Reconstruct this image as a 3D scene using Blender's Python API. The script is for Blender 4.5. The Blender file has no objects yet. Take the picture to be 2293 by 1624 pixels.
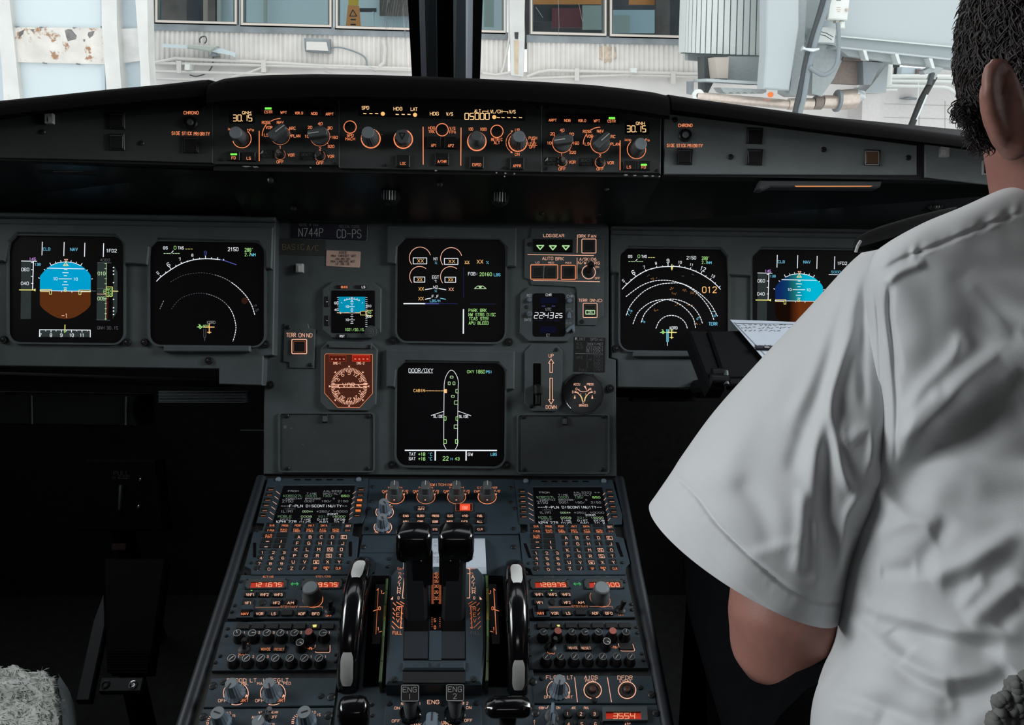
import bpy, math, random
from mathutils import Vector, Matrix, noise
rnd = random.Random(7)
sc = bpy.context.scene
COL = sc.collection
# ---------------------------------------------------------------- camera
W, H, F = 2293, 1624, 1660.0
PITCH = math.radians(20)
CAM = Vector((.056, 0, 1.15))
XC = Vector((35850, 498, F)).normalized()           # world axes seen in (right, down, forward)
YC = Vector((0, -math.sin(PITCH), math.cos(PITCH))); YC = (YC - XC * XC.dot(YC)).normalized()
ZC = XC.cross(YC)
cam_data = bpy.data.cameras.new('camera')
cam_data.sensor_width = 36; cam_data.lens = F / W * 36
cam_data.clip_start = .02; cam_data.clip_end = 300
cam = bpy.data.objects.new('camera', cam_data); COL.objects.link(cam)
_r = Vector((XC.x, YC.x, ZC.x)); _d = Vector((XC.y, YC.y, ZC.y)); _f = Vector((XC.z, YC.z, ZC.z))
cam.matrix_world = Matrix(((_r.x, -_d.x, -_f.x, CAM.x), (_r.y, -_d.y, -_f.y, CAM.y), (_r.z, -_d.z, -_f.z, CAM.z), (0, 0, 0, 1)))
sc.camera = cam
# ---------------------------------------------------------------- world, lights, exposure
wd = bpy.data.worlds.new('overcast_sky'); sc.world = wd; wd.use_nodes = True
bg = wd.node_tree.nodes['Background']
bg.inputs['Color'].default_value = (.98, .985, 1.0, 1)
bg.inputs['Strength'].default_value = 1.6
def area_light(name, loc, target, sx, sy, power, color, spread=180):
    ld = bpy.data.lights.new(name, 'AREA'); ld.shape = 'RECTANGLE'; ld.size = sx; ld.size_y = sy
    ld.energy = power; ld.color = color; ld.spread = math.radians(spread)  # narrowed beam, shaped to miss nearby panels
    o = bpy.data.objects.new(name, ld); COL.objects.link(o); o.location = loc
    o.rotation_euler = (Vector(target) - Vector(loc)).to_track_quat('-Z', 'Y').to_euler()
    return o
area_light('daylight_left_side_window', (-1.31, .50, 1.46), (.42, .26, .66),  .8, .5, 3.3, (.95, .98, 1), 70)
area_light('daylight_right_side_window', (1.31, .84, 1.45), (.2, 1.0, .85), .6, .5, 7, (.95, .98, 1), 100)
area_light('added_fill_light', (0, -.75, 1.79), (0, .9, .85), .5, .25, 1.05, (1, .97, .93))  # added fill light behind the camera, no real lamp
vs = sc.view_settings
vs.view_transform = 'Standard'; vs.look = 'None'; vs.exposure = 0; vs.gamma = 1; vs.use_curve_mapping = False
# ---------------------------------------------------------------- projection helpers
def ray(x, y):
    c = Vector(((x - W / 2) / F, (y - H / 2) / F, 1))
    return Vector((XC.dot(c), YC.dot(c), ZC.dot(c)))
def at(x, y, depth): return CAM + ray(x, y) * depth
def atY(x, y, Y): d = ray(x, y); return CAM + d * ((Y - CAM.y) / d.y)
class Plane:
    def __init__(s, p, u, n):
        s.p = Vector(p); s.n = Vector(n).normalized(); s.u = Vector(u); s.u = (s.u - s.n * s.n.dot(s.u)).normalized(); s.v = s.n.cross(s.u)
    def hit(s, x, y, z=0):
        d = ray(x, y); return CAM + d * ((s.p + s.n * z - CAM).dot(s.n) / d.dot(s.n))
    def off(s, z): return Plane(s.p + s.n * z, s.u, s.n)
# ---------------------------------------------------------------- materials
MATS = {}
def mk(name, col, rough=.5, metal=0, emit=None, es=1, noise_amt=0, nscale=40, bump=0, bscale=200, coat=0, spec=None, sheen=0, dark=None, dscale=8, dth=.6):
    if name in MATS: return MATS[name]
    m = bpy.data.materials.new(name); m.use_nodes = True; nt = m.node_tree; b = nt.nodes['Principled BSDF']
    b.inputs['Base Color'].default_value = (*col, 1); b.inputs['Roughness'].default_value = rough; b.inputs['Metallic'].default_value = metal
    if coat: b.inputs['Coat Weight'].default_value = coat; b.inputs['Coat Roughness'].default_value = .08
    if spec is not None: b.inputs['Specular IOR Level'].default_value = spec
    if sheen: b.inputs['Sheen Weight'].default_value = sheen
    if emit: b.inputs['Emission Color'].default_value = (*emit, 1); b.inputs['Emission Strength'].default_value = es
    tc = None
    if noise_amt or bump or dark:
        tc = nt.nodes.new('ShaderNodeTexCoord')
    if noise_amt:
        n = nt.nodes.new('ShaderNodeTexNoise'); n.inputs['Scale'].default_value = nscale; n.inputs['Detail'].default_value = 5
        nt.links.new(tc.outputs['Object'], n.inputs['Vector'])
        r = nt.nodes.new('ShaderNodeValToRGB'); e = r.color_ramp.elements
        e[0].position = .3; e[1].position = .7
        e[0].color = (*[c * (1 - noise_amt) for c in col], 1); e[1].color = (*[min(1, c * (1 + noise_amt)) for c in col], 1)
        nt.links.new(n.outputs['Fac'], r.inputs['Fac']); out = r.outputs['Color']
        if dark:
            n2 = nt.nodes.new('ShaderNodeTexNoise'); n2.inputs['Scale'].default_value = dscale; n2.inputs['Detail'].default_value = 8; n2.inputs['Roughness'].default_value = .7
            nt.links.new(tc.outputs['Object'], n2.inputs['Vector'])
            r2 = nt.nodes.new('ShaderNodeValToRGB'); e = r2.color_ramp.elements
            e[0].position = dth; e[0].color = (0, 0, 0, 1); e[1].position = dth + .06; e[1].color = (1, 1, 1, 1)
            nt.links.new(n2.outputs['Fac'], r2.inputs['Fac'])
            mx = nt.nodes.new('ShaderNodeMix'); mx.data_type = 'RGBA'
            nt.links.new(r2.outputs['Color'], mx.inputs[0]); nt.links.new(out, mx.inputs[6]); mx.inputs[7].default_value = (*dark, 1); out = mx.outputs[2]
        nt.links.new(out, b.inputs['Base Color'])
    if bump:
        n = nt.nodes.new('ShaderNodeTexNoise'); n.inputs['Scale'].default_value = bscale; n.inputs['Detail'].default_value = 4
        nt.links.new(tc.outputs['Object'], n.inputs['Vector'])
        bp = nt.nodes.new('ShaderNodeBump'); bp.inputs['Strength'].default_value = bump; bp.inputs['Distance'].default_value = .002
        nt.links.new(n.outputs['Fac'], bp.inputs['Height']); nt.links.new(bp.outputs['Normal'], b.inputs['Normal'])
    MATS[name] = m; return m
def em(name, col, s=1.0): return mk(name, (0, 0, 0), .8, emit=col, es=s, spec=0)
mk('panel', (.082, .100, .104), .55, noise_amt=.12, nscale=25, bump=.08, bscale=900)
mk('pedestal', (.025, .042, .055), .5, noise_amt=.12, nscale=25, bump=.08, bscale=900)
mk('glare', (.045, .050, .050), .6, noise_amt=.1, nscale=20)
mk('glare_lit', (.19, .215, .22), .6, noise_amt=.08, nscale=20)  # lighter copy of glare for the right panels, their brighter light painted in
mk('black', (.007, .007, .008), .5, noise_amt=.15)
mk('matte', (.0045, .004, .0045), .95, spec=.05)
mk('lid', (.055, .064, .066), .6, noise_amt=.12, nscale=25)
mk('fascia', (.008, .009, .010), .28, noise_amt=.1, spec=.35)
mk('gloss', (.004, .004, .005), .16, coat=.6)
mk('screen', (.003, .003, .004), .35, spec=.12, emit=(.0012, .0011, .0012), es=1)  # faint emission put in to lift the blacks of the glass
mk('key', (.010, .010, .011), .45)
mk('knob', (.10, .11, .115), .5)
mk('knobtop', (.20, .23, .25), .5, noise_amt=.1)
mk('bluknob', (.17, .22, .27), .5, noise_amt=.1)
mk('edge', (.10, .12, .125), .4)
mk('screw', (.09, .095, .10), .35, metal=.8)
mk('screwdark', (.025, .027, .028), .4, metal=.3)
mk('chrome', (.55, .55, .55), .22, metal=1)
mk('white', (.72, .74, .72), .5)
mk('offwhite', (.55, .55, .53), .6, noise_amt=.06)
mk('paper', (.52, .58, .66), .8, noise_amt=.04)
mk('ink', (.02, .02, .03), .8)
mk('chip', (.5, .5, .48), .6)
mk('greymark', (.36, .38, .39), .6)
mk('dimprint', (.14, .15, .155), .6)
mk('lever', (.011, .012, .014), .5)
mk('redcap', (.42, .12, .09), .5)
mk('blue_placard', (.012, .014, .032), .35)
mk('pink_placard', (.78, .53, .43), .5, noise_amt=.08)
mk('terralens', (.045, .028, .02), .4, emit=(.05,.026,.013), es=.3)
mk('brownback', (.035, .008, .003), .6, emit=(.10, .016, .004), es=.4)
mk('redlamp', (.05, .01, .005), .5, emit=(1, .08, .03), es=.9)
mk('dimred', (.05, .01, .005), .5, emit=(.18, .02, .008), es=.8)
mk('ledred', (.05, .01, .005), .4, emit=(.55, .028, .012), es=.75)
em('OR', (1, .30, .13), 1.0); em('ORD', (.55, .14, .055), .8); em('LCD', (1, .62, .28), 1.15); em('WH', (.85, .9, .95), 1.0); em('PK', (1, .52, .36), .95)
em('GR', (.45, .9, .28), .9); em('GRN', (.22, 1, .10), 1.0); em('CY', (.20, .70, .95), .9); em('AM', (1, .55, .18), 1.0); em('MG', (.75, .35, 1), .9)
em('YE', (.95, .85, .25), .9); em('SKY', (0, .335, .60), 1.0); em('EARTH', (.095, .026, .007), 1.0); em('TAPE', (.024, .034, .032), 1.0); em('DIM', (.12, .13, .14), .8)
em('BL', (.10, .12, .45), .8); em('LGR', (.62, .95, .50), .8); em('LEDTXT', (1, .55, .30), 1.0); em('TERRO', (.45, .20, .06), .8); em('DGR', (.06, .45, .12), .8)
em('MCG', (.20, .38, .22), .7); em('MCW', (.42, .45, .46), .7); em('ORS', (1, .34, .16), .62)
# ---------------------------------------------------------------- stroke font (4 x 6 grid)
G = dict(zip('ABCDEFGHIJKLMNOPQRSTUVWXYZ', (
 '002640 1232', '00063645443303 3342413000', '4536160501103041', '00062645412000', '46060040 0333', '460600 0333', '45361605011030414323', '0006 4046 0343', '2026', '4641301001',
 '0006 4603 0340', '060040', '0006234640', '00064046', '100105163645413010', '00063645443303', '100105163645413010 2240', '00063645443303 2340', '453616050413334241301001', '0646 2620',
 '060110304146', '062046', '0610243046', '0046 0640', '062346 2320', '06460040')))
G.update({'0': '100105163645413010', '1': '152620', '2': '05163645440040', '3': '05163645443313 334241301001', '4': '30360242', '5': '460603334241301001', '6': '453616050110304142331302', '7': '064610',
 '8': '13040516364544331302011030414233', '9': '011030414536160504133344', '/': '0046', '-': '0343', '+': '0343 2125', '.': '2021', ':': '2122 2425', '#': '1016 3036 0242 0444', "'": '2526', '(': '36252130', ')': '16252110',
 '&': '42201001042526160541', '*': '0343 1135 1531', '%': '0046 0605151605 3031414030', '^': '15263534251 5', '_': '0040', '=': '0242 0444', ' ': '', 'i': '2023 2526', 'n': '0004 03143443 40', 'g': '4404034043 4430', 'h': '0006 03143443 40', 'a': '04344340 4210011042',
 '<': '430343 1402 12', '>': '0343 3443 32', 'o': '100103143443413010', '"': '1516 3536', ',': '2110'})
G['^'] = '1526353415'; G['n'] = '0004 0314344340'; G['h'] = '0006 0314344340'; G['a'] = '04344340 4210010212'; G['g'] = '4434140301103041 44403020'; G['<'] = '430325 0321'; G['>'] = '034325 4321'
def glyph(ch):
    out = []
    for s in G.get(ch, '').split():
        out.append([(int(s[i]), int(s[i + 1])) for i in range(0, len(s) - 1, 2)])
    return out
S7 = {'0': 'abcdef', '1': 'bc', '2': 'abged', '3': 'abgcd', '4': 'fgbc', '5': 'afgcd', '6': 'afgedc', '7': 'abc', '8': 'abcdefg', '9': 'abcdfg', '-': 'g', ' ': ''}
SEG = {'a': ((0, 2), (1, 2)), 'b': ((1, 2), (1, 1)), 'c': ((1, 1), (1, 0)), 'd': ((0, 0), (1, 0)), 'e': ((0, 0), (0, 1)), 'f': ((0, 1), (0, 2)), 'g': ((0, 1), (1, 1))}
# ---------------------------------------------------------------- mesh builder
class MB:
    def __init__(s): s.v = []; s.f = []
    def add(s, vs, fs):
        b = len(s.v); s.v += [tuple(p) for p in vs]; s.f += [tuple(b + i for i in f) for f in fs]; return s
    def prism(s, pts, z0, z1, bev=0, hole=False):
        p = [(q[0], q[1]) for q in pts]; n = len(p)
        A = sum(p[i][0] * p[(i + 1) % n][1] - p[(i + 1) % n][0] * p[i][1] for i in range(n))
        if A < 0: p.reverse()
        def ins(d):
            o = []
            for i in range(n):
                a = Vector(p[i - 1]); b = Vector(p[i]); c = Vector(p[(i + 1) % n])
                e1 = (b - a); e2 = (c - b)
                if e1.length < 1e-9 or e2.length < 1e-9: o.append(tuple(b)); continue
                n1 = Vector((-e1.y, e1.x)).normalized(); n2 = Vector((-e2.y, e2.x)).normalized()
                m = n1 + n2; k = max(.5, m.length_squared / 2); o.append(tuple(b + m / (k if k else 1) * d))
            return o
        if bev:
            q = ins(bev)
            vs = [(x, y, z0) for x, y in p] + [(x, y, z1 - bev) for x, y in p] + [(x, y, z1) for x, y in q]
            fs = [tuple(range(n - 1, -1, -1)), tuple(range(2 * n, 3 * n))]
            for k in (0, n):
                fs += [(k + i, k + (i + 1) % n, k + n + (i + 1) % n, k + n + i) for i in range(n)]
        else:
            vs = [(x, y, z0) for x, y in p] + [(x, y, z1) for x, y in p]
            fs = [tuple(range(n - 1, -1, -1)), tuple(range(n, 2 * n))] + [(i, (i + 1) % n, n + (i + 1) % n, n + i) for i in range(n)]
        return s.add(vs, fs)
    def frame(s, outer, inner, z0, z1):
        n = len(outer)
        vs = [(*p[:2], z1) for p in outer] + [(*p[:2], z1) for p in inner] + [(*p[:2], z0) for p in outer] + [(*p[:2], z0) for p in inner]
        fs = []
        for i in range(n):
            j = (i + 1) % n
            fs += [(i, j, n + j, n + i), (2 * n + j, 2 * n + i, i, j)[::-1] if 0 else (i, 2 * n + i, 2 * n + j, j), (n + i, n + j, 3 * n + j, 3 * n + i)]
        return s.add(vs, fs)
    def box(s, cx, cy, w, h, z0, z1, bev=0):
        return s.prism([(cx - w / 2, cy - h / 2), (cx + w / 2, cy - h / 2), (cx + w / 2, cy + h / 2), (cx - w / 2, cy + h / 2)], z0, z1, bev)
    def rbox(s, cx, cy, w, h, r, z0, z1, bev=0, n=3):
        return s.prism(rr(cx - w / 2, cy - h / 2, cx + w / 2, cy + h / 2, r, n), z0, z1, bev)
    def lathe(s, prof, c=(0, 0, 0), n=20, flute=0, nf=0, ax=None):
        vs = []
        for r, z in prof:
            for i in range(n):
                a = 2 * math.pi * i / n; q = r * (1 - (flute if (flute and (i * nf * 2 // n) % 2) else 0))
                vs.append((c[0] + q * math.cos(a), c[1] + q * math.sin(a), c[2] + z))
        m = len(prof); fs = [(k * n + i, k * n + (i + 1) % n, (k + 1) * n + (i + 1) % n, (k + 1) * n + i) for k in range(m - 1) for i in range(n)]
        fs += [tuple(range(n - 1, -1, -1)), tuple(range((m - 1) * n, m * n))]
        if ax: vs = [ax @ Vector(p) for p in vs]
        return s.add(vs, fs)
    def tube(s, pts, r, n=8, rs=None, caps=True):
        pts = [Vector(p) for p in pts]; m = len(pts); vs = []; up = None
        for k in range(m):
            t = (pts[min(k + 1, m - 1)] - pts[max(k - 1, 0)]).normalized()
            if up is None: up = t.orthogonal().normalized()
            up = (up - t * t.dot(up)).normalized(); w = t.cross(up); q = rs[k] if rs else r
            vs += [pts[k] + (up * math.cos(2 * math.pi * i / n) + w * math.sin(2 * math.pi * i / n)) * q for i in range(n)]
        fs = [(k * n + i, k * n + (i + 1) % n, (k + 1) * n + (i + 1) % n, (k + 1) * n + i) for k in range(m - 1) for i in range(n)]
        if caps: fs += [tuple(range(n - 1, -1, -1)), tuple(range((m - 1) * n, m * n))]
        return s.add(vs, fs)
    def loft(s, loops, closed=True, caps=True):
        n = len(loops[0]); vs = [p for l in loops for p in l]; fs = []
        for k in range(len(loops) - 1):
            for i in range(n if closed else n - 1):
                j = (i + 1) % n; fs.append((k * n + i, k * n + j, (k + 1) * n + j, (k + 1) * n + i))
        if caps and closed: fs += [tuple(range(n - 1, -1, -1)), tuple(range((len(loops) - 1) * n, len(loops) * n))]
        return s.add(vs, fs)
    def stroke(s, pts, w, z=0, closed=False):
        P = [Vector((p[0], p[1])) for p in pts]
        if closed: P.append(P[0])
        for a, b in zip(P, P[1:]):
            d = b - a
            if d.length < 1e-9: d = Vector((1e-6, 0))
            d.normalize(); m = Vector((-d.y, d.x)) * w / 2; e = d * w * .3
            q = [a - e - m, b + e - m, b + e + m, a - e + m]
            s.add([(x.x, x.y, z) for x in q], [(0, 1, 2, 3)])
        return s
    def hexa(s, P):  # 8 points: bottom loop 4, top loop 4
        return s.add(P, [(3, 2, 1, 0), (4, 5, 6, 7), (0, 1, 5, 4), (1, 2, 6, 5), (2, 3, 7, 6), (3, 0, 4, 7)])
    def mesh(s, name, smooth=None):
        me = bpy.data.meshes.new(name); me.from_pydata(s.v, [], s.f); me.validate(); me.update()
        if smooth is not None:
            me.polygons.foreach_set('use_smooth', [True] * len(me.polygons)); me.set_sharp_from_angle(angle=math.radians(smooth))
        return me
def rr(x0, y0, x1, y1, r, n=3):
    if x0 > x1: x0, x1 = x1, x0
    if y0 > y1: y0, y1 = y1, y0
    if r <= 0: return [(x0, y0), (x1, y0), (x1, y1), (x0, y1)]
    o = []
    for cx, cy, a in ((x1 - r, y0 + r, -90), (x1 - r, y1 - r, 0), (x0 + r, y1 - r, 90), (x0 + r, y0 + r, 180)):
        for i in range(n + 1):
            t = math.radians(a + 90 * i / n); o.append((cx + r * math.cos(t), cy + r * math.sin(t)))
    return o
def link(name, data, parent=None, mat=None, loc=None, mw=None, rz=None, fix=False):
    o = bpy.data.objects.new(name, data); COL.objects.link(o)
    if parent is not None: o.parent = parent
    if mw is not None: o.matrix_world = mw
    if loc is not None: o.location = loc
    if rz is not None: o.rotation_euler = (0, 0, rz)
    if mat is not None and data is not None and hasattr(data, 'materials') and not data.materials: data.materials.append(MATS[mat] if isinstance(mat, str) else mat)
    return o
def tag(o, label=None, cat=None, group=None, kind=None):
    if label: o['label'] = label
    if cat: o['category'] = cat
    if group: o['group'] = group
    if kind: o['kind'] = kind
    return o
def world_mesh(name, mb, mat, label=None, cat=None, group=None, kind=None, smooth=None, parent=None):
    """a one-mesh thing given in world coordinates: origin moved to its base centre"""
    xs = [p[0] for p in mb.v]; ys = [p[1] for p in mb.v]; zs = [p[2] for p in mb.v]
    c = Vector(((min(xs) + max(xs)) / 2, (min(ys) + max(ys)) / 2, min(zs)))
    if parent is not None: c = Vector((0, 0, 0)); pm = parent.matrix_world.inverted(); mb.v = [tuple(pm @ Vector(p)) for p in mb.v]
    else: mb.v = [(p[0] - c.x, p[1] - c.y, p[2] - c.z) for p in mb.v]
    o = link(name, mb.mesh(name, smooth), parent, mat)
    if parent is None: o.location = c; o.matrix_world = Matrix.Translation(c)
    return tag(o, label, cat, group, kind)
def world_root(name, loc, label, cat, group=None, kind=None):
    o = link(name, None); o.location = loc; o.matrix_world = Matrix.Translation(Vector(loc)); o.empty_display_size = .05
    return tag(o, label, cat, group, kind)
# ---------------------------------------------------------------- a thing mounted on a plane
class Thing:
    def __init__(s, name, label, cat, plane, cx, cy, group=None, kind=None, view=(0, 0, 1), z=0, dx=0):
        s.pl = plane; o = plane.hit(cx, cy, z); s.z = z
        s.M = Matrix(((plane.u.x, plane.v.x, plane.n.x, o.x), (plane.u.y, plane.v.y, plane.n.y, o.y), (plane.u.z, plane.v.z, plane.n.z, o.z), (0, 0, 0, 1)))
        s.root = link(name, None); s.root.matrix_world = s.M; s.root.empty_display_size = .03
        tag(s.root, label, cat, group, kind); s.inv = s.M.inverted()
        if dx: s.root.matrix_world = Matrix.Translation(plane.u * dx) @ s.M
        s.dx = dx; s.vw = view; s.ink = {}; s.lift = .0004
        s.cache = {}
    def L(s, x, y, z=0):
        p = s.inv @ s.pl.hit(s.vw[0] + x / s.vw[2], s.vw[1] + y / s.vw[2], z + s.z); return p
    def sc_(s, x, y, z=0): return (s.L(x + .5, y, z) - s.L(x - .5, y, z)).length
    def scv(s, x, y, z=0): return (s.L(x, y + .5, z) - s.L(x, y - .5, z)).length
    def pts(s, P, z=0): return [s.L(x, y, z) for x, y in P]
    def rr(s, x0, y0, x1, y1, r=0, z=0, n=3): return s.pts(rr(x0, y0, x1, y1, r, n), z)
    def part(s, name, mb, mat, parent=None, smooth=None, loc=None, rz=None, label=None):
        o = link(name, mb.mesh(name, smooth) if isinstance(mb, MB) else mb, parent or s.root, mat, loc, rz=rz)
        if label: o['label'] = label
        return o
    def plate(s, P, z0=-.01, z1=0, mat='panel', name='face_plate', bev=.0008, parent=None):
        return s.part(name, MB().prism(s.pts(P, z1), z0, z1, bev), mat, parent)
    # flat print, collected per colour
    def _ink(s, c): return s.ink.setdefault(c, MB())
    def t(s, txt, x, y, h=30, c='OR', w=None, al='c', z=0, wt=.15, sl=0, rot=0):
        n = len(txt); gw = .62 * h; adv = .9 * h * .97
        tot = gw + (n - 1) * adv
        k = 1 if w is None else w / tot
        x0 = x - tot * k / 2 if al == 'c' else (x if al == 'l' else x - tot * k)
        m = s._ink(c); zz = z + s.lift; lw = h * wt * .84 * (s.sc_(x, y, z) * .5 + s.scv(x, y, z) * .5)
        ca, sa = math.cos(rot), math.sin(rot)
        for i, ch in enumerate(txt):
            for pl in glyph(ch):
                P = []
                for gx, gy in pl:
                    px = x0 + (i * adv + gx / 4 * gw) * k; py = y + h / 2 - gy / 6 * h; px += sl * (gy / 6 - .5) * h
                    if rot: dx, dy = px - x, py - y; px, py = x + dx * ca - dy * sa, y + dx * sa + dy * ca
                    P.append(s.L(px, py, zz))
                m.stroke(P, lw, zz)
    def seg(s, txt, x, y, w, h, c='LCD', z=0, wt=.13, sl=.08, gap=.38):
        """seven-segment digits centred on x, y"""
        n = sum(1 for ch in txt if ch != '.') + .3 * txt.count('.'); cw = w / (n + (n - 1) * gap); m = s._ink(c); zz = z + s.lift; i = 0; lw = h * wt * s.scv(x, y, z)
        for ch in txt:
            if ch == '.':
                px = x - w / 2 + (i * (1 + gap) - gap * .5 + .15) * cw; m.stroke([s.L(px, y + h / 2, zz), s.L(px, y + h / 2 - h * .04, zz)], lw, zz); i += .3 / (1 + gap); continue
            for g in S7[ch]:
                (ax, ay), (bx, by) = SEG[g]
                f = lambda gx, gy: s.L(x - w / 2 + (i * (1 + gap) + gx) * cw + sl * (gy - 1) * h / 2, y + h / 2 - gy * h / 2, zz)
                a, b = f(ax, ay), f(bx, by); d = (b - a); a = a + d * .1; b = b - d * .1
                m.stroke([a, b], lw, zz)
            i += 1
    def ln(s, P, w=4, c='OR', z=0, closed=False):
        x, y = P[0]; s._ink(c).stroke(s.pts(P, z + s.lift), w * (s.sc_(x, y) + s.scv(x, y)) / 2, z + s.lift, closed)
    def dash(s, P, w=4, c='WH', on=10, off=8, z=0):
        acc = 0; draw = True; cur = [P[0]]; lim = on
        for a, b in zip(P, P[1:]):
            d = math.dist(a, b); p = 0
            while p < d:
                st = min(lim - acc, d - p); p += st; acc += st; q = (a[0] + (b[0] - a[0]) * p / d, a[1] + (b[1] - a[1]) * p / d)
                cur.append(q)
                if acc >= lim - 1e-6:
                    if draw: s.ln(cur, w, c, z)
                    draw = not draw; acc = 0; lim = on if draw else off; cur = [q]
        if draw and len(cur) > 1: s.ln(cur, w, c, z)
    def arc(s, cx, cy, r, a0, a1, w=4, c='OR', z=0, n=None, true=True, ry=None):
        """angles clockwise from up, degrees; a circle on the panel"""
        n = n or max(6, int(abs(a1 - a0) / 9)); k = s.scv(cx, cy, z) / s.sc_(cx, cy, z); k = 1 / k if true else 1
        if ry: k = ry / r
        P = [(cx + r * math.sin(math.radians(a0 + (a1 - a0) * i / n)), cy - r * k * math.cos(math.radians(a0 + (a1 - a0) * i / n))) for i in range(n + 1)]
        if w: s.ln(P, w, c, z)
        return P
    def fill(s, P, c='OR', z=0, dz=0):
        q = [(p.x, p.y, z + s.lift * .6 + dz) for p in s.pts(P, z)]
        a = sum(q[i][0] * q[(i + 1) % len(q)][1] - q[(i + 1) % len(q)][0] * q[i][1] for i in range(len(q)))
        if a < 0: q.reverse()
        s._ink(c).add(q, [tuple(range(len(q)))])
    def done(s, name='lettering', parent=None):
        for c, m in s.ink.items(): s.part(name, m, c, parent)['kind'] = 'stuff'
        s.ink = {}; return s
    # hardware
    def screw(s, x, y, r=14, mat='screwdark', ang=.6, z=0):
        p = s.L(x, y, z); R = r * s.sc_(x, y, z); key = ('screw', round(R, 4))
        if key not in s.cache:
            m = MB().lathe([(R, -.003), (R, .0006), (R * .8, .0014), (R * .35, .0017)], n=12)
            s.cache[key] = m.mesh('screw', 35); s.cache[key].materials.append(MATS[mat])
            s.cache[key + (1,)] = MB().box(0, 0, R * 1.5, R * .3, .0015, .0021).mesh('slot'); s.cache[key + (1,)].materials.append(MATS['black'])
        o = link('screw', s.cache[key], s.root, None, (p.x, p.y, z), rz=ang)
        link('slot', s.cache[key + (1,)], o)
        return o
    def key(s, x, y, w, h, name='button', txt=None, hh=None, c='OR', d=.003, mat='key', r=0, tw=None, dy=0, wt=.15, bev=.0006, ink=True):
        """push button centred at x, y (view px), with its legend drawn on top"""
        p = s.L(x, y); k = s.sc_(x, y); kv = s.scv(x, y); kk = (name, round(w * k, 3), round(h * kv, 3), round(d, 4), mat, r)
        if kk not in s.cache:
            me = MB().prism(rr(-w * k / 2, -h * kv / 2, w * k / 2, h * kv / 2, r * k), -.002, d, bev).mesh(name); me.materials.append(MATS[mat]); s.cache[kk] = me
        o = link(name, s.cache[kk], s.root, None, (p.x, p.y, 0))
        if txt:
            L = txt.split('|'); hh = hh or h * .4
            for i, q in enumerate(L): s.t(q, x, y + dy + (i - (len(L) - 1) / 2) * hh * 1.25, hh, c, z=d, w=tw if tw else None, wt=wt)
        return o
    def knob(s, x, y, prof, mat='knob', name='knob', n=24, flute=0, nf=0, ang=0, bar=None, line=None, top=None, linemat='white'):
        """lathe knob (profile r, z in metres); bar=(len, wid, z0, z1) grip; line=(r0, r1, z) pointer at ang deg cw from up"""
        p = s.L(x, y); o = s.part(name, MB().lathe(prof, n=n, flute=flute, nf=nf), mat, smooth=35, loc=(p.x, p.y, 0), rz=-math.radians(ang))
        if bar: s.part('grip', MB().rbox(0, bar[4] if len(bar) > 4 else 0, bar[1], bar[0], bar[1] * .3, bar[2], bar[3], .001), mat, o)
        if top: s.part('cap', MB().lathe(top, n=n), 'knobtop', o, smooth=30)
        if line: s.part('pointer', MB().box(0, (line[0] + line[1]) / 2, line[3] if len(line) > 3 else .0012, abs(line[1] - line[0]), line[2] - .0005, line[2] + .0004), linemat, o)
        return o
    def toggle(s, x, y, tip, r=.0045, h=.022, mat='chrome', name='toggle_switch'):
        """bat toggle: nut at x, y, lever leaning so that its tip shows at pixel tip"""
        p = s.L(x, y); q = s.L(tip[0], tip[1], h); o = s.part(name, MB().lathe([(r * 1.5, 0), (r * 1.5, .002), (r * 1.1, .003), (r * .9, .0035)], n=14), 'black', smooth=30, loc=(p.x, p.y, 0))
        d = Vector((q.x - p.x, q.y - p.y, h)); s.part('bat', MB().tube([(0, 0, .001), d * .5, d * .85, d], 0, 10, rs=[r * .45, r * .6, r * .85, r * .6]), mat, o, smooth=40)
        return o
# ---------------------------------------------------------------- cockpit planes
def tilt(p, deg, yaw=0):
    a = math.radians(deg); b = math.radians(yaw); n = Vector((0, -math.cos(a), math.sin(a))); u = Vector((1, 0, 0))
    m = Matrix.Rotation(b, 3, 'Z'); return Plane(p, m @ u, m @ n)
MAIN = tilt(at(986, 800, 1.12), 20)
LEFT = MAIN.off(.022)
RIGHT = MAIN.off(-.006)
FCUP = tilt(at(986, 300, .985), 20)
PED = tilt(MAIN.hit(986, 1070, .004), 90 - 17.6)
GL = tilt(FCUP.hit(482, 300), 20, 7)
GR_ = tilt(FCUP.hit(1484, 320), 20, -7)
# ================================================================ cockpit shell (the setting)
mk('floor', (.02, .02, .022), .9, noise_amt=.3, nscale=60)
mk('lining', (.05, .055, .06), .8, noise_amt=.1)
mk('post_grey', (.34, .37, .42), .5); mk('post_slate', (.085, .105, .12), .5)
def wbox(x0, x1, y0, y1, z0, z1): return MB().hexa([(x0, y0, z0), (x1, y0, z0), (x1, y1, z0), (x0, y1, z0), (x0, y0, z1), (x1, y0, z1), (x1, y1, z1), (x0, y1, z1)])
world_mesh('floor', wbox(-1.35, 1.35, -1.3, 1.9, -.05, 0), 'floor', 'dark cockpit floor under the pedestal and seats', kind='structure')
world_mesh('ceiling', wbox(-1.35, 1.35, -1.3, 1.06, 1.82, 1.92), 'lining', 'grey cockpit ceiling above the windshield', kind='structure')
world_mesh('wall_rear', wbox(-1.35, 1.35, -1.36, -1.3, 0, 1.92), 'lining', 'grey rear cockpit wall behind the seats', kind='structure')
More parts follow.
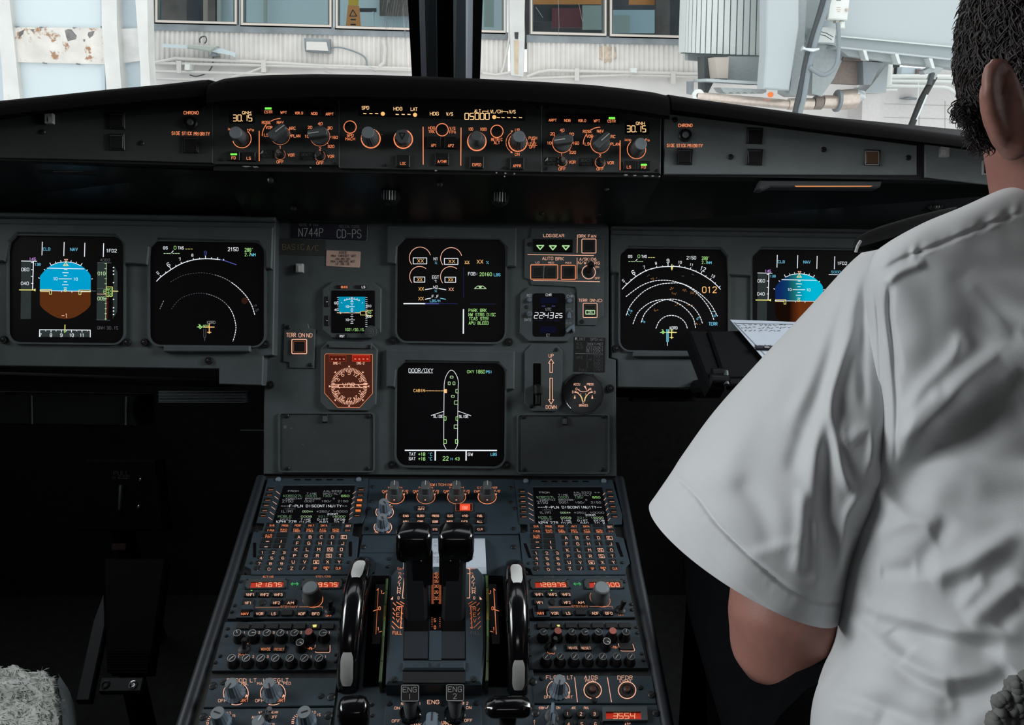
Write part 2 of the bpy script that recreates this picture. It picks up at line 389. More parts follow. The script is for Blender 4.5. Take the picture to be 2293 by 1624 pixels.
for sd, nm in ((-1, 'left'), (1, 'right')):
    m = MB()
    x0, x1 = (-1.35, -1.25) if sd < 0 else (1.25, 1.35)
    for a in ((-1.3, 1.56, 0, 1.02), (-1.3, 1.2, 1.02, 1.18), (-1.3, .1, 1.18, 1.9), (.1, 1.14, 1.72, 1.9)):
        q = wbox(x0, x1, a[0], a[1], a[2], a[3]); m.add(q.v, q.f)
    world_mesh('wall_' + nm, m, 'lining', 'cockpit side wall on the %s with a window opening' % nm, kind='structure')
world_mesh('wall_front', wbox(-1.35, 1.35, 1.5, 1.56, 0, 1.04), 'floor', 'dark forward bulkhead behind the footwells', kind='structure')
fill_root = world_root('fill_light_frame', (0, -.75, 1.78), 'made-up frame around the added fill light on the ceiling behind the seats', 'lamp')  # made-up fixture for the added fill light
world_mesh('lamp_body', MB().frame([(x_, y_ - .75) for x_, y_ in rr(-.29, -.17, .29, .17, .04)], [(x_, y_ - .75) for x_, y_ in rr(-.26, -.14, .26, .14, .03)], 1.82, 1.785), 'lining', parent=fill_root)
# windshield: sill Y 1.50, leaning back to the ceiling
WS = Plane((0, 1.46, 1.10), (1, 0, 0), (0, -math.sin(math.radians(42)), -math.cos(math.radians(42))))
gm = bpy.data.materials.new('windshield_glass'); gm.use_nodes = True; nt = gm.node_tree; nt.nodes.clear()
o_ = nt.nodes.new('ShaderNodeOutputMaterial'); mx = nt.nodes.new('ShaderNodeMixShader'); tr = nt.nodes.new('ShaderNodeBsdfTransparent'); gl = nt.nodes.new('ShaderNodeBsdfGlossy'); fr = nt.nodes.new('ShaderNodeFresnel')
tr.inputs['Color'].default_value = (.97, .985, .98, 1); gl.inputs['Roughness'].default_value = .02; fr.inputs['IOR'].default_value = 1.12
nt.links.new(fr.outputs[0], mx.inputs[0]); nt.links.new(tr.outputs[0], mx.inputs[1]); nt.links.new(gl.outputs[0], mx.inputs[2]); nt.links.new(mx.outputs[0], o_.inputs[0]); MATS['windshield_glass'] = gm
def wsp(x, t, o=0): # point on the windshield: x across, t metres up along the pane
    a = math.radians(42); return Vector((x, 1.46 - t * math.cos(a) * .62, 1.05 + t * math.sin(a) * 1.25)) + Vector((0, o, 0))
for i, (xa, xb) in enumerate(((-1.34, -.07), (.03, 1.34))):
    xa2, xb2 = (xa, -.085) if i == 0 else (.045, xb)
    m = MB().hexa([wsp(xa, 0), wsp(xb, 0), wsp(xb, 0, .012), wsp(xa, 0, .012), wsp(xa2, .95), wsp(xb2, .95), wsp(xb2, .95, .012), wsp(xa2, .95, .012)])
    world_mesh('window_%d' % (i + 1), m, 'windshield_glass', '%s windshield pane %s the dark centre post' % (('left', 'left of') if i == 0 else ('right', 'right of')), kind='structure')
    sd = -1 if i == 0 else 1
    # fixed side quarter pane between windshield and side wall, then the side window pane
    m = wbox(min(sd * 1.29, sd * 1.31), max(sd * 1.29, sd * 1.31), .1, 1.14, 1.18, 1.72)
    world_mesh('window_%d' % (i + 3), m, 'windshield_glass', 'sliding side window in the %s cockpit wall' % ('left' if i == 0 else 'right'), kind='structure')
# scratches and dirt streaks on the left pane
sp = Plane(wsp(-.5, 0), (1, 0, 0), (wsp(0, 1) - wsp(0, 0)).cross(Vector((1, 0, 0)))); sp = sp if sp.n.y < 0 else Plane(sp.p, (1, 0, 0), -sp.n)
scr = MB(); rs_ = random.Random(21)
for k in range(26):
    x = 868 + rs_.uniform(-6, 48); y0 = rs_.uniform(-30, 40); L_ = rs_.uniform(20, 60); scr.tube([sp.hit(x - .12 * 0, y0, .002), sp.hit(x - L_ * .16, y0 + L_, .002)], .00022, 4)
for k in range(16):
    x = rs_.uniform(720, 850); y0 = rs_.uniform(146, 166); scr.tube([sp.hit(x, y0, .002), sp.hit(x + rs_.uniform(-4, 26), y0 + rs_.uniform(-3, 8), .002)], .0002, 4)
for P in (((1250, -10), (1252, 60), (1249, 90)), ((1296, 8), (1304, 48)), ((1200, 16), (1216, 40))): scr.tube([sp.hit(x, y, .002) for x, y in P], .0003, 4)
o = world_mesh('pane_scratch', scr, mk('scratch', (.75, .78, .78), .6).name, parent=bpy.data.objects['window_1']); o['kind'] = 'stuff'
# centre post: profile strips between the panes
post = world_root('trim_1', wsp(-.02, 0), 'dark windshield centre post with grey edge strips and a black channel', None, kind='structure')
YP0, YP1 = 1.40, 1.22
def strip(nm, xs0, xs1, d0, d1, mat, thick=.03):
    # xs0: px edges at y=0, xs1: px edges at y=178 ; extended beyond the top of the frame
    A = [atY(xs1[0], 200, YP0 + d0), atY(xs1[1], 200, YP0 + d1)]; B = [atY(xs0[0], 0, YP1 + d0), atY(xs0[1], 0, YP1 + d1)]
    E = [b + (b - a) * 1.9 for a, b in zip(A, B)]; A = [a + (a - b) * .3 for a, b in zip(A, B)]
    k = Vector((0, thick, 0))
    world_mesh(nm, MB().hexa([A[0], A[1], A[1] + k, A[0] + k, E[0], E[1], E[1] + k, E[0] + k]), mat, parent=post)
strip('seal', (913, 938), (924, 944), .012, .012, 'black'); strip('edge_strip', (938, 951), (944, 956), .012, .0, 'post_grey'); strip('post_face', (951, 977), (956, 979), 0, -.006, 'post_slate')
strip('channel', (977, 1015), (979, 1016), .012, .012, 'black'); strip('post_face', (1015, 1043), (1016, 1043), -.006, 0, 'post_slate'); strip('edge_strip', (1043, 1059), (1043, 1057), .0, .012, 'post_grey'); strip('seal', (1059, 1081), (1057, 1074), .012, .012, 'black')
# ================================================================ glareshield
gs = world_root('glareshield', FCUP.hit(986, 300), 'black padded glareshield hood running under the windshield', 'glareshield')
def hood(name, st, zf, plane, back):
    loops = []
    for x, yt, yb in st:
        t = plane.hit(x, yt, zf); b = plane.hit(x, yb, zf); r = (t - b)
        fb = Vector((0, 1, 0))
        loops.append([b + fb * .03, b + fb * .004, b + r * .15, b + r * .55, b + r * .86 + fb * .004, t + fb * .018, t + fb * .06 - Vector((0, 0, .003)), Vector((t.x * 1.06, back, t.z - .02)), Vector((t.x * 1.06, back, t.z - .12)), b + fb * .06])
    world_mesh(name, MB().loft(loops, True, True), 'matte', parent=gs, smooth=40)
hood('hood_section', [(462, 186, 238), (490, 176, 236), (530, 171, 233), (600, 167, 230), (700, 165, 226), (830, 167, 226), (960, 171, 228), (1080, 176, 231), (1200, 182, 236), (1330, 190, 246), (1420, 200, 256), (1470, 207, 264), (1500, 214, 268)], .05, FCUP, 1.52)
hood('hood_section', [(-260, 252, 300), (-60, 230, 272), (0, 224, 264), (100, 214, 253), (230, 200, 240), (350, 189, 230), (440, 179, 223), (456, 178, 222)], .045, GL, 1.5)
hood('hood_section', [(1504, 212, 252), (1560, 221, 259), (1700, 240, 279), (1850, 261, 299), (2000, 281, 316), (2150, 302, 333), (2300, 324, 354), (2560, 362, 392)], .045, GR_, 1.5)
# box behind the centre control panels, and the sloping fascia under it
def sheet(name, P, mat, parent, th=.02):
    n = ((P[1] - P[0]).cross(P[3] - P[0])).normalized() * th
    world_mesh(name, MB().hexa([p - n for p in P] + list(P)), mat, parent=parent)
def F3(x, y, z=0, pl=FCUP): return pl.hit(x, y, z)
sheet('housing', [F3(478, 382, -.0045), F3(1480, 398, -.0045), F3(1484, 226, -.0045), F3(478, 216, -.0045)], 'black', gs, .05)
sheet('housing', [F3(-260, 352, -.003, GL), F3(482, 372, -.003, GL), F3(482, 216, -.003, GL), F3(-260, 250, -.003, GL)], 'black', gs, .05)
sheet('housing', [F3(1484, 394, -.003, GR_), F3(2560, 412, -.003, GR_), F3(2560, 330, -.003, GR_), F3(1484, 226, -.003, GR_)], 'black', gs, .05)
def M3(x, y, z=0): return MAIN.hit(x, y, z)
sheet('fascia', [M3(556, 492, .02), M3(1424, 502, .02), F3(1480, 398, -.006), F3(496, 382, -.006)], 'fascia', gs)
sheet('fascia', [M3(-260, 474, .012), M3(620, 488, .012), F3(500, 384, -.02), F3(-260, 352, -.012, GL)], 'fascia', gs)
sheet('fascia', [M3(1360, 506, .004), M3(2500, 520, .004), F3(2560, 412, -.012, GR_), F3(1476, 396, -.02)], 'fascia', gs)
# worn paint along the lower edge
for x, y, w in ((552, 373, 22), (572, 374, 14), (695, 375, 4), (976, 382, 6), (1112, 387, 4), (1132, 388, 5), (1152, 389, 4), (1402, 392, 10), (1422, 393, 8), (1446, 394, 12), (1462, 394, 6), (1477, 395, 3), (1130, 395, 3)):
    P = [F3(x - w / 2, y - 1, .0005), F3(x - w / 6, y + 1.2, .0005), F3(x + w / 2, y + .4, .0005), F3(x + w / 5, y - 1.3, .0005)]
    sheet('paint_chip', P, 'chip', gs, .003)
# air outlets and small fasteners on the fascia
def fas(x, y, y0=392., y1=497.):
    k = (y - y0) / (y1 - y0); a = F3(x, y0, -.006); b = M3(x, y1, .02)
    P = Plane(a, (1, 0, 0), ((M3(1400, y1, .02) - M3(600, y1, .02)).cross(F3(986, y0, -.006) - M3(986, y1, .02))))
    if P.n.y > 0: P = Plane(a, (1, 0, 0), -P.n)
    return P.hit(x, y, .001)
for i, (x, y) in enumerate(((874, 437), (1119, 441), (2088, 438))):
    c = fas(x, y) if x < 2000 else (M3(x, 515, .004) * .42 + F3(x, 404, -.012, GR_) * .58)
    w = world_root('gasper_outlet', c + Vector((0, 0, -.012)), 'small ribbed black air outlet under the %s' % ('left part of the flight control panel' if i == 0 else ('right part of the flight control panel' if i == 1 else 'right glareshield by the collar of the shirt')), 'air outlet', 'air outlets')
    rot = Matrix.Rotation(math.radians(-70), 4, 'X')
    world_mesh('barrel', MB().lathe([(.013, -.012), (.014, .0), (.012, .004), (.009, .005)], n=20, ax=Matrix.Translation(c + Vector((0, -.002, 0))) @ Matrix.Rotation(math.radians(70), 4, 'X')), 'fascia', parent=w, smooth=30)
    for k in range(5):
        mm = MB().box((k - 2) * .0038, -.0015, .0012, .013, .004, .0085); mm.v = [tuple(Matrix.Translation(c + Vector((0, -.002, 0))) @ Matrix.Rotation(math.radians(70), 4, 'X') @ Vector(p)) for p in mm.v]
        world_mesh('rib', mm, 'offwhite' if k in (2, 3) else 'edge', parent=w)
for x, y in ((606, 404), (1358, 421), (985, 413), (1212, 477), (1340, 478), (658, 467)):
    c = fas(x, y); mm = MB().lathe([(.004, -.002), (.004, .001), (.002, .002)], n=10, ax=Matrix.Translation(c) @ Matrix.Rotation(math.radians(75), 4, 'X')); world_mesh('fastener', mm, 'screw' if x in (606, 1358) else 'black', parent=gs)
# reading light slots under the side panels
for i, (x0, x1, y) in enumerate(((122, 190, 386), (1720, 1970, 412))):
    pl = GL if i == 0 else GR_
    T = Thing('glareshield_light', 'slim lamp strip under the %s glareshield panel with a %s reflection' % (('left', 'faint blue') if i == 0 else ('right', 'warm orange')), 'lamp', pl, (x0 + x1) / 2, y, z=-.012)
    if i == 0:
        T.plate([(x0 - 40, y - 6), (x1 + 30, y - 4), (x1 + 24, y + 3), (x0 - 34, y + 1)], -.006, .004, 'fascia', 'lamp_body'); T.part('lamp_lens', MB().prism(T.rr(x0, y - 1, x1, y + 2, 1), .004, .005), 'chrome')
    else:
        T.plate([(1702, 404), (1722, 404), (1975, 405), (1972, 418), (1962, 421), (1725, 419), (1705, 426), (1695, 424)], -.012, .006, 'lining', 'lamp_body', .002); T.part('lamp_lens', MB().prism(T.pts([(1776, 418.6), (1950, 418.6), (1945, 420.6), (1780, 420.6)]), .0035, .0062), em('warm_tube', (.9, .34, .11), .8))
# ================================================================ panels on the glareshield
KN = lambda r, h: [(r, 0), (r, h * .55), (r * .82, h * .6), (r * .8, h), (r * .7, h + .001)]
def efis(side):
    R = side == 'right'
    T = Thing('display_control_panel', 'black display control panel with pressure window and selector knobs, %s of the flight control panel' % side, 'control panel', FCUP, 1346 if R else 620, 315 if R else 300, 'display control panels', view=(1200, 230, 7.643) if R else (470, 210, 7.643))
    if R:
        T.plate([(108, 20), (1550, 90), (2145, 210), (2130, 1205), (108, 1190)], mat='glare')
        T.ln([(100, 30), (95, 1185)], 9, 'greymark'); T.ln([(2140, 230), (2128, 1225)], 8, 'greymark')
        for x, y in ((195, 82), (2095, 252), (180, 1132), (2082, 1160)): T.screw(x, y, 28)
        for i, s in enumerate(('ARPT', 'NDB', 'VOR.D', 'WPT', 'CSTR')):
            T.key(300 + i * 252, 278 + i * 3, 224, 148, 'push_button'); T.t(s, 287 + i * 252, 300 + i * 4, 42, w=130 if i not in (1, 3) else 100, z=.003, wt=.18)
        T.fill(rr(1245, 246, 1355, 282, 6), 'GRN', z=.003)
        kn = [(448, 692, -100, [('10', 228, 690), ('20', 284, 533), ('40', 448, 472), ('80', 612, 540), ('160', 682, 692), ('320', 628, 852)]), (1100, 698, 48, [('LS', 876, 706), ('VOR', 922, 574), ('NAV', 1102, 486), ('ARC', 1302, 580), ('PLAN', 1356, 710)])]
        ro = (880, 492); tg = ((448, 1010, (468, 960), '1', 443, 893), (1100, 1025, (1140, 965), '2', 1098, 905)); off = 1135; vor = (622, 1018), (1278, 1030); dea = (262, 1000), (862, 1012)
        T.ln([(1442, 650), (1440, 1150)], 14); bx = (1522, 308, 1942, 548); qn = (1788, 355); dg = (1722, 448); bk = (1722, 800, 1, (1795, 705)); inh, hpa = (1563, 634), (1888, 640)
        kb = ((1600, 1080, 'LS'), (1845, 1082, 'FD')); led = (1795, 1046, 1900, 1080)
    else:
        T.plate([(60, 95), (2210, 85), (2218, 1225), (60, 1205)], mat='glare')
        T.ln([(55, 120), (55, 1190)], 8, 'dimprint'); T.ln([(2215, 110), (2212, 1250)], 8, 'greymark')
        for x, y in ((165, 190), (2155, 135), (158, 1130), (2150, 1198)): T.screw(x, y, 26)
        for i, s in enumerate(('CSTR', 'WPT', 'VOR.D', 'NDB', 'ARPT')):
            T.key(1000 + i * 262, 290 + i * 6, 230, 150, 'push_button'); T.t(s, 1000 + i * 262, 312 + i * 9, 42, w=132 if i not in (1, 3) else 104, z=.003, wt=.18)
        T.fill(rr(942, 235, 1056, 270, 6), 'GRN', z=.003)
        kn = [(1205, 706, 52, [('LS', 965, 706), ('VOR', 1012, 578), ('NAV', 1202, 490), ('ARC', 1410, 590), ('PLAN', 1470, 722)]), (1885, 730, -100, [('10', 1658, 728), ('20', 1712, 576), ('40', 1888, 512), ('80', 2056, 586), ('160', 2132, 746), ('320', 2072, 902)])]
        ro = (965, 492); tg = ((1203, 1040, (1165, 985), '1', 1203, 918), (1885, 1065, (1850, 1000), '2', 1883, 945)); off = 1165; vor = (1390, 1050), (2070, 1072); dea = (970, 1030), (1662, 1065)
        T.ln([(843, 640), (843, 1150)], 14); bx = (330, 285, 770, 510); qn = (628, 325); dg = (560, 415); bk = (548, 770, 1, (465, 660)); inh, hpa = (362, 602), (697, 620)
        kb = ((405, 1075, 'FD'), (672, 1082, 'LS')); led = (352, 1022, 466, 1054)
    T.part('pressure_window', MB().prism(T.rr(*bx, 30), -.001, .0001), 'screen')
    T.t('QNH', *qn, 50, 'LCD', w=146, wt=.17); T.seg('30.15', dg[0], dg[1], 330, 105, 'LCD', sl=0, wt=.12, gap=.42)
    for cx, cy, ang, labs in kn:
        T.arc(cx, cy, 162, 0, 360, 17 if not R else 15, n=44)
        for s, x, y in labs:
            T.t(s, x, y, 46, w=len(s) * 36 if s not in ('PLAN', 'ROSE') else 148, wt=.18)
            d = math.atan2(x - cx, cy - y); T.ln([(cx + 160 * math.sin(d), cy - 160 * math.cos(d)), (cx + 182 * math.sin(d), cy - 182 * math.cos(d))], 12)
        T.knob(cx, cy, [(.0128, 0), (.0128, .004), (.0118, .006), (.011, .0065)], 'knob', 'selector_knob', ang=ang, bar=(.0255, .0105, .005, .018), line=(-.002, .0122, .0182))
    T.t('ROSE', *ro, 46, w=146, wt=.18); X, Y = ro
    if R: T.arc(1100, 712, 290, -33, 0, 11); T.arc(1100, 712, 290, -90, -52, 11)
    else: T.arc(1205, 720, 300, -32, 0, 11); T.arc(1205, 720, 310, -90, -50, 11)
    for (cx, cy, tip, s, x, y), v, de in zip(tg, vor, dea):
        T.arc(cx, cy, 84, 0, 360, 12); T.t(s, x, y, 46, wt=.18); T.t('OFF', cx, off + (0 if cx < 1500 else 22), 46, w=118, wt=.18); T.t('VOR', *v, 46, w=110, wt=.18)
        T.toggle(cx, cy, tip, .0045, .018)
        T.part('cover_tape', MB().prism(T.rr(de[0] - 118, de[1] - 62, de[0] + 118, de[1] + 70, 12), 0, .0005), 'key')
        T.t('DEACTI', de[0], de[1] - 22, 40, 'dimprint', w=180, z=.0005); T.t('VATED', de[0] + 10, de[1] + 42, 40, 'dimprint', w=160, z=.0005)
    d0 = dea[0]; T.part('torn_edge', MB().prism(T.pts([(d0[0] - 112, d0[1] + 8), (d0[0] - 60, d0[1] - 62), (d0[0] - 56, d0[1] - 26), (d0[0] - 80, d0[1] - 8)]), .0005, .0012), 'offwhite')
    T.arc(bk[0], bk[1], 158, 40 if not R else 0, 255 if not R else 320, 12, n=36); T.t('in', inh[0] - 28 if R else inh[0] - 38, inh[1], 40, w=36, wt=.16); T.t('Hg', inh[0] + (36 if R else 34), inh[1] + 4, 40, w=58, wt=.16); T.t('hPa', *hpa, 42, w=108, wt=.16)
    T.arc(bk[0], bk[1], 100, 0, 360, 8, 'greymark')
    T.knob(bk[0], bk[1], [(.0098, 0), (.0098, .006), (.0085, .008), (.0085, .024), (.0078, .0255)], 'knob', 'pressure_knob', 28, top=[(.0078, .0255), (.007, .0262), (.0015, .0258)])
    for x, y, s in kb: T.key(x, y, 220, 150, 'push_button'); T.t(s, x - 8 if s == 'LS' else x, y + 22, 46, w=66, z=.003, wt=.18)
    T.fill(rr(*led, 6), 'GRN', z=.003)
    return T.done()
efis('left'); efis('right')
# ---- flight control panel
T = Thing('flight_control_panel', 'black flight control panel with lit speed, heading and altitude windows', 'control panel', FCUP, 986, 305, view=(750, 210, 4.777))
T.plate([(52, 62), (1100, 70), (2215, 118), (2208, 838), (50, 798)], mat='glare')
T.ln([(47, 75), (47, 785)], 5, 'greymark'); T.ln([(2215, 125), (2208, 835)], 5, 'greymark')
for x, y in ((100, 82), (2180, 148), (542, 765), (1815, 795)): T.screw(x, y, 17)
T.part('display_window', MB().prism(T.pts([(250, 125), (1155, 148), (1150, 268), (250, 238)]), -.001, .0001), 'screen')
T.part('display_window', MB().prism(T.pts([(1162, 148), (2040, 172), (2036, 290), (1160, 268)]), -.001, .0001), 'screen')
for s, x, y, w in (('SPD', 326, 150, 74), ('HDG', 674, 161, 90), ('LAT', 846, 165, 68), ('HDG', 1063, 213, 90), ('V/S', 1226, 218, 68), ('ALT', 1526, 186, 66), ('LVL/CH', 1712, 190, 150), ('V/S', 1898, 193, 64)): T.t(s, x, y, 34, 'LCD', w=w, wt=.18)
for xs, y in (((320, 385, 446), 212), ((666, 730, 792), 221), ((1748, 1798, 1860, 1922, 1985), 255)):
    for x in xs: T.ln([(x - 14, y - 1), (x + 14, y + 1)], 9, 'LCD')
for x, y in ((513, 215), (857, 226), (1704, 250)): T.fill(T.arc(x, y, 22, 0, 350, 0, n=20), 'AM')
T.seg('05000', 1520, 242, 260, 66, 'LCD', sl=0, wt=.13, gap=.35); T.ln([(1580, 206), (1580, 186), (1632, 187)], 6, 'LCD'); T.ln([(1788, 190), (1850, 192), (1850, 212)], 6, 'LCD')
for x, y in ((162, 356), (1147, 385), (1733, 402)):
    T.arc(x, y, 66, 0, 360, 8, n=40); p = T.L(x, y); T.part('push_button', MB().lathe([(.0074, -.001), (.0074, .001), (.0066, .0022), (.004, .0026)], n=24), 'key', smooth=40, loc=(p.x, p.y, 0))
for s, x, y, w in (('SPD', 164, 446, 68), ('MACH', 164, 483, 98), ('HDG', 1034, 366, 70), ('TRK', 1034, 405, 66), ('V/S', 1257, 370, 58), ('FPA', 1260, 409, 66), ('METRIC', 1732, 490, 118), ('ALT', 1732, 524, 60), ('100', 1452, 378, 48), ('1000', 1586, 380, 68), ('UP', 1952, 388, 46), ('DN', 1950, 648, 46), ('PUSH', 2117, 474, 86), ('TO', 2117, 504, 36), ('LEVEL', 2115, 539, 96), ('OFF', 2114, 569, 66)): T.t(s, x, y, 29, w=w, wt=.16)
T.ln([(943, 355), (944, 756)], 9); T.ln([(1349, 365), (1346, 766)], 9)
for x, y, r in ((384, 480, 100), (731, 486, 98), (1518, 510, 98), (1957, 520, 96)): T.arc(x, y, r, 0, 360, 12, n=48)
T.arc(1950, 520, 120, -88, -30, 5); T.arc(1950, 520, 120, -150, -92, 5); T.fill([(1908, 396), (1880, 394), (1892, 412)]); T.fill([(1904, 636), (1876, 632), (1890, 614)]); T.t("'", 505, 446, 22)
for x, y, nm in ((384, 480, 'speed_knob'), (1957, 520, 'vertical_speed_knob')):
    T.knob(x, y, [(.0118, 0), (.0118, .006), (.0096, .010), (.0088, .024), (.008, .026)], 'knob', nm, 40, flute=.06, nf=20, top=[(.0078, .0258), (.0072, .0268), (.002, .0266)])
o = T.knob(731, 486, [(.0112, 0), (.0108, .008), (.0098, .012), (.0092, .013)], 'knob', 'heading_knob', 30, flute=.08, nf=6); T.part('pointer', MB().stroke([(-.0035, .004), (.0035, .004), (0, -.004)], .0011, .0133, True), 'black', o)
T.knob(1518, 510, [(.0115, 0), (.0115, .005), (.0085, .007), (.0085, .011), (.0072, .013), (.0066, .024), (.006, .025)], 'knob', 'altitude_knob', 30)
for x, y, s, w in ((728, 725, 'LOC', 58), (1145, 705, 'A/THR', 92), (1517, 740, 'EXPED', 92), (1948, 752, 'APPR', 84)): T.key(x, y, 148, 128, 'push_button'); T.t(s, x, y + 20, 28, w=w, z=.003, wt=.17)
T.key(1060, 525, 148, 126, 'push_button'); T.key(1238, 528, 128, 126, 'push_button'); T.t('AP1', 1058, 552, 28, w=56, z=.003, wt=.17); T.t('AP2', 1240, 555, 28, w=58, z=.003, wt=.17)
T.done()
# ---- side panels
def annun(T, x, y, w, lens='key', rim='key'):
    T.key(x, y, w, w, 'annunciator_light', mat=rim, d=.0025); T.part('lens', MB().prism(T.rr(x - w * .38, y - w * .38, x + w * .38, y + w * .38, w * .04, .0025), .002, .0036, .0004), lens)
    T.ln([(x - w * .4, y + w * .42), (x - w * .41, y - w * .41), (x + w * .42, y - w * .41)], w * .025, 'dimprint', z=.0026)
for side in ('left', 'right'):
    R = side == 'right'
    T = Thing('glareshield_side_panel', 'grey glareshield panel with a chrono button, on the far %s' % side, 'panel', GR_ if R else GL, 1760 if R else 250, 330 if R else 310, 'glareshield side panels', view=(1470, 180, 2.786) if R else (0, 180, 4.586))
    if R:
        T.plate([(48, 205), (1625, 405), (1625, 590), (48, 586)], mat='glare_lit', z0=-.003)
        T.t('CHRONO', 180, 281, 18, w=86, wt=.17); T.t('SIDE', 89, 406, 18, w=46, wt=.17); T.t('STICK', 155, 407, 18, w=58, wt=.17); T.t('PRIORITY', 241, 408, 18, w=92, wt=.17)
        c = (178, 346); sw = ((115, 246), (463, 478), (1043, 432), (1571, 483)); an = ((610, 348, 100), (610, 480, 98), (176, 477, 98)); k = 2.786
        annun(T, 1345, 484, 96, 'terralens', 'key'); T.ln(rr(1303, 442, 1387, 526, 6), 5, 'offwhite', z=.0026, closed=True)
    else:
        T.plate([(-300, 330), (1200, 250), (2185, 195), (2185, 850), (1100, 818), (-300, 790)], mat='glare', z0=-.003)
        T.t('CHRONO', 1962, 333, 30, w=150, wt=.17); T.t('SIDE', 1805, 543, 32, w=82, wt=.17); T.t('STICK', 1920, 545, 32, w=100, wt=.17); T.t('PRIORITY', 2072, 549, 32, w=160, wt=.17)
        c = (1962, 442); sw = ((2072, 272), (1452, 645), (440, 530)); an = ((1202, 418, 172), (1200, 636, 168), (1958, 665, 165)); k = 4.586
    for x, y in sw: T.screw(x, y, 6.6 * k, ang=.8)
    for a in an: annun(T, *a)
    o = T.knob(c[0], c[1], [(.0088, 0), (.0088, .003), (.0072, .0042), (.007, .002), (.0045, .002), (.004, .004), (.0018, .0045)], 'key', 'chrono_button', 24)
    T.part('button_cap', MB().lathe([(.0042, .001), (.0042, .0055), (.003, .0065), (.001, .0062)], n=18), 'knobtop' if R else 'knob', o, smooth=40)
    T.done()
T = Thing('outboard_side_panel', 'dark panel at the far right of the glareshield beside the neck', 'panel', GR_, 2180, 370, view=(1470, 180, 2.786))
T.plate([(1676, 392), (1800, 406), (2500, 480), (2500, 700), (2110, 655), (1676, 605)], mat='glare_lit', z0=-.003); T.part('switch_frame', MB().frame(T.rr(2034, 498, 2150, 590, 8, .002), T.rr(2042, 506, 2142, 582, 6, .002), 0, .003), 'chip')
T.part('switch', MB().prism(T.rr(2042, 506, 2142, 582, 4), 0, .002, .0005), 'key'); T.done()
for x, y, pl, lab in ((113, 267, GL, 'small white plastic clip at the far left of the glareshield'), (2112, 341, GR_, 'small white plastic clip on the right glareshield near the neck')):
    T = Thing('plastic_clip', lab, 'clip', pl, x, y); w = 10; T.part('base', MB().prism(T.rr(x - w, y - 11, x + w, y + 12, 2), 0, .006, .001), 'offwhite'); T.part('window', MB().prism(T.rr(x - w * .5, y - 5, x + w * .6, y + 6, 1, .006), .006, .0066), 'white'); T.part('stem', MB().prism(T.rr(x - 8, y - 26, x + 8, y - 11, 1), -.002, .001), 'black'); T.done()
def interp(P, n=60):
    """smooth curve through view points (Catmull-Rom)"""
    out = []; m = len(P)
    for i in range(m - 1):
        p0 = P[max(i - 1, 0)]; p1 = P[i]; p2 = P[i + 1]; p3 = P[min(i + 2, m - 1)]; q = max(2, n // (m - 1))
        for k in range(q):
            t = k / q; out.append(tuple(.5 * (2 * p1[j] + (p2[j] - p0[j]) * t + (2 * p0[j] - 5 * p1[j] + 4 * p2[j] - p3[j]) * t * t + (3 * p1[j] - p0[j] - 3 * p2[j] + p3[j]) * t ** 3) for j in range(len(p1))))
    out.append(tuple(P[-1])); return out
# ================================================================ main instrument panel
def slab(name, label, plane, P, cx, cy, mat='panel'):
    T = Thing(name, label, 'instrument panel', plane, cx, cy); T.plate(P, -.03, 0, mat, 'panel_plate', .0015); return T
TC = slab('instrument_panel', 'dark grey centre instrument panel holding the two engine displays', MAIN, [(619, 484), (1363, 496), (1363, 802), (1379, 806), (1381, 1068), (590, 1063), (591, 798), (613, 796)], 990, 780)
TL = slab('instrument_panel', 'left instrument panel in front of the empty captain seat', LEFT, [(-300, 470), (617, 485), (612, 796), (590, 798), (588, 864), (490, 861), (490, 827), (-300, 816)], 300, 650)
TR = slab('instrument_panel', 'right instrument panel partly hidden behind the white shirt', RIGHT, [(1367, 497), (2600, 512), (2600, 830), (1700, 860), (1525, 870), (1382, 868), (1382, 806), (1368, 802)], 1700, 660)
# raised brows above the displays
TL.part('display_brow', MB().prism(TL.pts([(-300, 495), (612, 508), (609, 603), (595, 601), (594, 566), (578, 541), (352, 535), (334, 553), (330, 594), (279, 590), (278, 548), (258, 526), (38, 522), (19, 542), (10, 586), (-300, 580)], .007), 0, .007, .002), 'panel')
TR.part('display_brow', MB().prism(TR.pts([(1368, 524), (2600, 541), (2600, 640), (1990, 622), (1950, 575), (1930, 558), (1706, 555), (1686, 575), (1682, 619), (1632, 616), (1630, 575), (1614, 556), (1408, 553), (1390, 570), (1387, 612), (1368, 611)], .007), 0, .007, .002), 'panel')
TC.part('display_brow', MB().prism(TC.pts([(867, 504), (1157, 509), (1156, 598), (1136, 597), (1136, 556), (1118, 537), (908, 533), (890, 552), (887, 592), (867, 590)], .007), 0, .007, .002), 'panel')
TC.part('display_brow', MB().prism(TC.pts([(865, 783), (1153, 786), (1152, 873), (1134, 873), (1134, 832), (1116, 812), (908, 809), (888, 828), (884, 868), (865, 867)], .007), 0, .007, .002), 'panel')
TL.part('top_rail', MB().prism(TL.pts([(-300, 470), (617, 485), (617, 497), (-300, 482)], .006), 0, .006, .002), 'panel')
TR.part('top_rail', MB().prism(TR.pts([(1367, 497), (2600, 512), (2600, 530), (1367, 514)], .006), 0, .006, .002), 'panel')
TL.part('lower_rail', MB().prism(TL.rr(365, 774, 560, 789, 3, .008), 0, .008, .002), 'panel'); TR.part('lower_rail', MB().prism(TR.rr(1418, 788, 1640, 800, 3, .008), 0, .008, .002), 'panel')
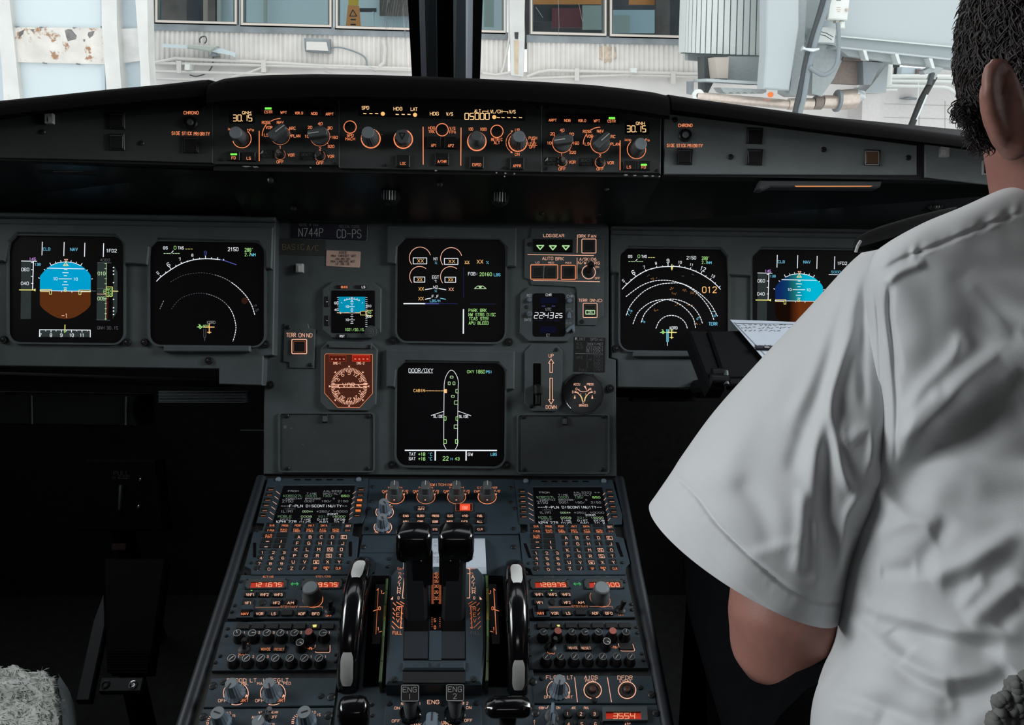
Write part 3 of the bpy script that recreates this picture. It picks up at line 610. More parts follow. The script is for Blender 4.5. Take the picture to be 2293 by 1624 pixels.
def big_screws(T, P, r=9):
    for x, y in P:
        p = T.L(x, y); R = r * T.sc_(x, y)
        o = T.part('fastener', MB().lathe([(R, -.002), (R, .0015), (R * .85, .003), (R * .6, .003), (R * .55, .0015), (R * .3, .0015)], n=18), 'black', smooth=35, loc=(p.x, p.y, 0)); T.part('screw', MB().lathe([(R * .45, .001), (R * .45, .0028), (R * .2, .0034)], n=12), 'screwdark', o, smooth=40)
big_screws(TL, [(9, 761), (285, 767), (324, 767), (596, 771), (468, 808)])
big_screws(TC, [(880, 763), (1140, 766), (877, 1041), (1135, 1042), (606, 862), (1366, 870)], 9)
big_screws(TR, [(1379, 781)], 8)
TC.ln([(868, 790), (868, 790.5)], 1, 'panel')
def display(name, label, plane, P, cx, cy, view=(0, 0, 1), group='display units'):
    T = Thing(name, label, 'display', plane, cx, cy, group)
    x0, y0, x1, y1, r, sk = P
    def o(g, z):
        return T.pts([(x + sk * (y - y0), y + (x - x0) * .012) for x, y in rr(x0 - g, y0 - g, x1 + g, y1 + g, r + g, 6)], z)
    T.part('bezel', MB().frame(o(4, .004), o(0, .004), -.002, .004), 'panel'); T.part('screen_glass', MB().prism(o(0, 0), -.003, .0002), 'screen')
    T.vw = view; return T
# ---------------- flight displays
def pfd(T, fo=False):
    for x, a, b in ((440, 335, 470), (667, 338, 478), (882, 345, 485), (1077, 350, 488)): T.ln([(x, a), (x - 4, b)], 8, 'WH')
    T.t('CLB', 485, 408, 28, 'CY', w=72, wt=.14); T.t('NAV', 768, 411, 30, 'CY', w=74, wt=.16); T.t('1FD2', 1158, 425, 32, 'WH', w=106, wt=.17)
    T.t('145', 337, 512, 27, 'MG', w=66, wt=.16); T.t('138', 390, 568, 26, 'CY', w=60, wt=.16)
    T.fill([(222, 542), (328, 542), (322, 1135), (214, 1135)], 'TAPE'); T.ln([(222, 532), (382, 535)], 7, 'WH'); T.ln([(347, 540), (338, 830)], 9, 'WH')
    for y in (548, 622, 692, 765): T.ln([(326, y), (344, y)], 7, 'WH')
    T.t('060', 262, 620, 32, 'WH', w=78, wt=.16); T.t('040', 258, 765, 32, 'WH', w=78, wt=.16); T.ln([(202, 832), (366, 833)], 10, 'YE'); T.fill([(340, 834), (370, 818), (370, 848)], 'YE')
    top = [(417, 690), (440, 660), (480, 618), (530, 580), (600, 552), (685, 540), (770, 552), (840, 580), (890, 618), (930, 660), (945, 690)]; top = interp(top, 40)
    if fo:
        cols = [(.004, .02, .11), (.004, .025, .12), (.003, .05, .13), (.01, .14, .14), (0, .30, .40), (0, .42, .60), (0, .45, .64), (0, .45, .64), (0, .45, .64)]; nS = 32; wS = 528 / nS
        ys = lambda x: next((a[1] + (b[1] - a[1]) * (x - a[0]) / (b[0] - a[0]) for a, b in zip(top, top[1:]) if a[0] <= x <= b[0]), 690)
        for i in range(nS):
            a, b = 417 + wS * i, 417 + wS * (i + 1); q = i / nS * 8; k = int(q); c = [u + (v - u) * (q - k) for u, v in zip(cols[k], cols[k + 1])]; em('SKYF%d' % i, c, 1); T.fill([(a, 842), (a, ys(a)), ((a + b) / 2, ys((a + b) / 2)), (b, ys(b)), (b, 842)], 'SKYF%d' % i)
            g = max(0, min(1, (i - 9) / 7)); em('EARF%d' % i, (.008 + .115 * g, .003 + .025 * g, .002 + .004 * g), 1); T.fill([(a, 845), (b, 845), (b, 985 + 130 * math.sqrt(max(0, 1 - ((b - 680) / 264) ** 2))), (a, 985 + 130 * math.sqrt(max(0, 1 - ((a - 680) / 264) ** 2)))], 'EARF%d' % i)
    else:
        T.fill([(415, 842)] + top + [(943, 846)], 'SKY'); T.fill([(415, 842), (943, 846), (943, 985)] + interp([(943, 985), (918, 1020), (870, 1062), (780, 1115), (680, 1135), (580, 1115), (490, 1062), (440, 1020), (415, 985)], 40) , 'EARTH'); T.t('-1', 672, 1100, 40, 'PK', w=60, wt=.15)
    z = .0003
    T.ln([(490, 606), (875, 614)], 7, 'WH', z)
    for a, b, y in ((668, 697, 622), (650, 710, 653), (665, 695, 685), (612, 745, 717), (665, 695, 748), (648, 708, 779), (665, 693, 811)): T.ln([(a, y), (b, y + 1)], 7, 'WH', z)
    T.t('10', 575, 716, 28, 'WH', w=40, z=z, wt=.18); T.t('10', 785, 720, 28, 'WH', w=40, z=z, wt=.18)
    T.ln([(530, 578), (600, 550), (685, 539), (770, 551), (838, 580)], 6, 'WH', z)
    for a, b in (((518, 552), (532, 578)), ((575, 540), (582, 556)), ((630, 527), (634, 543)), ((740, 529), (736, 545)), ((796, 543), (789, 558)), ((853, 557), (838, 580)), ((457, 618), (467, 626)), ((910, 624), (901, 631)), ((400, 706), (412, 712)), ((962, 716), (950, 720))): T.ln([a, b], 7, 'WH', z)
    T.ln([(669, 515), (704, 515), (686, 538)], 6, 'PK', z, True); T.ln([(683, 545), (710, 581), (657, 581)], 6, 'YE', z, True); T.ln([(666, 572), (702, 572)], 5, 'YE', z)
    T.ln([(415, 840), (943, 848)], 6, 'WH', z)
    T.fill([(420, 829), (535, 829), (535, 877), (514, 877), (514, 850), (420, 848)], 'screen', z); T.ln([(420, 829), (535, 829), (535, 877), (514, 877), (514, 850), (420, 848)], 6, 'YE', z, True)
    if not fo:
        T.fill([(938, 834), (820, 834), (820, 880), (840, 880), (842, 852), (938, 852)], 'screen', z); T.ln([(938, 834), (820, 834), (820, 880), (840, 880), (842, 852), (938, 852)], 6, 'YE', z, True)
    T.ln([(667, 828), (688, 828), (688, 848), (667, 848)], 6, 'YE', z + .0002, True); T.ln([(640, 845), (640, 856)], 6, 'WH', z); T.ln([(747, 848), (747, 860)], 6, 'WH', z)
    T.t('5000' if fo else '4000', 1090, 522, 26, 'CY' if fo else 'DIM', w=100, wt=.14); T.ln([(1012, 549), (1155, 552)], 5, 'DIM' if not fo else 'WH')
    if fo: return T.done('symbology')
    T.fill([(1012, 552), (1106, 554), (1100, 1143), (1004, 1140)], 'TAPE')
    T.ln([(1106, 552), (1098, 1143)], 4, 'LGR')
    for y in (557, 611, 662, 715, 768, 922, 973, 1027, 1080, 1135): T.ln([(1090, y), (1106, y)], 6, 'LGR')
    T.t('010', 1055, 662, 34, 'LGR', w=76, wt=.16); T.t('005', 1053, 922, 34, 'LGR', w=76, wt=.16)
    T.fill([(1106, 802), (1170, 802), (1168, 898), (1102, 898)], 'screen', .0001); T.ln([(1106, 800), (1170, 802), (1168, 898), (1102, 896)], 5, 'YE', .0003, True)
    for s, y in (('80', 826), ('40', 860), ('20', 890)): T.t(s, 1137, y, 26, 'GR', w=46, z=.0003, wt=.15)
    T.t('6', 1090, 850, 40, 'GR', wt=.12); T.ln([(1010, 817), (1098, 819)], 5, 'DIM'); T.ln([(1010, 875), (1100, 877)], 5, 'PK'); T.ln([(950, 843), (996, 844)], 5, 'DIM'); T.ln([(1005, 1143), (1140, 1148)], 5, 'DIM')
    T.fill([(1186, 575), (1222, 650), (1218, 1060), (1172, 1135), (1176, 850)], 'TAPE'); T.ln([(1172, 845), (1226, 846)], 8, 'YE')
    T.fill([(1108, 905), (1128, 905), (1122, 1130), (1104, 1130)], em('maroon', (.05, .006, .006), 1).name)
    for y in (600, 636, 670, 757, 931, 1018, 1052, 1088): T.fill([(1174, y - 6), (1188, y - 6), (1187, y + 6), (1173, y + 6)], 'WH', .0002)
    T.t('QNH', 1048, 1226, 30, 'DIM', w=72, wt=.12); T.t('30.15', 1168, 1228, 30, 'DIM', w=116, wt=.13)
    T.fill([(412, 1250), (940, 1252), (938, 1322), (410, 1320)], 'TAPE'); T.ln([(410, 1318), (412, 1246), (938, 1250), (938, 1322)], 8, 'WH')
    for s, x in (('7', 420), ('8', 530), ('9', 637), ('10', 743), ('11', 852)): T.t(s, x, 1303, 32, 'WH', w=20 if len(s) < 2 else 42, wt=.18)
    for x in (530, 637, 743, 852): T.ln([(x, 1252), (x, 1272)], 7, 'WH', z)
    for x in (475, 583, 690, 798, 906): T.ln([(x, 1252), (x, 1262)], 5, 'WH', z)
    T.ln([(675, 1196), (674, 1250)], 9, 'YE', z); T.ln([(674, 1252), (682, 1264), (674, 1276), (666, 1264)], 5, 'GR', z + .0002, True)
    return T.done('symbology')
pfd(display('flight_display', 'leftmost square screen, blue sky over brown ground attitude picture', LEFT, (18, 527, 276, 766, 24, 0), 147, 648, (0, 470, 4.64)))
pfd(display('flight_display', 'attitude screen half hidden by the white sleeve and paper', RIGHT, (1685, 558, 1932, 788, 22, 0), 1800, 670, (1651.7, 503.9, 4.95)), True)
def nd_head(T, k, o):
    X = lambda x: o[0] + x * k; Y = lambda y: o[1] + y * k
    T.t('GS', X(327), Y(396), 28 * k, 'WH', w=44 * k, wt=.18); T.t('0', X(427), Y(394), 34 * k, 'GR', w=24 * k, wt=.14); T.t('TAS', X(487), Y(396), 28 * k, 'WH', w=58 * k, wt=.18)
    for x in (543, 571, 599, ): T.ln([(X(x - 9), Y(407)), (X(x + 9), Y(408))], 5 * k, 'YE')
    for x in (318, 347, 372, 411, 438, 464): T.ln([(X(x - 9), Y(453)), (X(x + 9), Y(454))], 5 * k, 'LGR')
    T.ln([(X(390), Y(448)), (X(408), Y(426))], 7 * k, 'WH')
    T.t('2150', X(1030), Y(410), 36 * k, 'WH', w=106 * k, wt=.16); T.t("288'", X(1196), Y(416), 34 * k, 'GR', w=90 * k, wt=.15); T.t('2.7', X(1182), Y(464), 32 * k, 'GR', w=60 * k, wt=.15); T.t('NM', X(1239), Y(468), 26 * k, 'CY', w=46 * k, wt=.2)
def circ(cx, cy, r, a0, a1, n=40): return [(cx + r * math.sin(math.radians(a0 + (a1 - a0) * i / n)), cy - r * math.cos(math.radians(a0 + (a1 - a0) * i / n))) for i in range(n + 1)]
def aircraft(T, x, y, k, c='AM'):
    T.ln([(x - 48 * k, y), (x + 52 * k, y)], 9 * k, c, .0003); T.ln([(x, y - 36 * k), (x, y + 66 * k)], 9 * k, c, .0003); T.ln([(x - 18 * k, y + 54 * k), (x + 18 * k, y + 54 * k)], 8 * k, c, .0003)
T = display('navigation_display', 'black map screen with partial compass arc left of the centre panel', LEFT, (334, 540, 591, 772, 24, 0), 462, 655, (300, 470, 4.64))
nd_head(T, 1, (0, 0))
arcp = interp([(235, 742), (282, 695), (387, 620), (497, 558), (620, 520), (744, 508), (868, 515), (935, 527), (1062, 570)], 64)
T.ln(arcp[:52], 8, 'WH'); T.ln(arcp[51:], 8, 'BL')
for a, b in (((282, 695), (271, 683)), ((387, 620), (370, 594)), ((497, 562), (488, 544)), ((620, 522), (616, 504)), ((744, 508), (743, 478)), ((868, 515), (870, 496)), ((806, 508), (806, 496)), ((682, 512), (680, 500)), ((556, 542), (552, 530)), ((440, 588), (434, 577)), ((335, 657), (328, 646)), ((933, 524), (931, 513))): T.ln([a, b], 7, 'WH')
T.t('5', 249, 656, 28, 'WH', wt=.18, rot=-.6); T.t('6', 358, 570, 40, 'WH', wt=.14, rot=-.5); T.t('7', 478, 513, 28, 'WH', wt=.18, rot=-.3); T.t('8', 607, 472, 26, 'WH', wt=.18); T.t('9', 741, 450, 40, 'BL', wt=.12)
c1 = interp([(380, 750), (510, 682), (670, 655), (800, 667), (940, 712), (1060, 790), (1160, 890), (1222, 990), (1255, 1090)], 80); T.dash(c1[:34], 4, 'DIM', 14, 14); T.dash(c1[33:48], 6, 'MCW', 14, 12); T.dash(c1[46:], 8, 'WH', 16, 11)
c2 = interp([(390, 1030), (470, 935), (580, 882), (700, 866), (830, 896), (940, 962), (1020, 1065), (1058, 1200), (1050, 1290), (1028, 1365)], 80); T.dash(c2[:28], 4, 'DIM', 12, 14); T.dash(c2[27:45], 5, 'MCW', 14, 12); T.dash(c2[44:], 7, 'WH', 14, 11)
T.dash([(308, 946), (290, 985), (270, 1028)], 6, 'MCW', 16, 12); T.t('7.5', 1268, 1020, 30, 'DIM', w=70, rot=1.1); T.t('KORD', 802, 1170, 28, 'MCW', w=82, wt=.12)
T.ln([(655, 1217), (830, 1219)], 5, 'GR', .0002); T.ln([(688, 1200), (706, 1218), (688, 1236), (670, 1218)], 6, 'GR', .0002, True); T.t('7L', 684, 1205, 28, 'GR', w=30); T.t('GCO', 745, 1210, 26, 'GR', w=52); aircraft(T, 782, 1219, 1)
T.ln([(725, 1240), (725, 1320), (736, 1332), (747, 1320), (747, 1240)], 5, 'DIM', .0002); T.ln([(736, 1335), (736, 1360)], 5, 'DIM'); T.fill(circ(1150, 945, 34, 0, 350, 14), em('painted_glint', (.03, .01, .006), 1).name); T.done('symbology')  # glint on the glass painted as a faint reddish disc
T = display('navigation_display', 'black map screen with dashed range arcs right of the centre panel', RIGHT, (1389, 556, 1631, 784, 22, 0), 1510, 670, (1350, 480, 4.777))
nd_head(T, .93, (-12, 83))
arcp = interp([(207, 800), (250, 755), (352, 668), (460, 605), (578, 570), (697, 559), (818, 562), (937, 590), (1048, 638), (1150, 702), (1205, 748), (1258, 802)], 80); T.ln(arcp, 8, 'WH')
for a, b in (((258, 748), (243, 733)), ((354, 668), (338, 645)), ((463, 610), (454, 594)), ((579, 572), (575, 555)), ((697, 559), (697, 525)), ((818, 562), (818, 542)), ((935, 590), (941, 570)), ((1048, 638), (1060, 610)), ((1148, 702), (1158, 684)), ((1240, 785), (1256, 768)), ((640, 562), (638, 552)), ((520, 590), (515, 580)), ((407, 640), (400, 628)), ((306, 710), (298, 698)), ((756, 560), (757, 548)), ((876, 574), (879, 563)), ((992, 612), (998, 602)), ((1098, 668), (1105, 656)), ((1198, 742), (1206, 732))): T.ln([a, b], 7, 'WH')
for s, x, y, h, r in (('5', 220, 712, 28, -.6), ('6', 326, 622, 42, -.5), ('7', 442, 566, 28, -.3), ('8', 568, 524, 26, -.15), ('9', 696, 500, 40, 0), ('10', 824, 514, 27, .1), ('11', 948, 540, 27, .25), ('12', 1070, 584, 42, .4), ('13', 1178, 660, 28, .6)): T.t(s, x, y, h, 'WH', w=None if len(s) < 2 else h * 1.3, wt=.17, rot=r)
T.ln([(738, 536), (738, 596)], 9, 'YE'); T.fill([(738, 556), (750, 572), (738, 598), (726, 572)], 'YE')
for pts in ([(248, 880), (400, 770), (540, 716), (680, 706), (800, 728), (920, 772), (1050, 860), (1150, 960), (1225, 1090)], [(250, 1080), (290, 985), (370, 885), (470, 805), (600, 752), (730, 736), (840, 742), (950, 800), (1060, 900), (1140, 1010), (1188, 1130)], [(322, 1172), (370, 1060), (450, 980), (550, 928), (680, 912), (800, 950), (900, 1025), (965, 1110), (992, 1215)], [(410, 1155), (450, 1060), (540, 970), (640, 922), (740, 908), (850, 930), (960, 990), (1030, 1080), (1068, 1175)], [(568, 1220), (600, 1150), (660, 1098), (740, 1082), (820, 1105), (880, 1160), (904, 1222)]):
    T.dash(interp(pts, 80), 8, 'WH', 18, 12)
T.t('012', 1140, 808, 62, 'AM', w=150, wt=.15); T.t('TERR', 1178, 1172, 32, 'CY', w=90, wt=.17); T.t('7.5', 286, 1052, 30, 'CY', w=66, rot=-1.0); T.t('5', 438, 1148, 28, 'CY', rot=-.8); T.t('5', 1016, 1116, 28, 'CY', rot=.9); T.t('7.5', 1190, 1062, 30, 'CY', w=70, rot=1.1)
for x, y in ((545, 695), (735, 798), (765, 845), (880, 812), (968, 848), (800, 965), (930, 975), (570, 1022), (1012, 1168)):
    for k in range(7): a = x + rnd.uniform(-28, 28); b = y + rnd.uniform(-14, 16); T.ln([(a, b), (a + rnd.uniform(-9, 9), b + rnd.uniform(-8, 8))], 5, 'TERRO')
for x, y in ((490, 655), (855, 658), (965, 642), (1110, 950)):
    for k in range(3): a = x + rnd.uniform(-16, 16); b = y + rnd.uniform(-8, 8); T.ln([(a, b), (a + 7, b + 4)], 4, 'DIM')
T.t('KORD', 757, 1216, 28, 'WH', w=80, wt=.16); aircraft(T, 735, 1264, 1, 'YE'); T.ln([(612, 1264), (780, 1262)], 5, 'GR', .0002); T.ln([(645, 1246), (660, 1264), (645, 1280), (630, 1264)], 6, 'GR', .0002, True); T.t('7L', 642, 1246, 26, 'GR', w=28); T.t('GCO', 718, 1250, 26, 'LGR', w=60)
T.ln([(682, 1230), (682, 1360), (690, 1370), (700, 1360), (700, 1230)], 6, 'CY', .0003); T.fill([(686, 1232), (696, 1232), (696, 1360), (686, 1360)], em('runway', (.10, .32, .30), 1).name, .0002); T.ln([(690, 1372), (690, 1405)], 6, 'WH'); T.done('symbology')
# ---------------- engine display (upper) and system display (lower)
T = display('engine_display', 'upper centre screen with amber crosses and green memo lines', MAIN, (890, 534, 1132, 764, 24, -.008), 1010, 650, (860, 480, 5.239))
for x, y in ((422, 510), (788, 516)): T.arc(x, y, 125, -128, 75, 7, 'PK', true=False, n=30); T.ln(rr(x - 80, y + 2, x + 78, y + 72, 0), 8, 'WH', closed=True); T.t('XX', x + 6, y + 36, 38, 'AM', w=70, wt=.15)
for x, y in ((418, 730), (780, 732)): T.arc(x, y, 118, -128, 38, 7, 'PK', true=False, n=26); T.ln(rr(x - 66, y + 6, x + 60, y + 66, 0), 8, 'WH', closed=True); T.t('XX', x + 2, y + 36, 34, 'AM', w=56, wt=.17)
for s, x, y, h, c, w in (('N1', 607, 523, 34, 'WH', 48), ('%', 608, 570, 26, 'CY', 24), ('EGT', 604, 739, 36, 'WH', 76), ('^C', 604, 785, 24, 'WH', 22), ('N2', 605, 856, 34, 'WH', 50), ('%', 606, 900, 26, 'CY', 24), ('F.F', 600, 966, 34, 'WH', 76), ('LBS/H', 598, 1016, 28, 'CY', 118), ('XX', 436, 876, 36, 'AM', 58), ('XX', 788, 880, 36, 'PK', 56), ('XX', 433, 990, 36, 'AM', 58), ('XX', 973, 562, 30, 'AM', 52), ('XX', 1126, 556, 42, 'AM', 70), ('%', 1214, 566, 30, 'CY', 22), ('FOB:', 1044, 699, 36, 'WH', 112), ('20160', 1192, 704, 38, 'GR', 142), ('LBS', 1327, 709, 32, 'CY', 74), ('PARK BRK', 1098, 1127, 34, 'GR', 208), ('NW STRG DISC', 1150, 1178, 34, 'GR', 314), ('TCAS STBY', 1112, 1226, 34, 'GR', 230), ('APU BLEED', 1110, 1276, 34, 'GR', 232)): T.t(s, x, y, h, c, w=w, wt=.15)
T.ln([(947, 580), (1000, 580)], 5, 'AM'); T.ln([(482, 884), (566, 870)], 9, 'WH'); T.ln([(642, 870), (726, 886)], 9, 'WH'); T.ln([(482, 998), (545, 984)], 9, 'WH'); T.ln([(660, 984), (722, 998)], 8, 'CY')
T.ln([(232, 1048), (480, 1048)], 15, 'WH'); T.ln([(480, 1048), (640, 1048)], 13, 'BL'); T.ln([(640, 1048), (860, 1048)], 9, em('DBL', (.015, .018, .08), 1).name); T.ln([(1010, 1052), (1310, 1053)], 6, 'DBL'); T.ln([(932, 620), (932, 980)], 6, 'DBL')
T.ln([(932, 1118), (930, 1398)], 15, 'WH'); T.ln([(1060, 872), (1098, 842), (1160, 842), (1198, 872)], 7, 'LGR', closed=True); T.fill([(1108, 848), (1150, 848), (1140, 864), (1118, 864)], 'LGR'); T.done('symbology')
T = display('system_display', 'lower centre screen drawing an aeroplane outline with door boxes', MAIN, (889, 811, 1131, 1043, 24, -.008), 1010, 930, (860, 770, 5.239))
T.t('DOOR/OXY', 432, 314, 44, 'WH', w=284, wt=.13); T.ln([(294, 343), (572, 343)], 5, 'WH'); T.t('OXY', 1016, 328, 32, 'GR', w=80, wt=.15); T.t('1860', 1130, 328, 38, 'GR', w=106, wt=.14); T.t('PSI', 1232, 330, 30, 'CY', w=66, wt=.18)
fus = interp([(728, 1236), (704, 1190), (700, 1120), (704, 560), (708, 460), (724, 390), (758, 330), (790, 310), (824, 330), (858, 390), (872, 460), (868, 560), (862, 1120), (860, 1190), (838, 1236)], 100); T.ln(fus, 6, 'WH')
for x, y, w, h, c in ((793, 391, 34, 24, 'LGR'), (764, 464, 24, 34, 'LGR'), (820, 464, 24, 34, 'LGR'), (856, 556, 28, 42, 'LGR'), (808, 617, 34, 22, 'LGR'), (846, 690, 42, 40, 'LGR'), (716, 877, 24, 42, 'GR'), (854, 878, 22, 42, 'GR'), (842, 973, 40, 40, 'LGR'), (716, 1147, 32, 44, 'GR'), (852, 1147, 30, 44, 'GR')): T.ln(rr(x - w / 2, y - h / 2, x + w / 2, y + h / 2, 4), 6, c, .0002, True)
T.fill(rr(708, 532, 738, 578, 6), 'AM', .0002); T.t('CABIN', 412, 549, 32, 'AM', w=128, wt=.17); T.dash([(486, 552), (706, 553)], 6, 'AM', 10, 8)
T.ln([(552, 842), (704, 792)], 6, 'WH'); T.ln([(872, 792), (1020, 845)], 6, 'WH'); T.t('SLIDE', 634, 852, 30, 'WH', w=108, wt=.18); T.t('SLIDE', 935, 854, 30, 'WH', w=108, wt=.18)
T.ln([(248, 1250), (1320, 1252)], 15, 'WH'); T.ln([(601, 1258), (600, 1366)], 15, 'WH'); T.ln([(963, 1258), (962, 1366)], 15, 'WH')
for s, x, y, h, c, w in (('TAT', 332, 1296, 34, 'WH', 74), ('SAT', 330, 1348, 34, 'WH', 76), ('+18', 442, 1297, 36, 'GR', 78), ('+18', 442, 1350, 36, 'GR', 78), ("'C", 540, 1298, 34, 'CY', 46), ("'C", 540, 1350, 34, 'CY', 46), ('22', 722, 1346, 44, 'GR', 64), ('H', 792, 1352, 28, 'CY', 20), ('43', 858, 1350, 34, 'GR', 50), ('GW', 1013, 1298, 34, 'WH', 54), ('LBS', 1287, 1298, 32, 'CY', 68)): T.t(s, x, y, h, c, w=w, wt=.16)
T.done('symbology')
# ---------------- left column of the centre panel
T = Thing('registration_placard', 'dark blue placard with white registration and call code lettering', 'placard', MAIN, 738, 518, view=(600, 480, 5.414))
T.part('placard', MB().prism(T.pts([(288, 92), (1195, 122), (1208, 138), (1204, 305), (1190, 318), (285, 288)]), -.0005, .0015, .0005), 'blue_placard'); T.ln([(1207, 140), (1203, 304), (1188, 316)], 5, 'greymark', .0015)
for s, x, y, h, w, c in (('NOSE #', 450, 127, 30, 140, 'greymark'), ('744', 578, 132, 30, 62, 'greymark'), ('N744P', 520, 220, 96, 292, 'white'), ('SELCAL', 930, 146, 30, 132, 'greymark'), ('CODE', 1066, 150, 30, 96, 'greymark'), ('CD-PS', 983, 236, 98, 290, 'white')): T.t(s, x, y, h, c, w=w, z=.0015, wt=.10 if h > 50 else .12)
T.done()
T = Thing('label_tape', 'small dark label reading BASIC A/C in tan letters', 'placard', MAIN, 673, 553, view=(600, 480, 5.414)); T.part('tape', MB().prism(T.pts([(140, 290), (700, 312), (696, 505), (138, 488)]), -.0003, .0006), 'glare'); mk('tan', (.46, .33, .15), .6); T.t('BASIC', 308, 396, 64, 'tan', w=262, z=.0006, wt=.1); T.t('A/C', 542, 408, 64, 'tan', w=138, z=.0006, wt=.1); T.done()
T = Thing('weight_placard', 'pink metal placard listing takeoff and landing weights', 'placard', MAIN, 769, 581, view=(600, 480, 5.414)); T.part('plate', MB().prism(T.pts([(718, 436), (1116, 452), (1124, 462), (1116, 640), (1104, 650), (712, 630), (705, 620), (710, 444)]), -.0005, .0012, .0004), 'pink_placard')
for s, x, y, h, w in (('A319', 906, 465, 30, 84), ('MAX TAKEOFF WGT', 918, 505, 26, 296), ('168,440 LBS.', 912, 540, 24, 186), ('MAX LANDING WGT', 910, 572, 26, 294), ('137,788 LBS.', 908, 604, 24, 190)): T.t(s, x, y, h, 'ink', w=w, z=.0012, wt=.16)
T.done()
T = Thing('plastic_clip', 'small white plastic clip below the BASIC label', 'clip', MAIN, 671, 602, view=(600, 480, 5.414)); T.part('base', MB().prism(T.rr(350, 604, 438, 712, 8), 0, .008, .0015), 'offwhite'); T.part('stem', MB().prism(T.rr(320, 625, 352, 690, 4), 0, .003), 'black'); T.part('window', MB().prism(T.rr(368, 620, 424, 700, 4, .008), .008, .0087), 'white')
def octa(x0, y0, x1, y1, c): return [(x0 + c, y0), (x1 - c, y0), (x1, y0 + c), (x1, y1 - c), (x1 - c, y1), (x0 + c, y1), (x0, y1 - c), (x0, y0 + c)]
T = Thing('standby_display', 'small square standby attitude screen with blue upper half', 'display', MAIN, 788, 693, view=(600, 480, 5.414))
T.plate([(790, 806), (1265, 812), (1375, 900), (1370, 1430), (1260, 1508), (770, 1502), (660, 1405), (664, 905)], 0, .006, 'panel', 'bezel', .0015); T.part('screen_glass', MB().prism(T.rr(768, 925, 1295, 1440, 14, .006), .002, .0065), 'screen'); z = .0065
for x0, x1, y0, y1, s, c in ((822, 968, 862, 902, 'BUGS', 'OR'), (1055, 1200, 862, 902, 'LS', 'WH'), (832, 968, 1456, 1500, 'RST', 'WH')): T.part('button', MB().prism(T.rr(x0, y0, x1, y1, 6, .006), .005, .0075, .0005), 'key'); T.t(s, (x0 + x1) / 2 + (30 if s != 'RST' else 0), (y0 + y1) / 2, 26, c, w=len(s) * 19, z=.0076, wt=.17)
for y, s in ((1060, '+'), (1290, '-')): T.part('button', MB().prism(T.rr(680, y - 62, 742, y + 62, 10, .006), .005, .0075, .0006), 'key'); T.t(s, 716, y, 22, 'WH', z=.0076)
T.fill([(858, 1000), (1178, 1000), (1178, 1176), (1120, 1176), (1120, 1192), (862, 1192)], em('SKY2', (0, .26, .42), 1).name, z); z += .0003; T.ln([(858, 1196), (1120, 1198)], 6, 'PK', z)
for y, w in ((1078, 16), (1098, 10), (1120, 32), (1140, 10), (1160, 16), (1178, 10), (1220, 10), (1240, 16), (1260, 10), (1280, 32), (1302, 10), (1322, 16)): T.ln([(1018 - w, y), (1018 + w, y)], 6, 'WH', z)
T.t('10', 960, 1120, 26, 'WH', w=38, z=z, wt=.2); T.t('10', 960, 1280, 26, 'WH', w=38, z=z, wt=.2); T.ln([(925, 1045), (970, 1032), (1018, 1026), (1066, 1032), (1108, 1045)], 6, 'WH', z)
for a, b in (((925, 1050), (932, 1030)), ((955, 1040), (958, 1018)), ((985, 1030), (987, 1012)), ((1048, 1030), (1050, 1012)), ((1080, 1040), (1084, 1018)), ((1103, 1052), (1110, 1034)), ((890, 1070), (900, 1078)), ((1140, 1078), (1150, 1070))): T.ln([a, b], 5, 'WH', z)
T.fill([(1004, 1006), (1032, 1006), (1018, 1024)], 'PK', z); T.ln([(1018, 1040), (1034, 1060), (1002, 1060)], 5, 'WH', z, True)
for i in range(9): T.ln([(845 if i % 2 else 838, 1008 + i * 23), (858, 1008 + i * 23)], 5, 'WH', z)
for i in range(15): T.ln([(1182, 1010 + i * 25), (1204, 1010 + i * 25)], 5, 'WH', z)
T.t('60', 828, 1076, 26, 'WH', w=42, z=z, wt=.18); T.t('40', 828, 1158, 26, 'WH', w=42, z=z, wt=.18); T.t('010', 1222, 1112, 26, 'WH', w=56, z=z, wt=.18); T.t('005', 1220, 1238, 26, 'WH', w=60, z=z, wt=.18); T.ln([(838, 1196), (862, 1196)], 6, 'PK', z); T.fill([(860, 1196), (886, 1182), (886, 1210)], 'AM', z)
T.fill([(1122, 1176), (1208, 1176), (1208, 1222), (1122, 1222)], 'screen', z); T.ln([(1270, 1164), (1208, 1164), (1208, 1176), (1122, 1176), (1122, 1222), (1208, 1222), (1208, 1232), (1270, 1232)], 5, 'YE', z + .0002); T.t('6', 1192, 1198, 30, 'AM', z=z + .0002); T.t('40', 1230, 1190, 28, 'GR', w=38, z=z, wt=.13)
for a, b in ((925, 980), (1060, 1115)): T.ln([(a, 1194), (b, 1194)], 8, 'AM', z)
T.t('1021', 974, 1398, 30, 'GR', w=82, z=z, wt=.14); T.t('/30.15', 1094, 1400, 30, 'GR', w=132, z=z, wt=.14); T.t('ATT', 800, 1476, 24, 'dimprint', w=50, z=.0061)
p = T.L(1252, 1424, .006); o = T.part('setting_knob', MB().lathe([(.0092, .006), (.0092, .010), (.0086, .0115), (.0072, .011), (.0067, .012), (.0051, .0115), (.0044, .0125), (.0024, .0121), (.0019, .013)], n=28), 'knob', smooth=35, loc=(p.x, p.y, 0)); T.done('symbology')
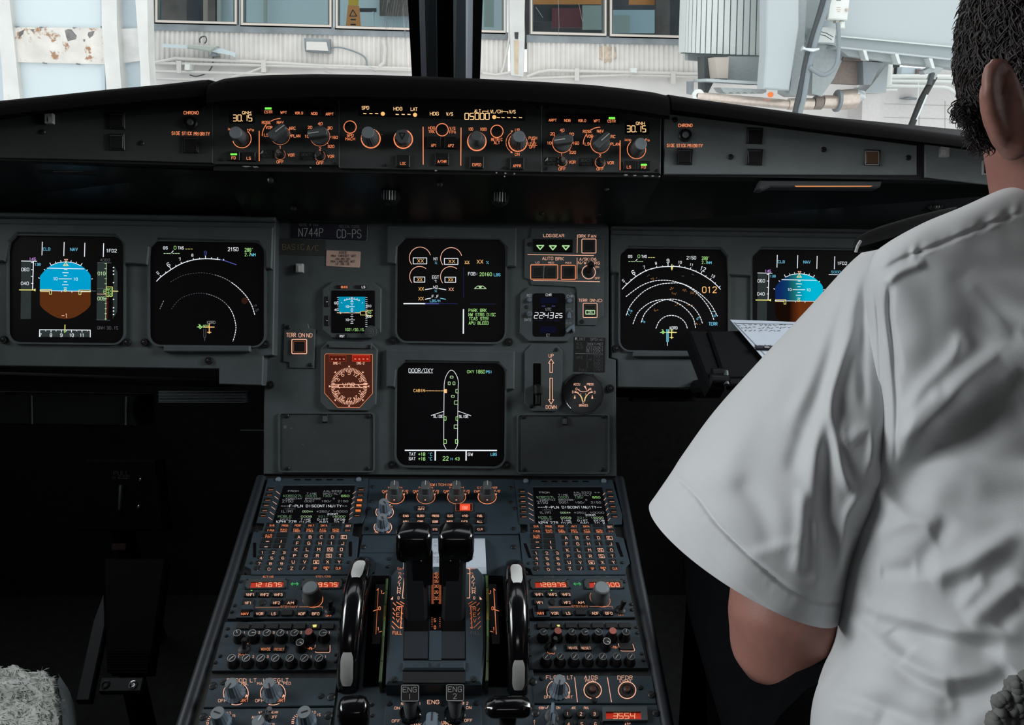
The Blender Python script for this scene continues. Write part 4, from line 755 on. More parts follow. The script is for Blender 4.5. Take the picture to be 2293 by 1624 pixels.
# terrain switch, radio compass
T = Thing('terrain_switch_plate', 'small stepped plate with a lit square switch left of the radio compass', 'control panel', MAIN, 669, 775, 'terrain switches', view=(580, 700, 4.273))
T.plate([(240, 104), (468, 106), (482, 150), (538, 160), (526, 536), (290, 532), (285, 480), (228, 470)], 0, .002); T.screw(278, 142, 22, z=.002); T.screw(490, 502, 22, z=.002)
T.t('TERR', 306, 215, 36, 'PK', w=88, z=.002, wt=.13); T.t('ON', 408, 217, 36, 'PK', w=56, z=.002, wt=.13); T.t('ND', 482, 219, 36, 'PK', w=52, z=.002, wt=.13); T.part('push_switch', MB().prism(T.rr(312, 258, 456, 394, 8, .004), 0, .004, .0006), 'key'); T.ln(rr(314, 258, 456, 394, 10), 8, 'PK', .004, True); T.ln(rr(332, 276, 440, 378, 4), 3, 'ORD', .0042, True); T.done()
T = Thing('radio_compass', 'orange-lit compass gauge with two needles below the standby screen', 'gauge', MAIN, 780, 843, view=(580, 700, 4.273))
T.plate([(660, 275), (1065, 283), (1135, 355), (1120, 880), (1045, 945), (655, 938), (585, 862), (588, 350)], 0, .005, 'panel', 'bezel', .0015); T.plate([(640, 282), (1080, 290), (1075, 345), (655, 338)], .005, .008, 'panel', 'cover_strip'); T.screw(658, 318, 15, z=.008); T.screw(1052, 324, 15, z=.008)
dp = [(640, 395), (1086, 402), (1086, 775), (962, 910), (752, 908), (628, 772), (628, 410)]; T.part('dial', MB().prism(T.pts(dp, .005), .004, .0053), 'brownback'); T.ln(dp, 5, 'ORS', .0054, True); z = .0055
for x0, x1, m_, s in ((668, 838, 'dimred', 'DME-1'), (890, 1066, 'redlamp', 'DME-2')):
    T.fill([(x0, 404), (x1, 406), (x1, 472), (x0, 470)], 'dimred' if m_ == 'dimred' else 'ledred', z); T.fill([(x0 + 8, 416), (x1 - 8, 418), (x1 - 8, 464), (x0 + 8, 462)], em('dmeA', (.07, .008, .004), 1).name if m_ == 'dimred' else em('dmeB', (.30, .012, .006), 1).name, z, .0002)
    for k in range(4): xx = x0 + (x1 - x0) * (.14 + .22 * k); T.ln([(xx, 445), (xx + 13, 446)], 6, 'PK', z + .0004)
    T.t(s, (x0 + x1) / 2 - 6, 486, 20, 'PK', w=70, z=z, wt=.2)
for i in range(72):
    a = 5 * i; r0 = 172; r1 = 138 if i % 2 == 0 else 152; cx, cy = 862, 706
    f = lambda r: (cx + r * math.sin(math.radians(a)), cy - r * 1.02 * math.cos(math.radians(a))); T.ln([f(r0), f(r1)], 6, 'PK', z)
for i in range(8):
    a = math.radians(45 * i); c_ = (862 + 184 * math.sin(a), 706 - 186 * math.cos(a)); q = Vector((math.sin(a), -math.cos(a))); s_ = Vector((-q.y, q.x)); P = [Vector(c_) - q * 10, Vector(c_) + q * 9 + s_ * 11, Vector(c_) + q * 9 - s_ * 11]; T.fill([tuple(p_) for p_ in P], 'PK', z)
for i, s in enumerate(('9', '12', '15', '18', '21', '24', '27', '30', '33', '0', '3', '6')):
    if s in ('18', '0'): continue
    a = math.radians(30 * i); T.t(s, 862 + 128 * math.sin(a), 706 - 130 * math.cos(a), 36, 'PK', w=None if len(s) < 2 else 40, z=z, wt=.15, rot=a)
T.t('VOR', 858, 697, 42, 'PK', w=116, z=z, wt=.14); T.ln([(680, 706), (760, 704)], 9, 'PK', z); T.ln([(700, 690), (1030, 690)], 6, 'PK', z); T.ln([(700, 716), (1030, 716)], 6, 'PK', z); T.ln([(1040, 682), (945, 692), (975, 720), (1005, 712), (1035, 706)], 7, 'PK', z); T.ln([(770, 690), (750, 704), (772, 724)], 7, 'PK', z)
T.done('dial_marks')
def hatch(label, P, view, cx, cy, screws, latch):
    T = Thing('cover_plate', label, 'cover', MAIN, cx, cy, 'blank cover plates', view=view); T.part('rim', MB().frame(T.rr(*P, 34, .003, 4), T.rr(P[0] + 16, P[1] + 14, P[2] - 16, P[3] - 14, 26, .003, 4), -.001, .003), 'panel'); T.part('lid', MB().prism(T.rr(P[0] + 17, P[1] + 15, P[2] - 17, P[3] - 15, 26), 0, .0012, .0004), 'lid')
    for x, y in screws: T.screw(x, y, 24, 'screw' if (x, y) == screws[-1] else 'screwdark', z=.0012)
    T.part('latch', MB().prism(T.rr(*latch, 4, .003), .0, .004, .0008), 'black'); T.part('latch_tongue', MB().prism(T.rr(latch[0] + 8, latch[1] + 20, latch[2] - 8, latch[3] - 8, 3, .004), .003, .0052), 'knob'); return T
T = hatch('blank grey cover plate below the orange-lit compass gauge', (182, 955, 1105, 1530), (580, 700, 4.273), 730, 990, [(262, 990), (1045, 992), (1035, 1495), (270, 1496)], (602, 970, 660, 1052))
for x, y, r in ((250, 1095, 18), (310, 1108, 8), (420, 1262, 7), (536, 1142, 5)): T.fill(circ(x, y, r, 0, 330, 9), 'dimprint', .0012)
T.done('scuffs')
hatch('blank grey cover plate below the landing gear lever', (84, 895, 1075, 1535), (1140, 740, 4.777), 1262, 992, [(160, 925), (1010, 920), (1000, 1490), (160, 1490)], (565, 925, 625, 1010)).done()
# ---------------- right column
T = Thing('landing_gear_panel', 'grey stepped panel with three green gear triangles and brake switches', 'control panel', MAIN, 1262, 620, view=(1150, 490, 5.6))
T.plate([(225, 112), (1045, 122), (1058, 235), (1135, 250), (1128, 1225), (1060, 1262), (1030, 1340), (800, 1335), (792, 1000), (796, 900), (770, 860), (640, 848), (225, 832), (205, 770), (135, 742), (140, 250), (205, 235)], 0, .0025); z = .0025
for x, y in ((205, 322), (858, 1290)): T.screw(x, y, 28, z=z)
T.ln([(178, 448), (1005, 462)], 7, 'PK', z); T.ln([(245, 774), (1082, 790)], 7, 'PK', z); T.ln([(801, 200), (797, 428)], 6, 'PK', z); T.ln([(797, 490), (795, 754)], 6, 'PK', z)
for s, x, y, h, w in (('LDG', 424, 211, 34, 98), ('GEAR', 562, 212, 34, 144), ('BRK', 862, 217, 34, 90), ('FAN', 984, 219, 34, 98), ('AUTO', 428, 498, 36, 134), ('BRK', 578, 502, 36, 102), ('LO', 300, 548, 22, 44), ('MED', 470, 551, 22, 70), ('MAX', 687, 553, 22, 72), ('A/SKID', 914, 507, 34, 172), ('&', 1028, 510, 34, 26), ('N/W', 860, 553, 34, 100), ('STRG', 1010, 556, 34, 140), ('ON', 1048, 606, 22, 44), ('OFF', 1052, 746, 24, 62), ('TERR', 870, 1024, 34, 104), ('ON', 983, 1024, 34, 48), ('ND', 1060, 1026, 34, 96)): T.t(s, x, y, h, 'PK', w=w, z=z, wt=.14)
T.part('gear_lights', MB().prism(T.pts([(248, 254), (742, 262), (738, 424), (248, 412)], z), 0, z + .001), 'screen')
for x, y in ((333, 357), (492, 361), (655, 361)):
    T.part('gear_light', MB().prism(T.rr(x - 76, y - 90, x + 76, y + 52, 4, z + .001), z, z + .0022, .0005), 'screen'); zz = z + .0022; T.ln([(x - 42, y - 22), (x + 44, y - 22), (x, y + 28)], 12, 'LGR', zz, True); T.ln([(x - 40, y - 20), (x + 42, y - 20), (x, y + 26)], 20, em('glowg', (.05, .18, .03), 1).name, zz - .0001, True)
for x0, y0, x1, y1, g in ((856, 254, 1032, 428, 0), (218, 582, 384, 752, 0), (392, 586, 552, 756, 0), (598, 586, 774, 758, 0), (872, 1060, 1048, 1236, 0)):
    T.part('push_switch', MB().prism(T.rr(x0 + 12, y0 + 12, x1 - 12, y1 - 12, 6, .0045), 0, .0045, .0006), 'key'); T.ln(rr(x0 + 26, y0 + 26, x1 - 26, y1 - 26, 2), 3, 'dimprint', .0045, True)
for R_ in ((856, 254, 1034, 430), (215, 578, 554, 758), (597, 584, 776, 760), (872, 1060, 1048, 1238)): T.ln(rr(*R_, 10), 8, 'OR' if R_[0] < 600 else 'PK', z, True)
T.ln([(384, 590), (376, 745)], 7, 'greymark', .0045); T.ln([(540, 600), (535, 740)], 6, 'dimprint', .0045); T.ln(rr(906, 1150, 1016, 1196, 4), 10, 'LGR', .0046, True); T.t('ON', 960, 1173, 30, 'LGR', w=50, z=.0046)
T.arc(942, 670, 84, 0, 360, 9, 'PK', z, n=36); T.toggle(942, 672, (972, 560), .0065, .022, 'black'); T.done()
T = Thing('clock', 'grey octagonal clock with white digital time readout', 'clock', MAIN, 1226, 705, view=(1150, 490, 5.6))
T.plate([(185, 856), (672, 870), (770, 968), (764, 1440), (680, 1545), (180, 1540), (78, 1440), (86, 945)], 0, .005, 'panel', 'bezel', .0015); z = .005
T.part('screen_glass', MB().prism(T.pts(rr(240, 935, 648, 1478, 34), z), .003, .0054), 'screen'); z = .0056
T.seg('22', 316, 1212, 110, 72, 'WH', z, .1, .1, .45); T.seg('43', 444, 1212, 110, 72, 'WH', z, .1, .1, .45); T.seg('25', 568, 1214, 84, 54, 'WH', z, .12, .1, .45); T.fill(rr(377, 1190, 387, 1200, 0), 'WH', z); T.fill(rr(373, 1222, 383, 1232, 0), 'WH', z)
for s, x, y, h, w, c in (('CHR', 440, 955, 30, 70, 'WH'), ('UTC', 437, 1135, 32, 66, 'MCW'), ('ET', 434, 1461, 32, 40, 'MCW'), ('RST', 197, 963, 32, 58, 'MCW'), ('CHR', 708, 972, 30, 80, 'MCW'), ('DATE', 180, 1268, 28, 84, 'MCW'), ('SET', 197, 1195, 24, 50, 'ink'), ('GPS', 692, 1134, 24, 60, 'greymark'), ('INT', 730, 1165, 20, 40, 'greymark'), ('SET', 728, 1236, 20, 36, 'greymark'), ('RUN', 690, 1310, 26, 70, 'greymark')): T.t(s, x, y, h, c, w=w, z=z if 240 < x < 640 else .0098 if s == 'SET' and x < 300 else .0052, wt=.12)
for x0, x1, y0, y1 in ((330, 550, 990, 1060), (330, 530, 1350, 1430)): T.fill(rr(x0, y0, x1, y1, 8), em('dkblue', (.004, .005, .016), 1).name, z)
for x in (376, 500): T.t('MIN', x, 1096, 14, 'BL', w=36, z=z, wt=.18)
for x, s in ((320, 'MO'), (446, 'MIN'), (548, 'SEC')): T.t(s, x, 1276, 14, 'DBL', w=70, z=z, wt=.18)
for x, y, r in ((198, 1018, 30), (698, 1028, 30), (198, 1195, 36)): p = T.L(x, y, .005); k = T.sc_(x, y); T.part('button', MB().lathe([(r * k, .004), (r * k, .0085), (r * k * .85, .0095), (r * k * .2, .0098)], n=18), 'bluknob', smooth=40, loc=(p.x, p.y, 0))
T.part('selector', MB().prism(T.pts([(696, 1160), (718, 1200), (716, 1252), (674, 1252), (674, 1200)], .005), .004, .008, .0008), 'bluknob'); T.part('selector', MB().prism(T.pts([(650, 1395), (700, 1350), (755, 1325), (762, 1420), (745, 1425), (720, 1385), (668, 1432)], .005), .004, .012, .001), 'bluknob'); p = T.L(164, 1108, .005); T.part('screw', MB().lathe([(.003, .004), (.003, .0056), (.001, .006)], n=12), 'screw', loc=(p.x, p.y, 0)); T.done('symbology')
T = Thing('speed_limit_placard', 'small black placard of grey speed limits above the brake gauge', 'placard', MAIN, 1321, 794, view=(1140, 740, 4.777)); T.part('plate', MB().prism(T.pts([(700, 70), (1030, 80), (1022, 448), (690, 440)]), -.0005, .0008), 'key'); z = .0008
T.fill([(704, 78), (724, 72), (720, 98), (706, 106)], 'offwhite', z)
for s, x, y, h, w, c in (('LIMIT', 772, 94, 28, 86, 'greymark'), ('SPD', 904, 97, 28, 68, 'greymark'), ('(IAS)', 976, 101, 20, 70, 'greymark'), ('VLE', 751, 143, 26, 62, 'dimprint'), ('280KT/M67', 918, 148, 26, 172, 'greymark'), ('VLO', 752, 181, 26, 64, 'dimprint'), ('EXT250KT', 917, 187, 28, 176, 'greymark'), ('RET220KT', 917, 222, 28, 176, 'greymark'), ('VFE', 754, 291, 26, 68, 'dimprint'), ('1', 834, 276, 26, 8, 'dimprint'), ('230KT', 952, 277, 26, 100, 'dimprint'), ('1+F', 856, 314, 26, 62, 'dimprint'), ('215KT', 952, 316, 26, 100, 'dimprint'), ('2', 834, 350, 26, 16, 'dimprint'), ('200KT', 952, 352, 26, 100, 'dimprint'), ('3', 834, 386, 26, 16, 'dimprint'), ('185KT', 952, 388, 26, 100, 'dimprint'), ('FULL', 794, 424, 26, 90, 'dimprint'), ('177KT', 952, 426, 26, 100, 'dimprint')): T.t(s, x, y, h, c, w=w, z=z, wt=.11)
T.ln([(708, 246), (1004, 254)], 4, 'greymark', z); T.done()
T = Thing('gear_lever_panel', 'octagonal grey plate with lit up and down arrows beside a dark slot', 'control panel', MAIN, 1217, 847, view=(1140, 740, 4.777))
T.plate([(240, 150), (505, 152), (570, 220), (565, 790), (500, 868), (245, 866), (165, 785), (168, 225)], 0, .003); z = .003; T.part('lever_slot', MB().prism(T.rr(258, 352, 340, 805, 10, z), .001, z + .0003), 'matte')
o = T.part('gear_lever', MB().prism(T.rr(270, 580, 350, 690, 20, .02), .0, .03, .003), 'black'); T.part('lever_stem', MB().prism(T.rr(282, 640, 330, 800, 6, .01), .002, .012, .002), 'black', o)
T.screw(505, 208, 22, z=z); T.screw(236, 812, 22, z=z)
T.t('UP', 450, 272, 34, 'PK', w=50, z=z, wt=.15); T.t('DOWN', 450, 821, 36, 'PK', w=112, z=z, wt=.14)
T.ln([(436, 450), (436, 352), (422, 352), (449, 306), (478, 352), (463, 352), (463, 450)], 7, 'PK', z, True); T.ln([(436, 512), (463, 512), (463, 742), (478, 742), (449, 788), (422, 742), (436, 742)], 7, 'PK', z, True); T.done()
T = Thing('brake_pressure_gauge', 'black octagonal triple gauge with amber brake pressure arcs', 'gauge', MAIN, 1306, 880, view=(1140, 740, 4.777))
T.plate([(690, 465), (910, 468), (998, 555), (990, 790), (910, 872), (690, 872), (600, 785), (602, 555)], 0, .005, 'black', 'bezel', .0015); p = T.L(796, 678, .005); T.part('dial', MB().lathe([(.031, .004), (.031, .0055), (.0295, .0055), (.029, .0052)], n=36), 'gloss', loc=(p.x, p.y, 0)); z = .0057
for s, x, y, h, w in (('ACCU', 724, 577, 22, 68), ('PRESS', 868, 577, 22, 68), ('0', 721, 627, 24, 14), ('4', 872, 628, 24, 14), ('3', 680, 659, 24, 14), ('3', 914, 662, 24, 14), ('1', 768, 684, 22, 6), ('1', 820, 684, 22, 6), ('0', 793, 771, 24, 14), ('BRAKES', 796, 803, 22, 92)): T.t(s, x, y, h, 'PK', w=w, z=z, wt=.17)
T.ln(interp([(735, 632), (765, 652), (800, 656), (835, 650), (862, 632)], 16), 6, 'PK', z); T.fill([(800, 598), (818, 592), (834, 650), (826, 636)], 'PK', z)
for sg in (-1, 1):
    X = lambda x: 796 + sg * x
    T.ln(interp([(X(98), 662), (X(66), 670), (X(36), 694)], 12), 6, 'PK', z); T.ln(interp([(X(36), 694), (X(18), 724), (X(12), 756)], 12), 11, em('YEB', (.85, .62, .25), .9).name, z); T.fill([(X(92), 688), (X(84), 730), (X(104), 730)], 'PK', z)
    for xx, yy in ((88, 664), (78, 666), (64, 672), (52, 680)): T.ln([(X(xx), yy), (X(xx + 5), yy - 16)], 5, 'PK', z)
for xx, yy in ((846, 640), (856, 632), (745, 640)): T.ln([(xx, yy), (xx + 4, yy - 12)], 5, 'PK', z)
T.done('dial_marks')
for t_ in (TC, TL, TR): t_.done()
# ================================================================ centre pedestal
DX = (PED.hit(1265, 1203) - PED.hit(669.3, 1203)).length
T = Thing('pedestal', 'dark blue-grey centre pedestal between the seats', 'pedestal', PED, 986, 1350)
def edge(x0, x1): return None
T.part('pedestal_body', MB().prism(T.pts([(592, 1064), (1382, 1069), (1402, 1180), (1440, 1380), (1498, 1660), (1530, 1830), (348, 1830), (400, 1660), (492, 1380), (554, 1190)], -.004), -.42, -.004, .002), 'black')
# black padded rails down both sides
for P in ([(586, 1072), (556, 1168), (520, 1285), (470, 1440), (413, 1618), (352, 1810)], [(1386, 1074), (1404, 1168), (1426, 1285), (1458, 1440), (1492, 1618), (1528, 1810)]):
    T.part('side_rail', MB().tube([T.L(x, y, -.004) for x, y in P], .008, 10), mk('railblue', (.010, .014, .020), .5).name, smooth=60)
T.done()
SIDES = (('left', 0), ('right', DX))
# ---------------- control display units
for side, dx in SIDES:
    R = side == 'right'
    T = Thing('control_display_unit', 'flight plan keyboard unit with green text screen on the %s of the pedestal' % side, 'control unit', PED, 680, 1180, 'control display units', view=(540, 1050, 6.247), dx=dx)
    T.plate([(372, 130), (1778, 130), (1742, 640), (1690, 760), (1570, 768), (1548, 930), (1645, 955), (1612, 1310), (1532, 1370), (1490, 1478), (138, 1482), (132, 1400), (45, 1362), (172, 880), (295, 860), (325, 762), (212, 758)], -.004, .002, 'pedestal', 'housing', .0006); z = .002
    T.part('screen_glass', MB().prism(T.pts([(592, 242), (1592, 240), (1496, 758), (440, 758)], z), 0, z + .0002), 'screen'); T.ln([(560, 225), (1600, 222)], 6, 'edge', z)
    zz = z + .0002; G1, W1 = 'MCG', 'MCW'
    for s, x, y, h, w, c in (('FROM', 728, 313, 22, 142, W1), ('AAL2222', 1280, 313, 22, 258, W1), ('<>', 1490, 311, 18, 70, W1), ('TIME', 986, 348, 22, 136, W1), ('SPD/ALT', 1270, 348, 22, 250, W1), ('KORD27L', 726, 380, 32, 262, G1), ('0000', 978, 380, 28, 146, G1), ('130/', 1208, 380, 30, 130, G1), ('650', 1456, 380, 28, 108, 'GR'), ('KOR274*', 738, 418, 22, 220, W1), ("BRG288'", 1020, 418, 22, 246, W1), ('9', 1295, 418, 20, 22, W1), ('2150', 650, 451, 34, 148, W1), ('0001', 960, 453, 24, 140, W1), ('190/', 1192, 453, 24, 138, W1), ('2150', 1424, 453, 24, 142, W1), ('---F-PLN DISCONTINUITY--', 1020, 521, 32, 922, 'WH'), ('(SPD)', 684, 560, 24, 166, 'DIM'), ('(LIM)', 640, 596, 30, 174, W1), ('0004*', 930, 598, 24, 142, 'LGR'), ('*250/', 1146, 598, 24, 180, W1), ('10000', 1386, 598, 24, 200, W1), ('20NM', 1276, 633, 24, 144, 'WH'), ('MOBLE', 612, 668, 32, 190, G1), ('0008', 912, 669, 24, 148, 'LGR'), ('321/', 1148, 669, 24, 144, G1), ('16000', 1364, 669, 24, 180, 'LGR'), ('DEST', 622, 710, 22, 146, W1), ('TIME', 902, 710, 22, 138, 'WH'), ('DIST', 1140, 710, 22, 146, 'WH'), ('EFOB', 1378, 710, 22, 148, 'WH'), ('KPHL27R', 634, 741, 30, 278, 'WH'), ('0125', 894, 744, 24, 148, 'WH'), ('640', 1154, 744, 24, 110, 'WH'), ('10.2', 1372, 744, 24, 146, 'WH')): T.t(s, x, y, h, c, w=w, z=zz, wt=.14)
    for i in range(6):
        xl, yl = 415 - i * 21.5, 296 + i * 72.4; xr = 1680 - i * 11; lit = (not R) and i in (2, 3, 4)
        T.key(xl, yl, 92, 42, 'line_select_key', d=.003); T.ln([(xl - 30, yl), (xl + 32, yl - 1)], 6, 'ORS', .0031); T.ln([(xl - 60, yl + 34), (xl + 42, yl + 30)], 4, 'edge', z)
        T.key(xr, yl, 92, 42, 'line_select_key', d=.003); T.ln([(xr - 32, yl - 1), (xr + 30, yl)], 6, 'ORS', .0031)
        if lit: T.fill(rr(xr - 36, yl - 15, xr + 36, yl + 15, 2), 'AMB' if 'AMB' in MATS else em('AMB', (1, .24, .05), .8).name, .0032)
        T.ln([(xl + 75 - (i * .5), yl + 18), (xl + 125, yl + 56)], 5, 'PK', z); T.ln([(1562 - 11 * i, yl + 54), (1604 - 11 * i, yl + 20)], 5, 'PK', z)
    if not R: # warm reflection of the lit keys on the glass
        pass
    for x, y in ((520, 155), (1645, 156)): p = T.L(x, y, z); T.part('light_sensor', MB().lathe([(.004, z), (.004, z + .002), (.002, z + .003)], n=14), 'bluknob', smooth=40, loc=(p.x, p.y, 0))
    for k in range(5): T.part('vent_slot', MB().prism(T.rr(740 + k * 150, 146, 830 + k * 150, 164, 8, z), 0, z + .0002), 'matte')
    F1 = (('DIR', 'PROG', 'PERF', 'INIT', 'DATA', ''), ('F-PLN', 'RAD|NAV', 'FUEL|PRED', 'SEC|F-PLN', 'ATC|COMM', 'MCDU|MENU'))
    for r_ in range(2):
        for c_ in range(6):
            x, y = 432 + c_ * 182 - r_ * 18, 794 + r_ * 68; T.key(x, y, 146, 52, 'function_key', F1[r_][c_], 20 if '|' in F1[r_][c_] else 24, 'OR', d=.003, tw=86 if len(F1[r_][c_]) > 3 else 62, wt=.17)
    T.key(1500, 800, 110, 54, 'function_key', 'BRT', 28, 'PK', d=.003, tw=70); T.key(1490, 864, 110, 50, 'function_key', 'DIM', 20, 'ORS', d=.003, tw=64)
    T.key(386, 940, 172, 60, 'function_key', 'AIR|PORT', 22, 'OR', d=.003, tw=90, wt=.17); T.key(580, 940, 160, 60, 'function_key', d=.003)
    for x, y, a in ((368, 1016, 0), (560, 1016, 1), (348, 1092, 0), (540, 1092, 1)): T.key(x, y, 168, 62, 'arrow_key', d=.003); T.ln([(x - 20, y), (x + 20, y)] if not a else [(x + 2, y - 15), (x - 2, y + 15)], 9, 'PK', .0031)
    T.ln([(338, 770), (300, 900), (252, 1128), (618, 1132), (672, 910), (1420, 905)], 4, 'edge', z)
    A = ('ABCDE', 'FGHIJ', 'KLMNO', 'PQRST', 'UVWXY')
    for r_ in range(5):
        for c_ in range(5):
            x, y = 808 + c_ * 157 - r_ * 20 + c_ * r_ * .9, 955 + r_ * 87.2; ch = A[r_][c_]
            T.key(x, y, 106, 56, 'letter_key', ch, 38, 'PK', d=.003, tw=34, wt=.17)
            if ch in 'ENSW': T.ln(rr(x - 38, y - 23, x + 38, y + 23, 0), 5, 'PK', .0034, True)
    for x, s, w in ((707, 'Z', 36), (868, '/', 26), (1035, 'SP', 42), (1195, 'OVFY', 78), (1358, 'CLR', 64)): T.key(x, 1393, 106, 58, 'letter_key', s, 38 if len(s) == 1 else 28, 'PK' if len(s) == 1 else 'OR', d=.003, tw=w, wt=.16, dy=-8 if s == 'OVFY' else 0)
    T.ln([(1182, 1414), (1195, 1398), (1208, 1414)], 5, 'PK', .0034, True)
    N = ('123', '456', '789', '.0')
    for r_ in range(4):
        for c_ in range(3):
            x, y = 298 + c_ * 152 - r_ * 22 + c_ * r_ * 1.5, 1172 + r_ * 77.5; s = ('.', '0', '+/-')[c_] if r_ == 3 else N[r_][c_]; T.key(x, y, 96, 56, 'number_key', s, 34, 'PK', d=.003, r=28, tw=52 if len(s) > 1 else 32, wt=.16)
    for P in (rr(168, 1035, 210, 1240, 6), rr(1505, 1020, 1550, 1225, 6)): T.part('side_slot', MB().prism(T.pts(P, z), 0, z + .0003), 'matte')
    for x, y in ((230, 868), (140, 1318), (1500, 1310), (60, 1448)): T.screw(x, y, 24, z=z)
    T.done()
# ---------------- system control panel in the middle
T = Thing('system_control_panel', 'switching and system page panel with four grey knobs behind the thrust levers', 'control panel', PED, 986, 1140, view=(800, 1060, 6.197))
T.plate([(152, 78), (2190, 78), (2275, 850), (62, 850)], -.004, .0, 'pedestal'); T.ln([(65, 848), (2270, 845)], 6, 'matte')
T.t('SWITCHING', 1172, 160, 34, w=325, wt=.14)
for i, x in enumerate((526, 952, 1378, 1802)):
    T.arc(x, 330, 126, 60, 300, 8, 'OR' if i % 3 == 0 else 'ORS'); T.t('CAPT', x - 128, 251, 28, w=100, wt=.15); T.t('F/O', x + 140, 249, 28, w=74, wt=.15)
    T.fill(circ(x - 118, 291, 8, 0, 340, 8), 'PK'); T.fill(circ(x + 128, 291, 8, 0, 340, 8), 'PK')
    if i < 3: T.t('3', x - 160, 272, 18, w=18); T.t('3', x + 165, 274, 18, w=18); T.t('NORM', x, 200, 24, w=190)
    else: T.t('ECAM/ND', x, 200, 24, 'ORS', w=270); T.t('XFR', x + 100, 200, 24, 'ORS', w=80)
    o = T.knob(x, 325, [(.0118, 0), (.0116, .004), (.0108, .0105), (.0098, .0125)], 'knob', 'switching_knob', 28, bar=(.0165, .0125, .009, .0255), line=(-.001, .0075, .0257), linemat='offwhite')
    T.part('index_dot', MB().lathe([(.0012, .0), (.0012, .0006)], c=(0, -.0112, .0055), n=8), 'PK', o)
T.key(886, 488, 134, 58, 'push_button', 'TO|CONFIG', 20, 'PK', tw=86, wt=.17)
T.part('lamp_frame', MB().frame(T.rr(1362, 418, 1596, 524, 6, .002), T.rr(1410, 442, 1586, 516, 6, .002), 0, .002), 'black'); T.part('cancel_button', MB().prism(T.rr(1422, 450, 1568, 524, 6), 0, .004, .0006), 'redlamp'); T.t('EMER', 1495, 470, 20, 'PK', w=72, z=.004, wt=.18); T.t('CANC', 1495, 492, 20, 'PK', w=72, z=.004, wt=.18)
T.ln(rr(1366, 420, 1594, 524, 4), 4, 'ORD', .0021, True)
for r_, row in enumerate((('ENG', 'BLEED', 'PRESS', 'ELEC', 'HYD', 'FUEL'), ('APU', 'COND', 'DOOR', 'WHEEL', 'F/CTL', 'ALL'))):
    for c_, s in enumerate(row): T.key(674 + c_ * 206 - r_ * 4, 592 + r_ * 80, 130, 64, 'push_button', s, 28, 'PK', tw=92 if len(s) > 4 else 72, wt=.19)
T.key(1702, 778, 134, 66, 'push_button', 'CLR', 26, 'PK', tw=66, wt=.18); T.key(1080, 780, 134, 66, 'push_button', 'STS', 26, 'PK', tw=60, wt=.18); T.key(668, 778, 130, 66, 'push_button', 'CLR', 26, 'PK', tw=60, wt=.18)
for x, y, a in ((380, 540, 140), (355, 750, 150)):
    T.arc(x, y, 122, 55, 145, 8, 'PK'); T.arc(x, y, 122, 215, 300, 8, 'PK')
    T.knob(x, y, [(.0108, 0), (.0108, .003), (.0078, .005), (.0068, .0215), (.006, .0225)], 'bluknob', 'brightness_knob', 36, flute=.09, nf=12, ang=a, top=[(.006, .0225), (.0032, .0232), (.001, .023)], line=(.001, .0055, .0236), linemat='ink')
T.t('OFF', 270, 818, 18, w=54); T.t('BRT', 428, 818, 18, w=54); T.t('OFF', 440, 618, 16, w=34); T.t('BRT', 470, 465, 16, w=50); T.fill(circ(455, 440, 10, 0, 340, 8), 'PK'); T.fill(circ(402, 760, 9, 0, 340, 8), 'PK')
for x, y in ((210, 190), (188, 388), (160, 490), (120, 770), (2130, 200), (2125, 405), (2180, 490), (2165, 770)): T.screw(x, y, 30)
T.done()
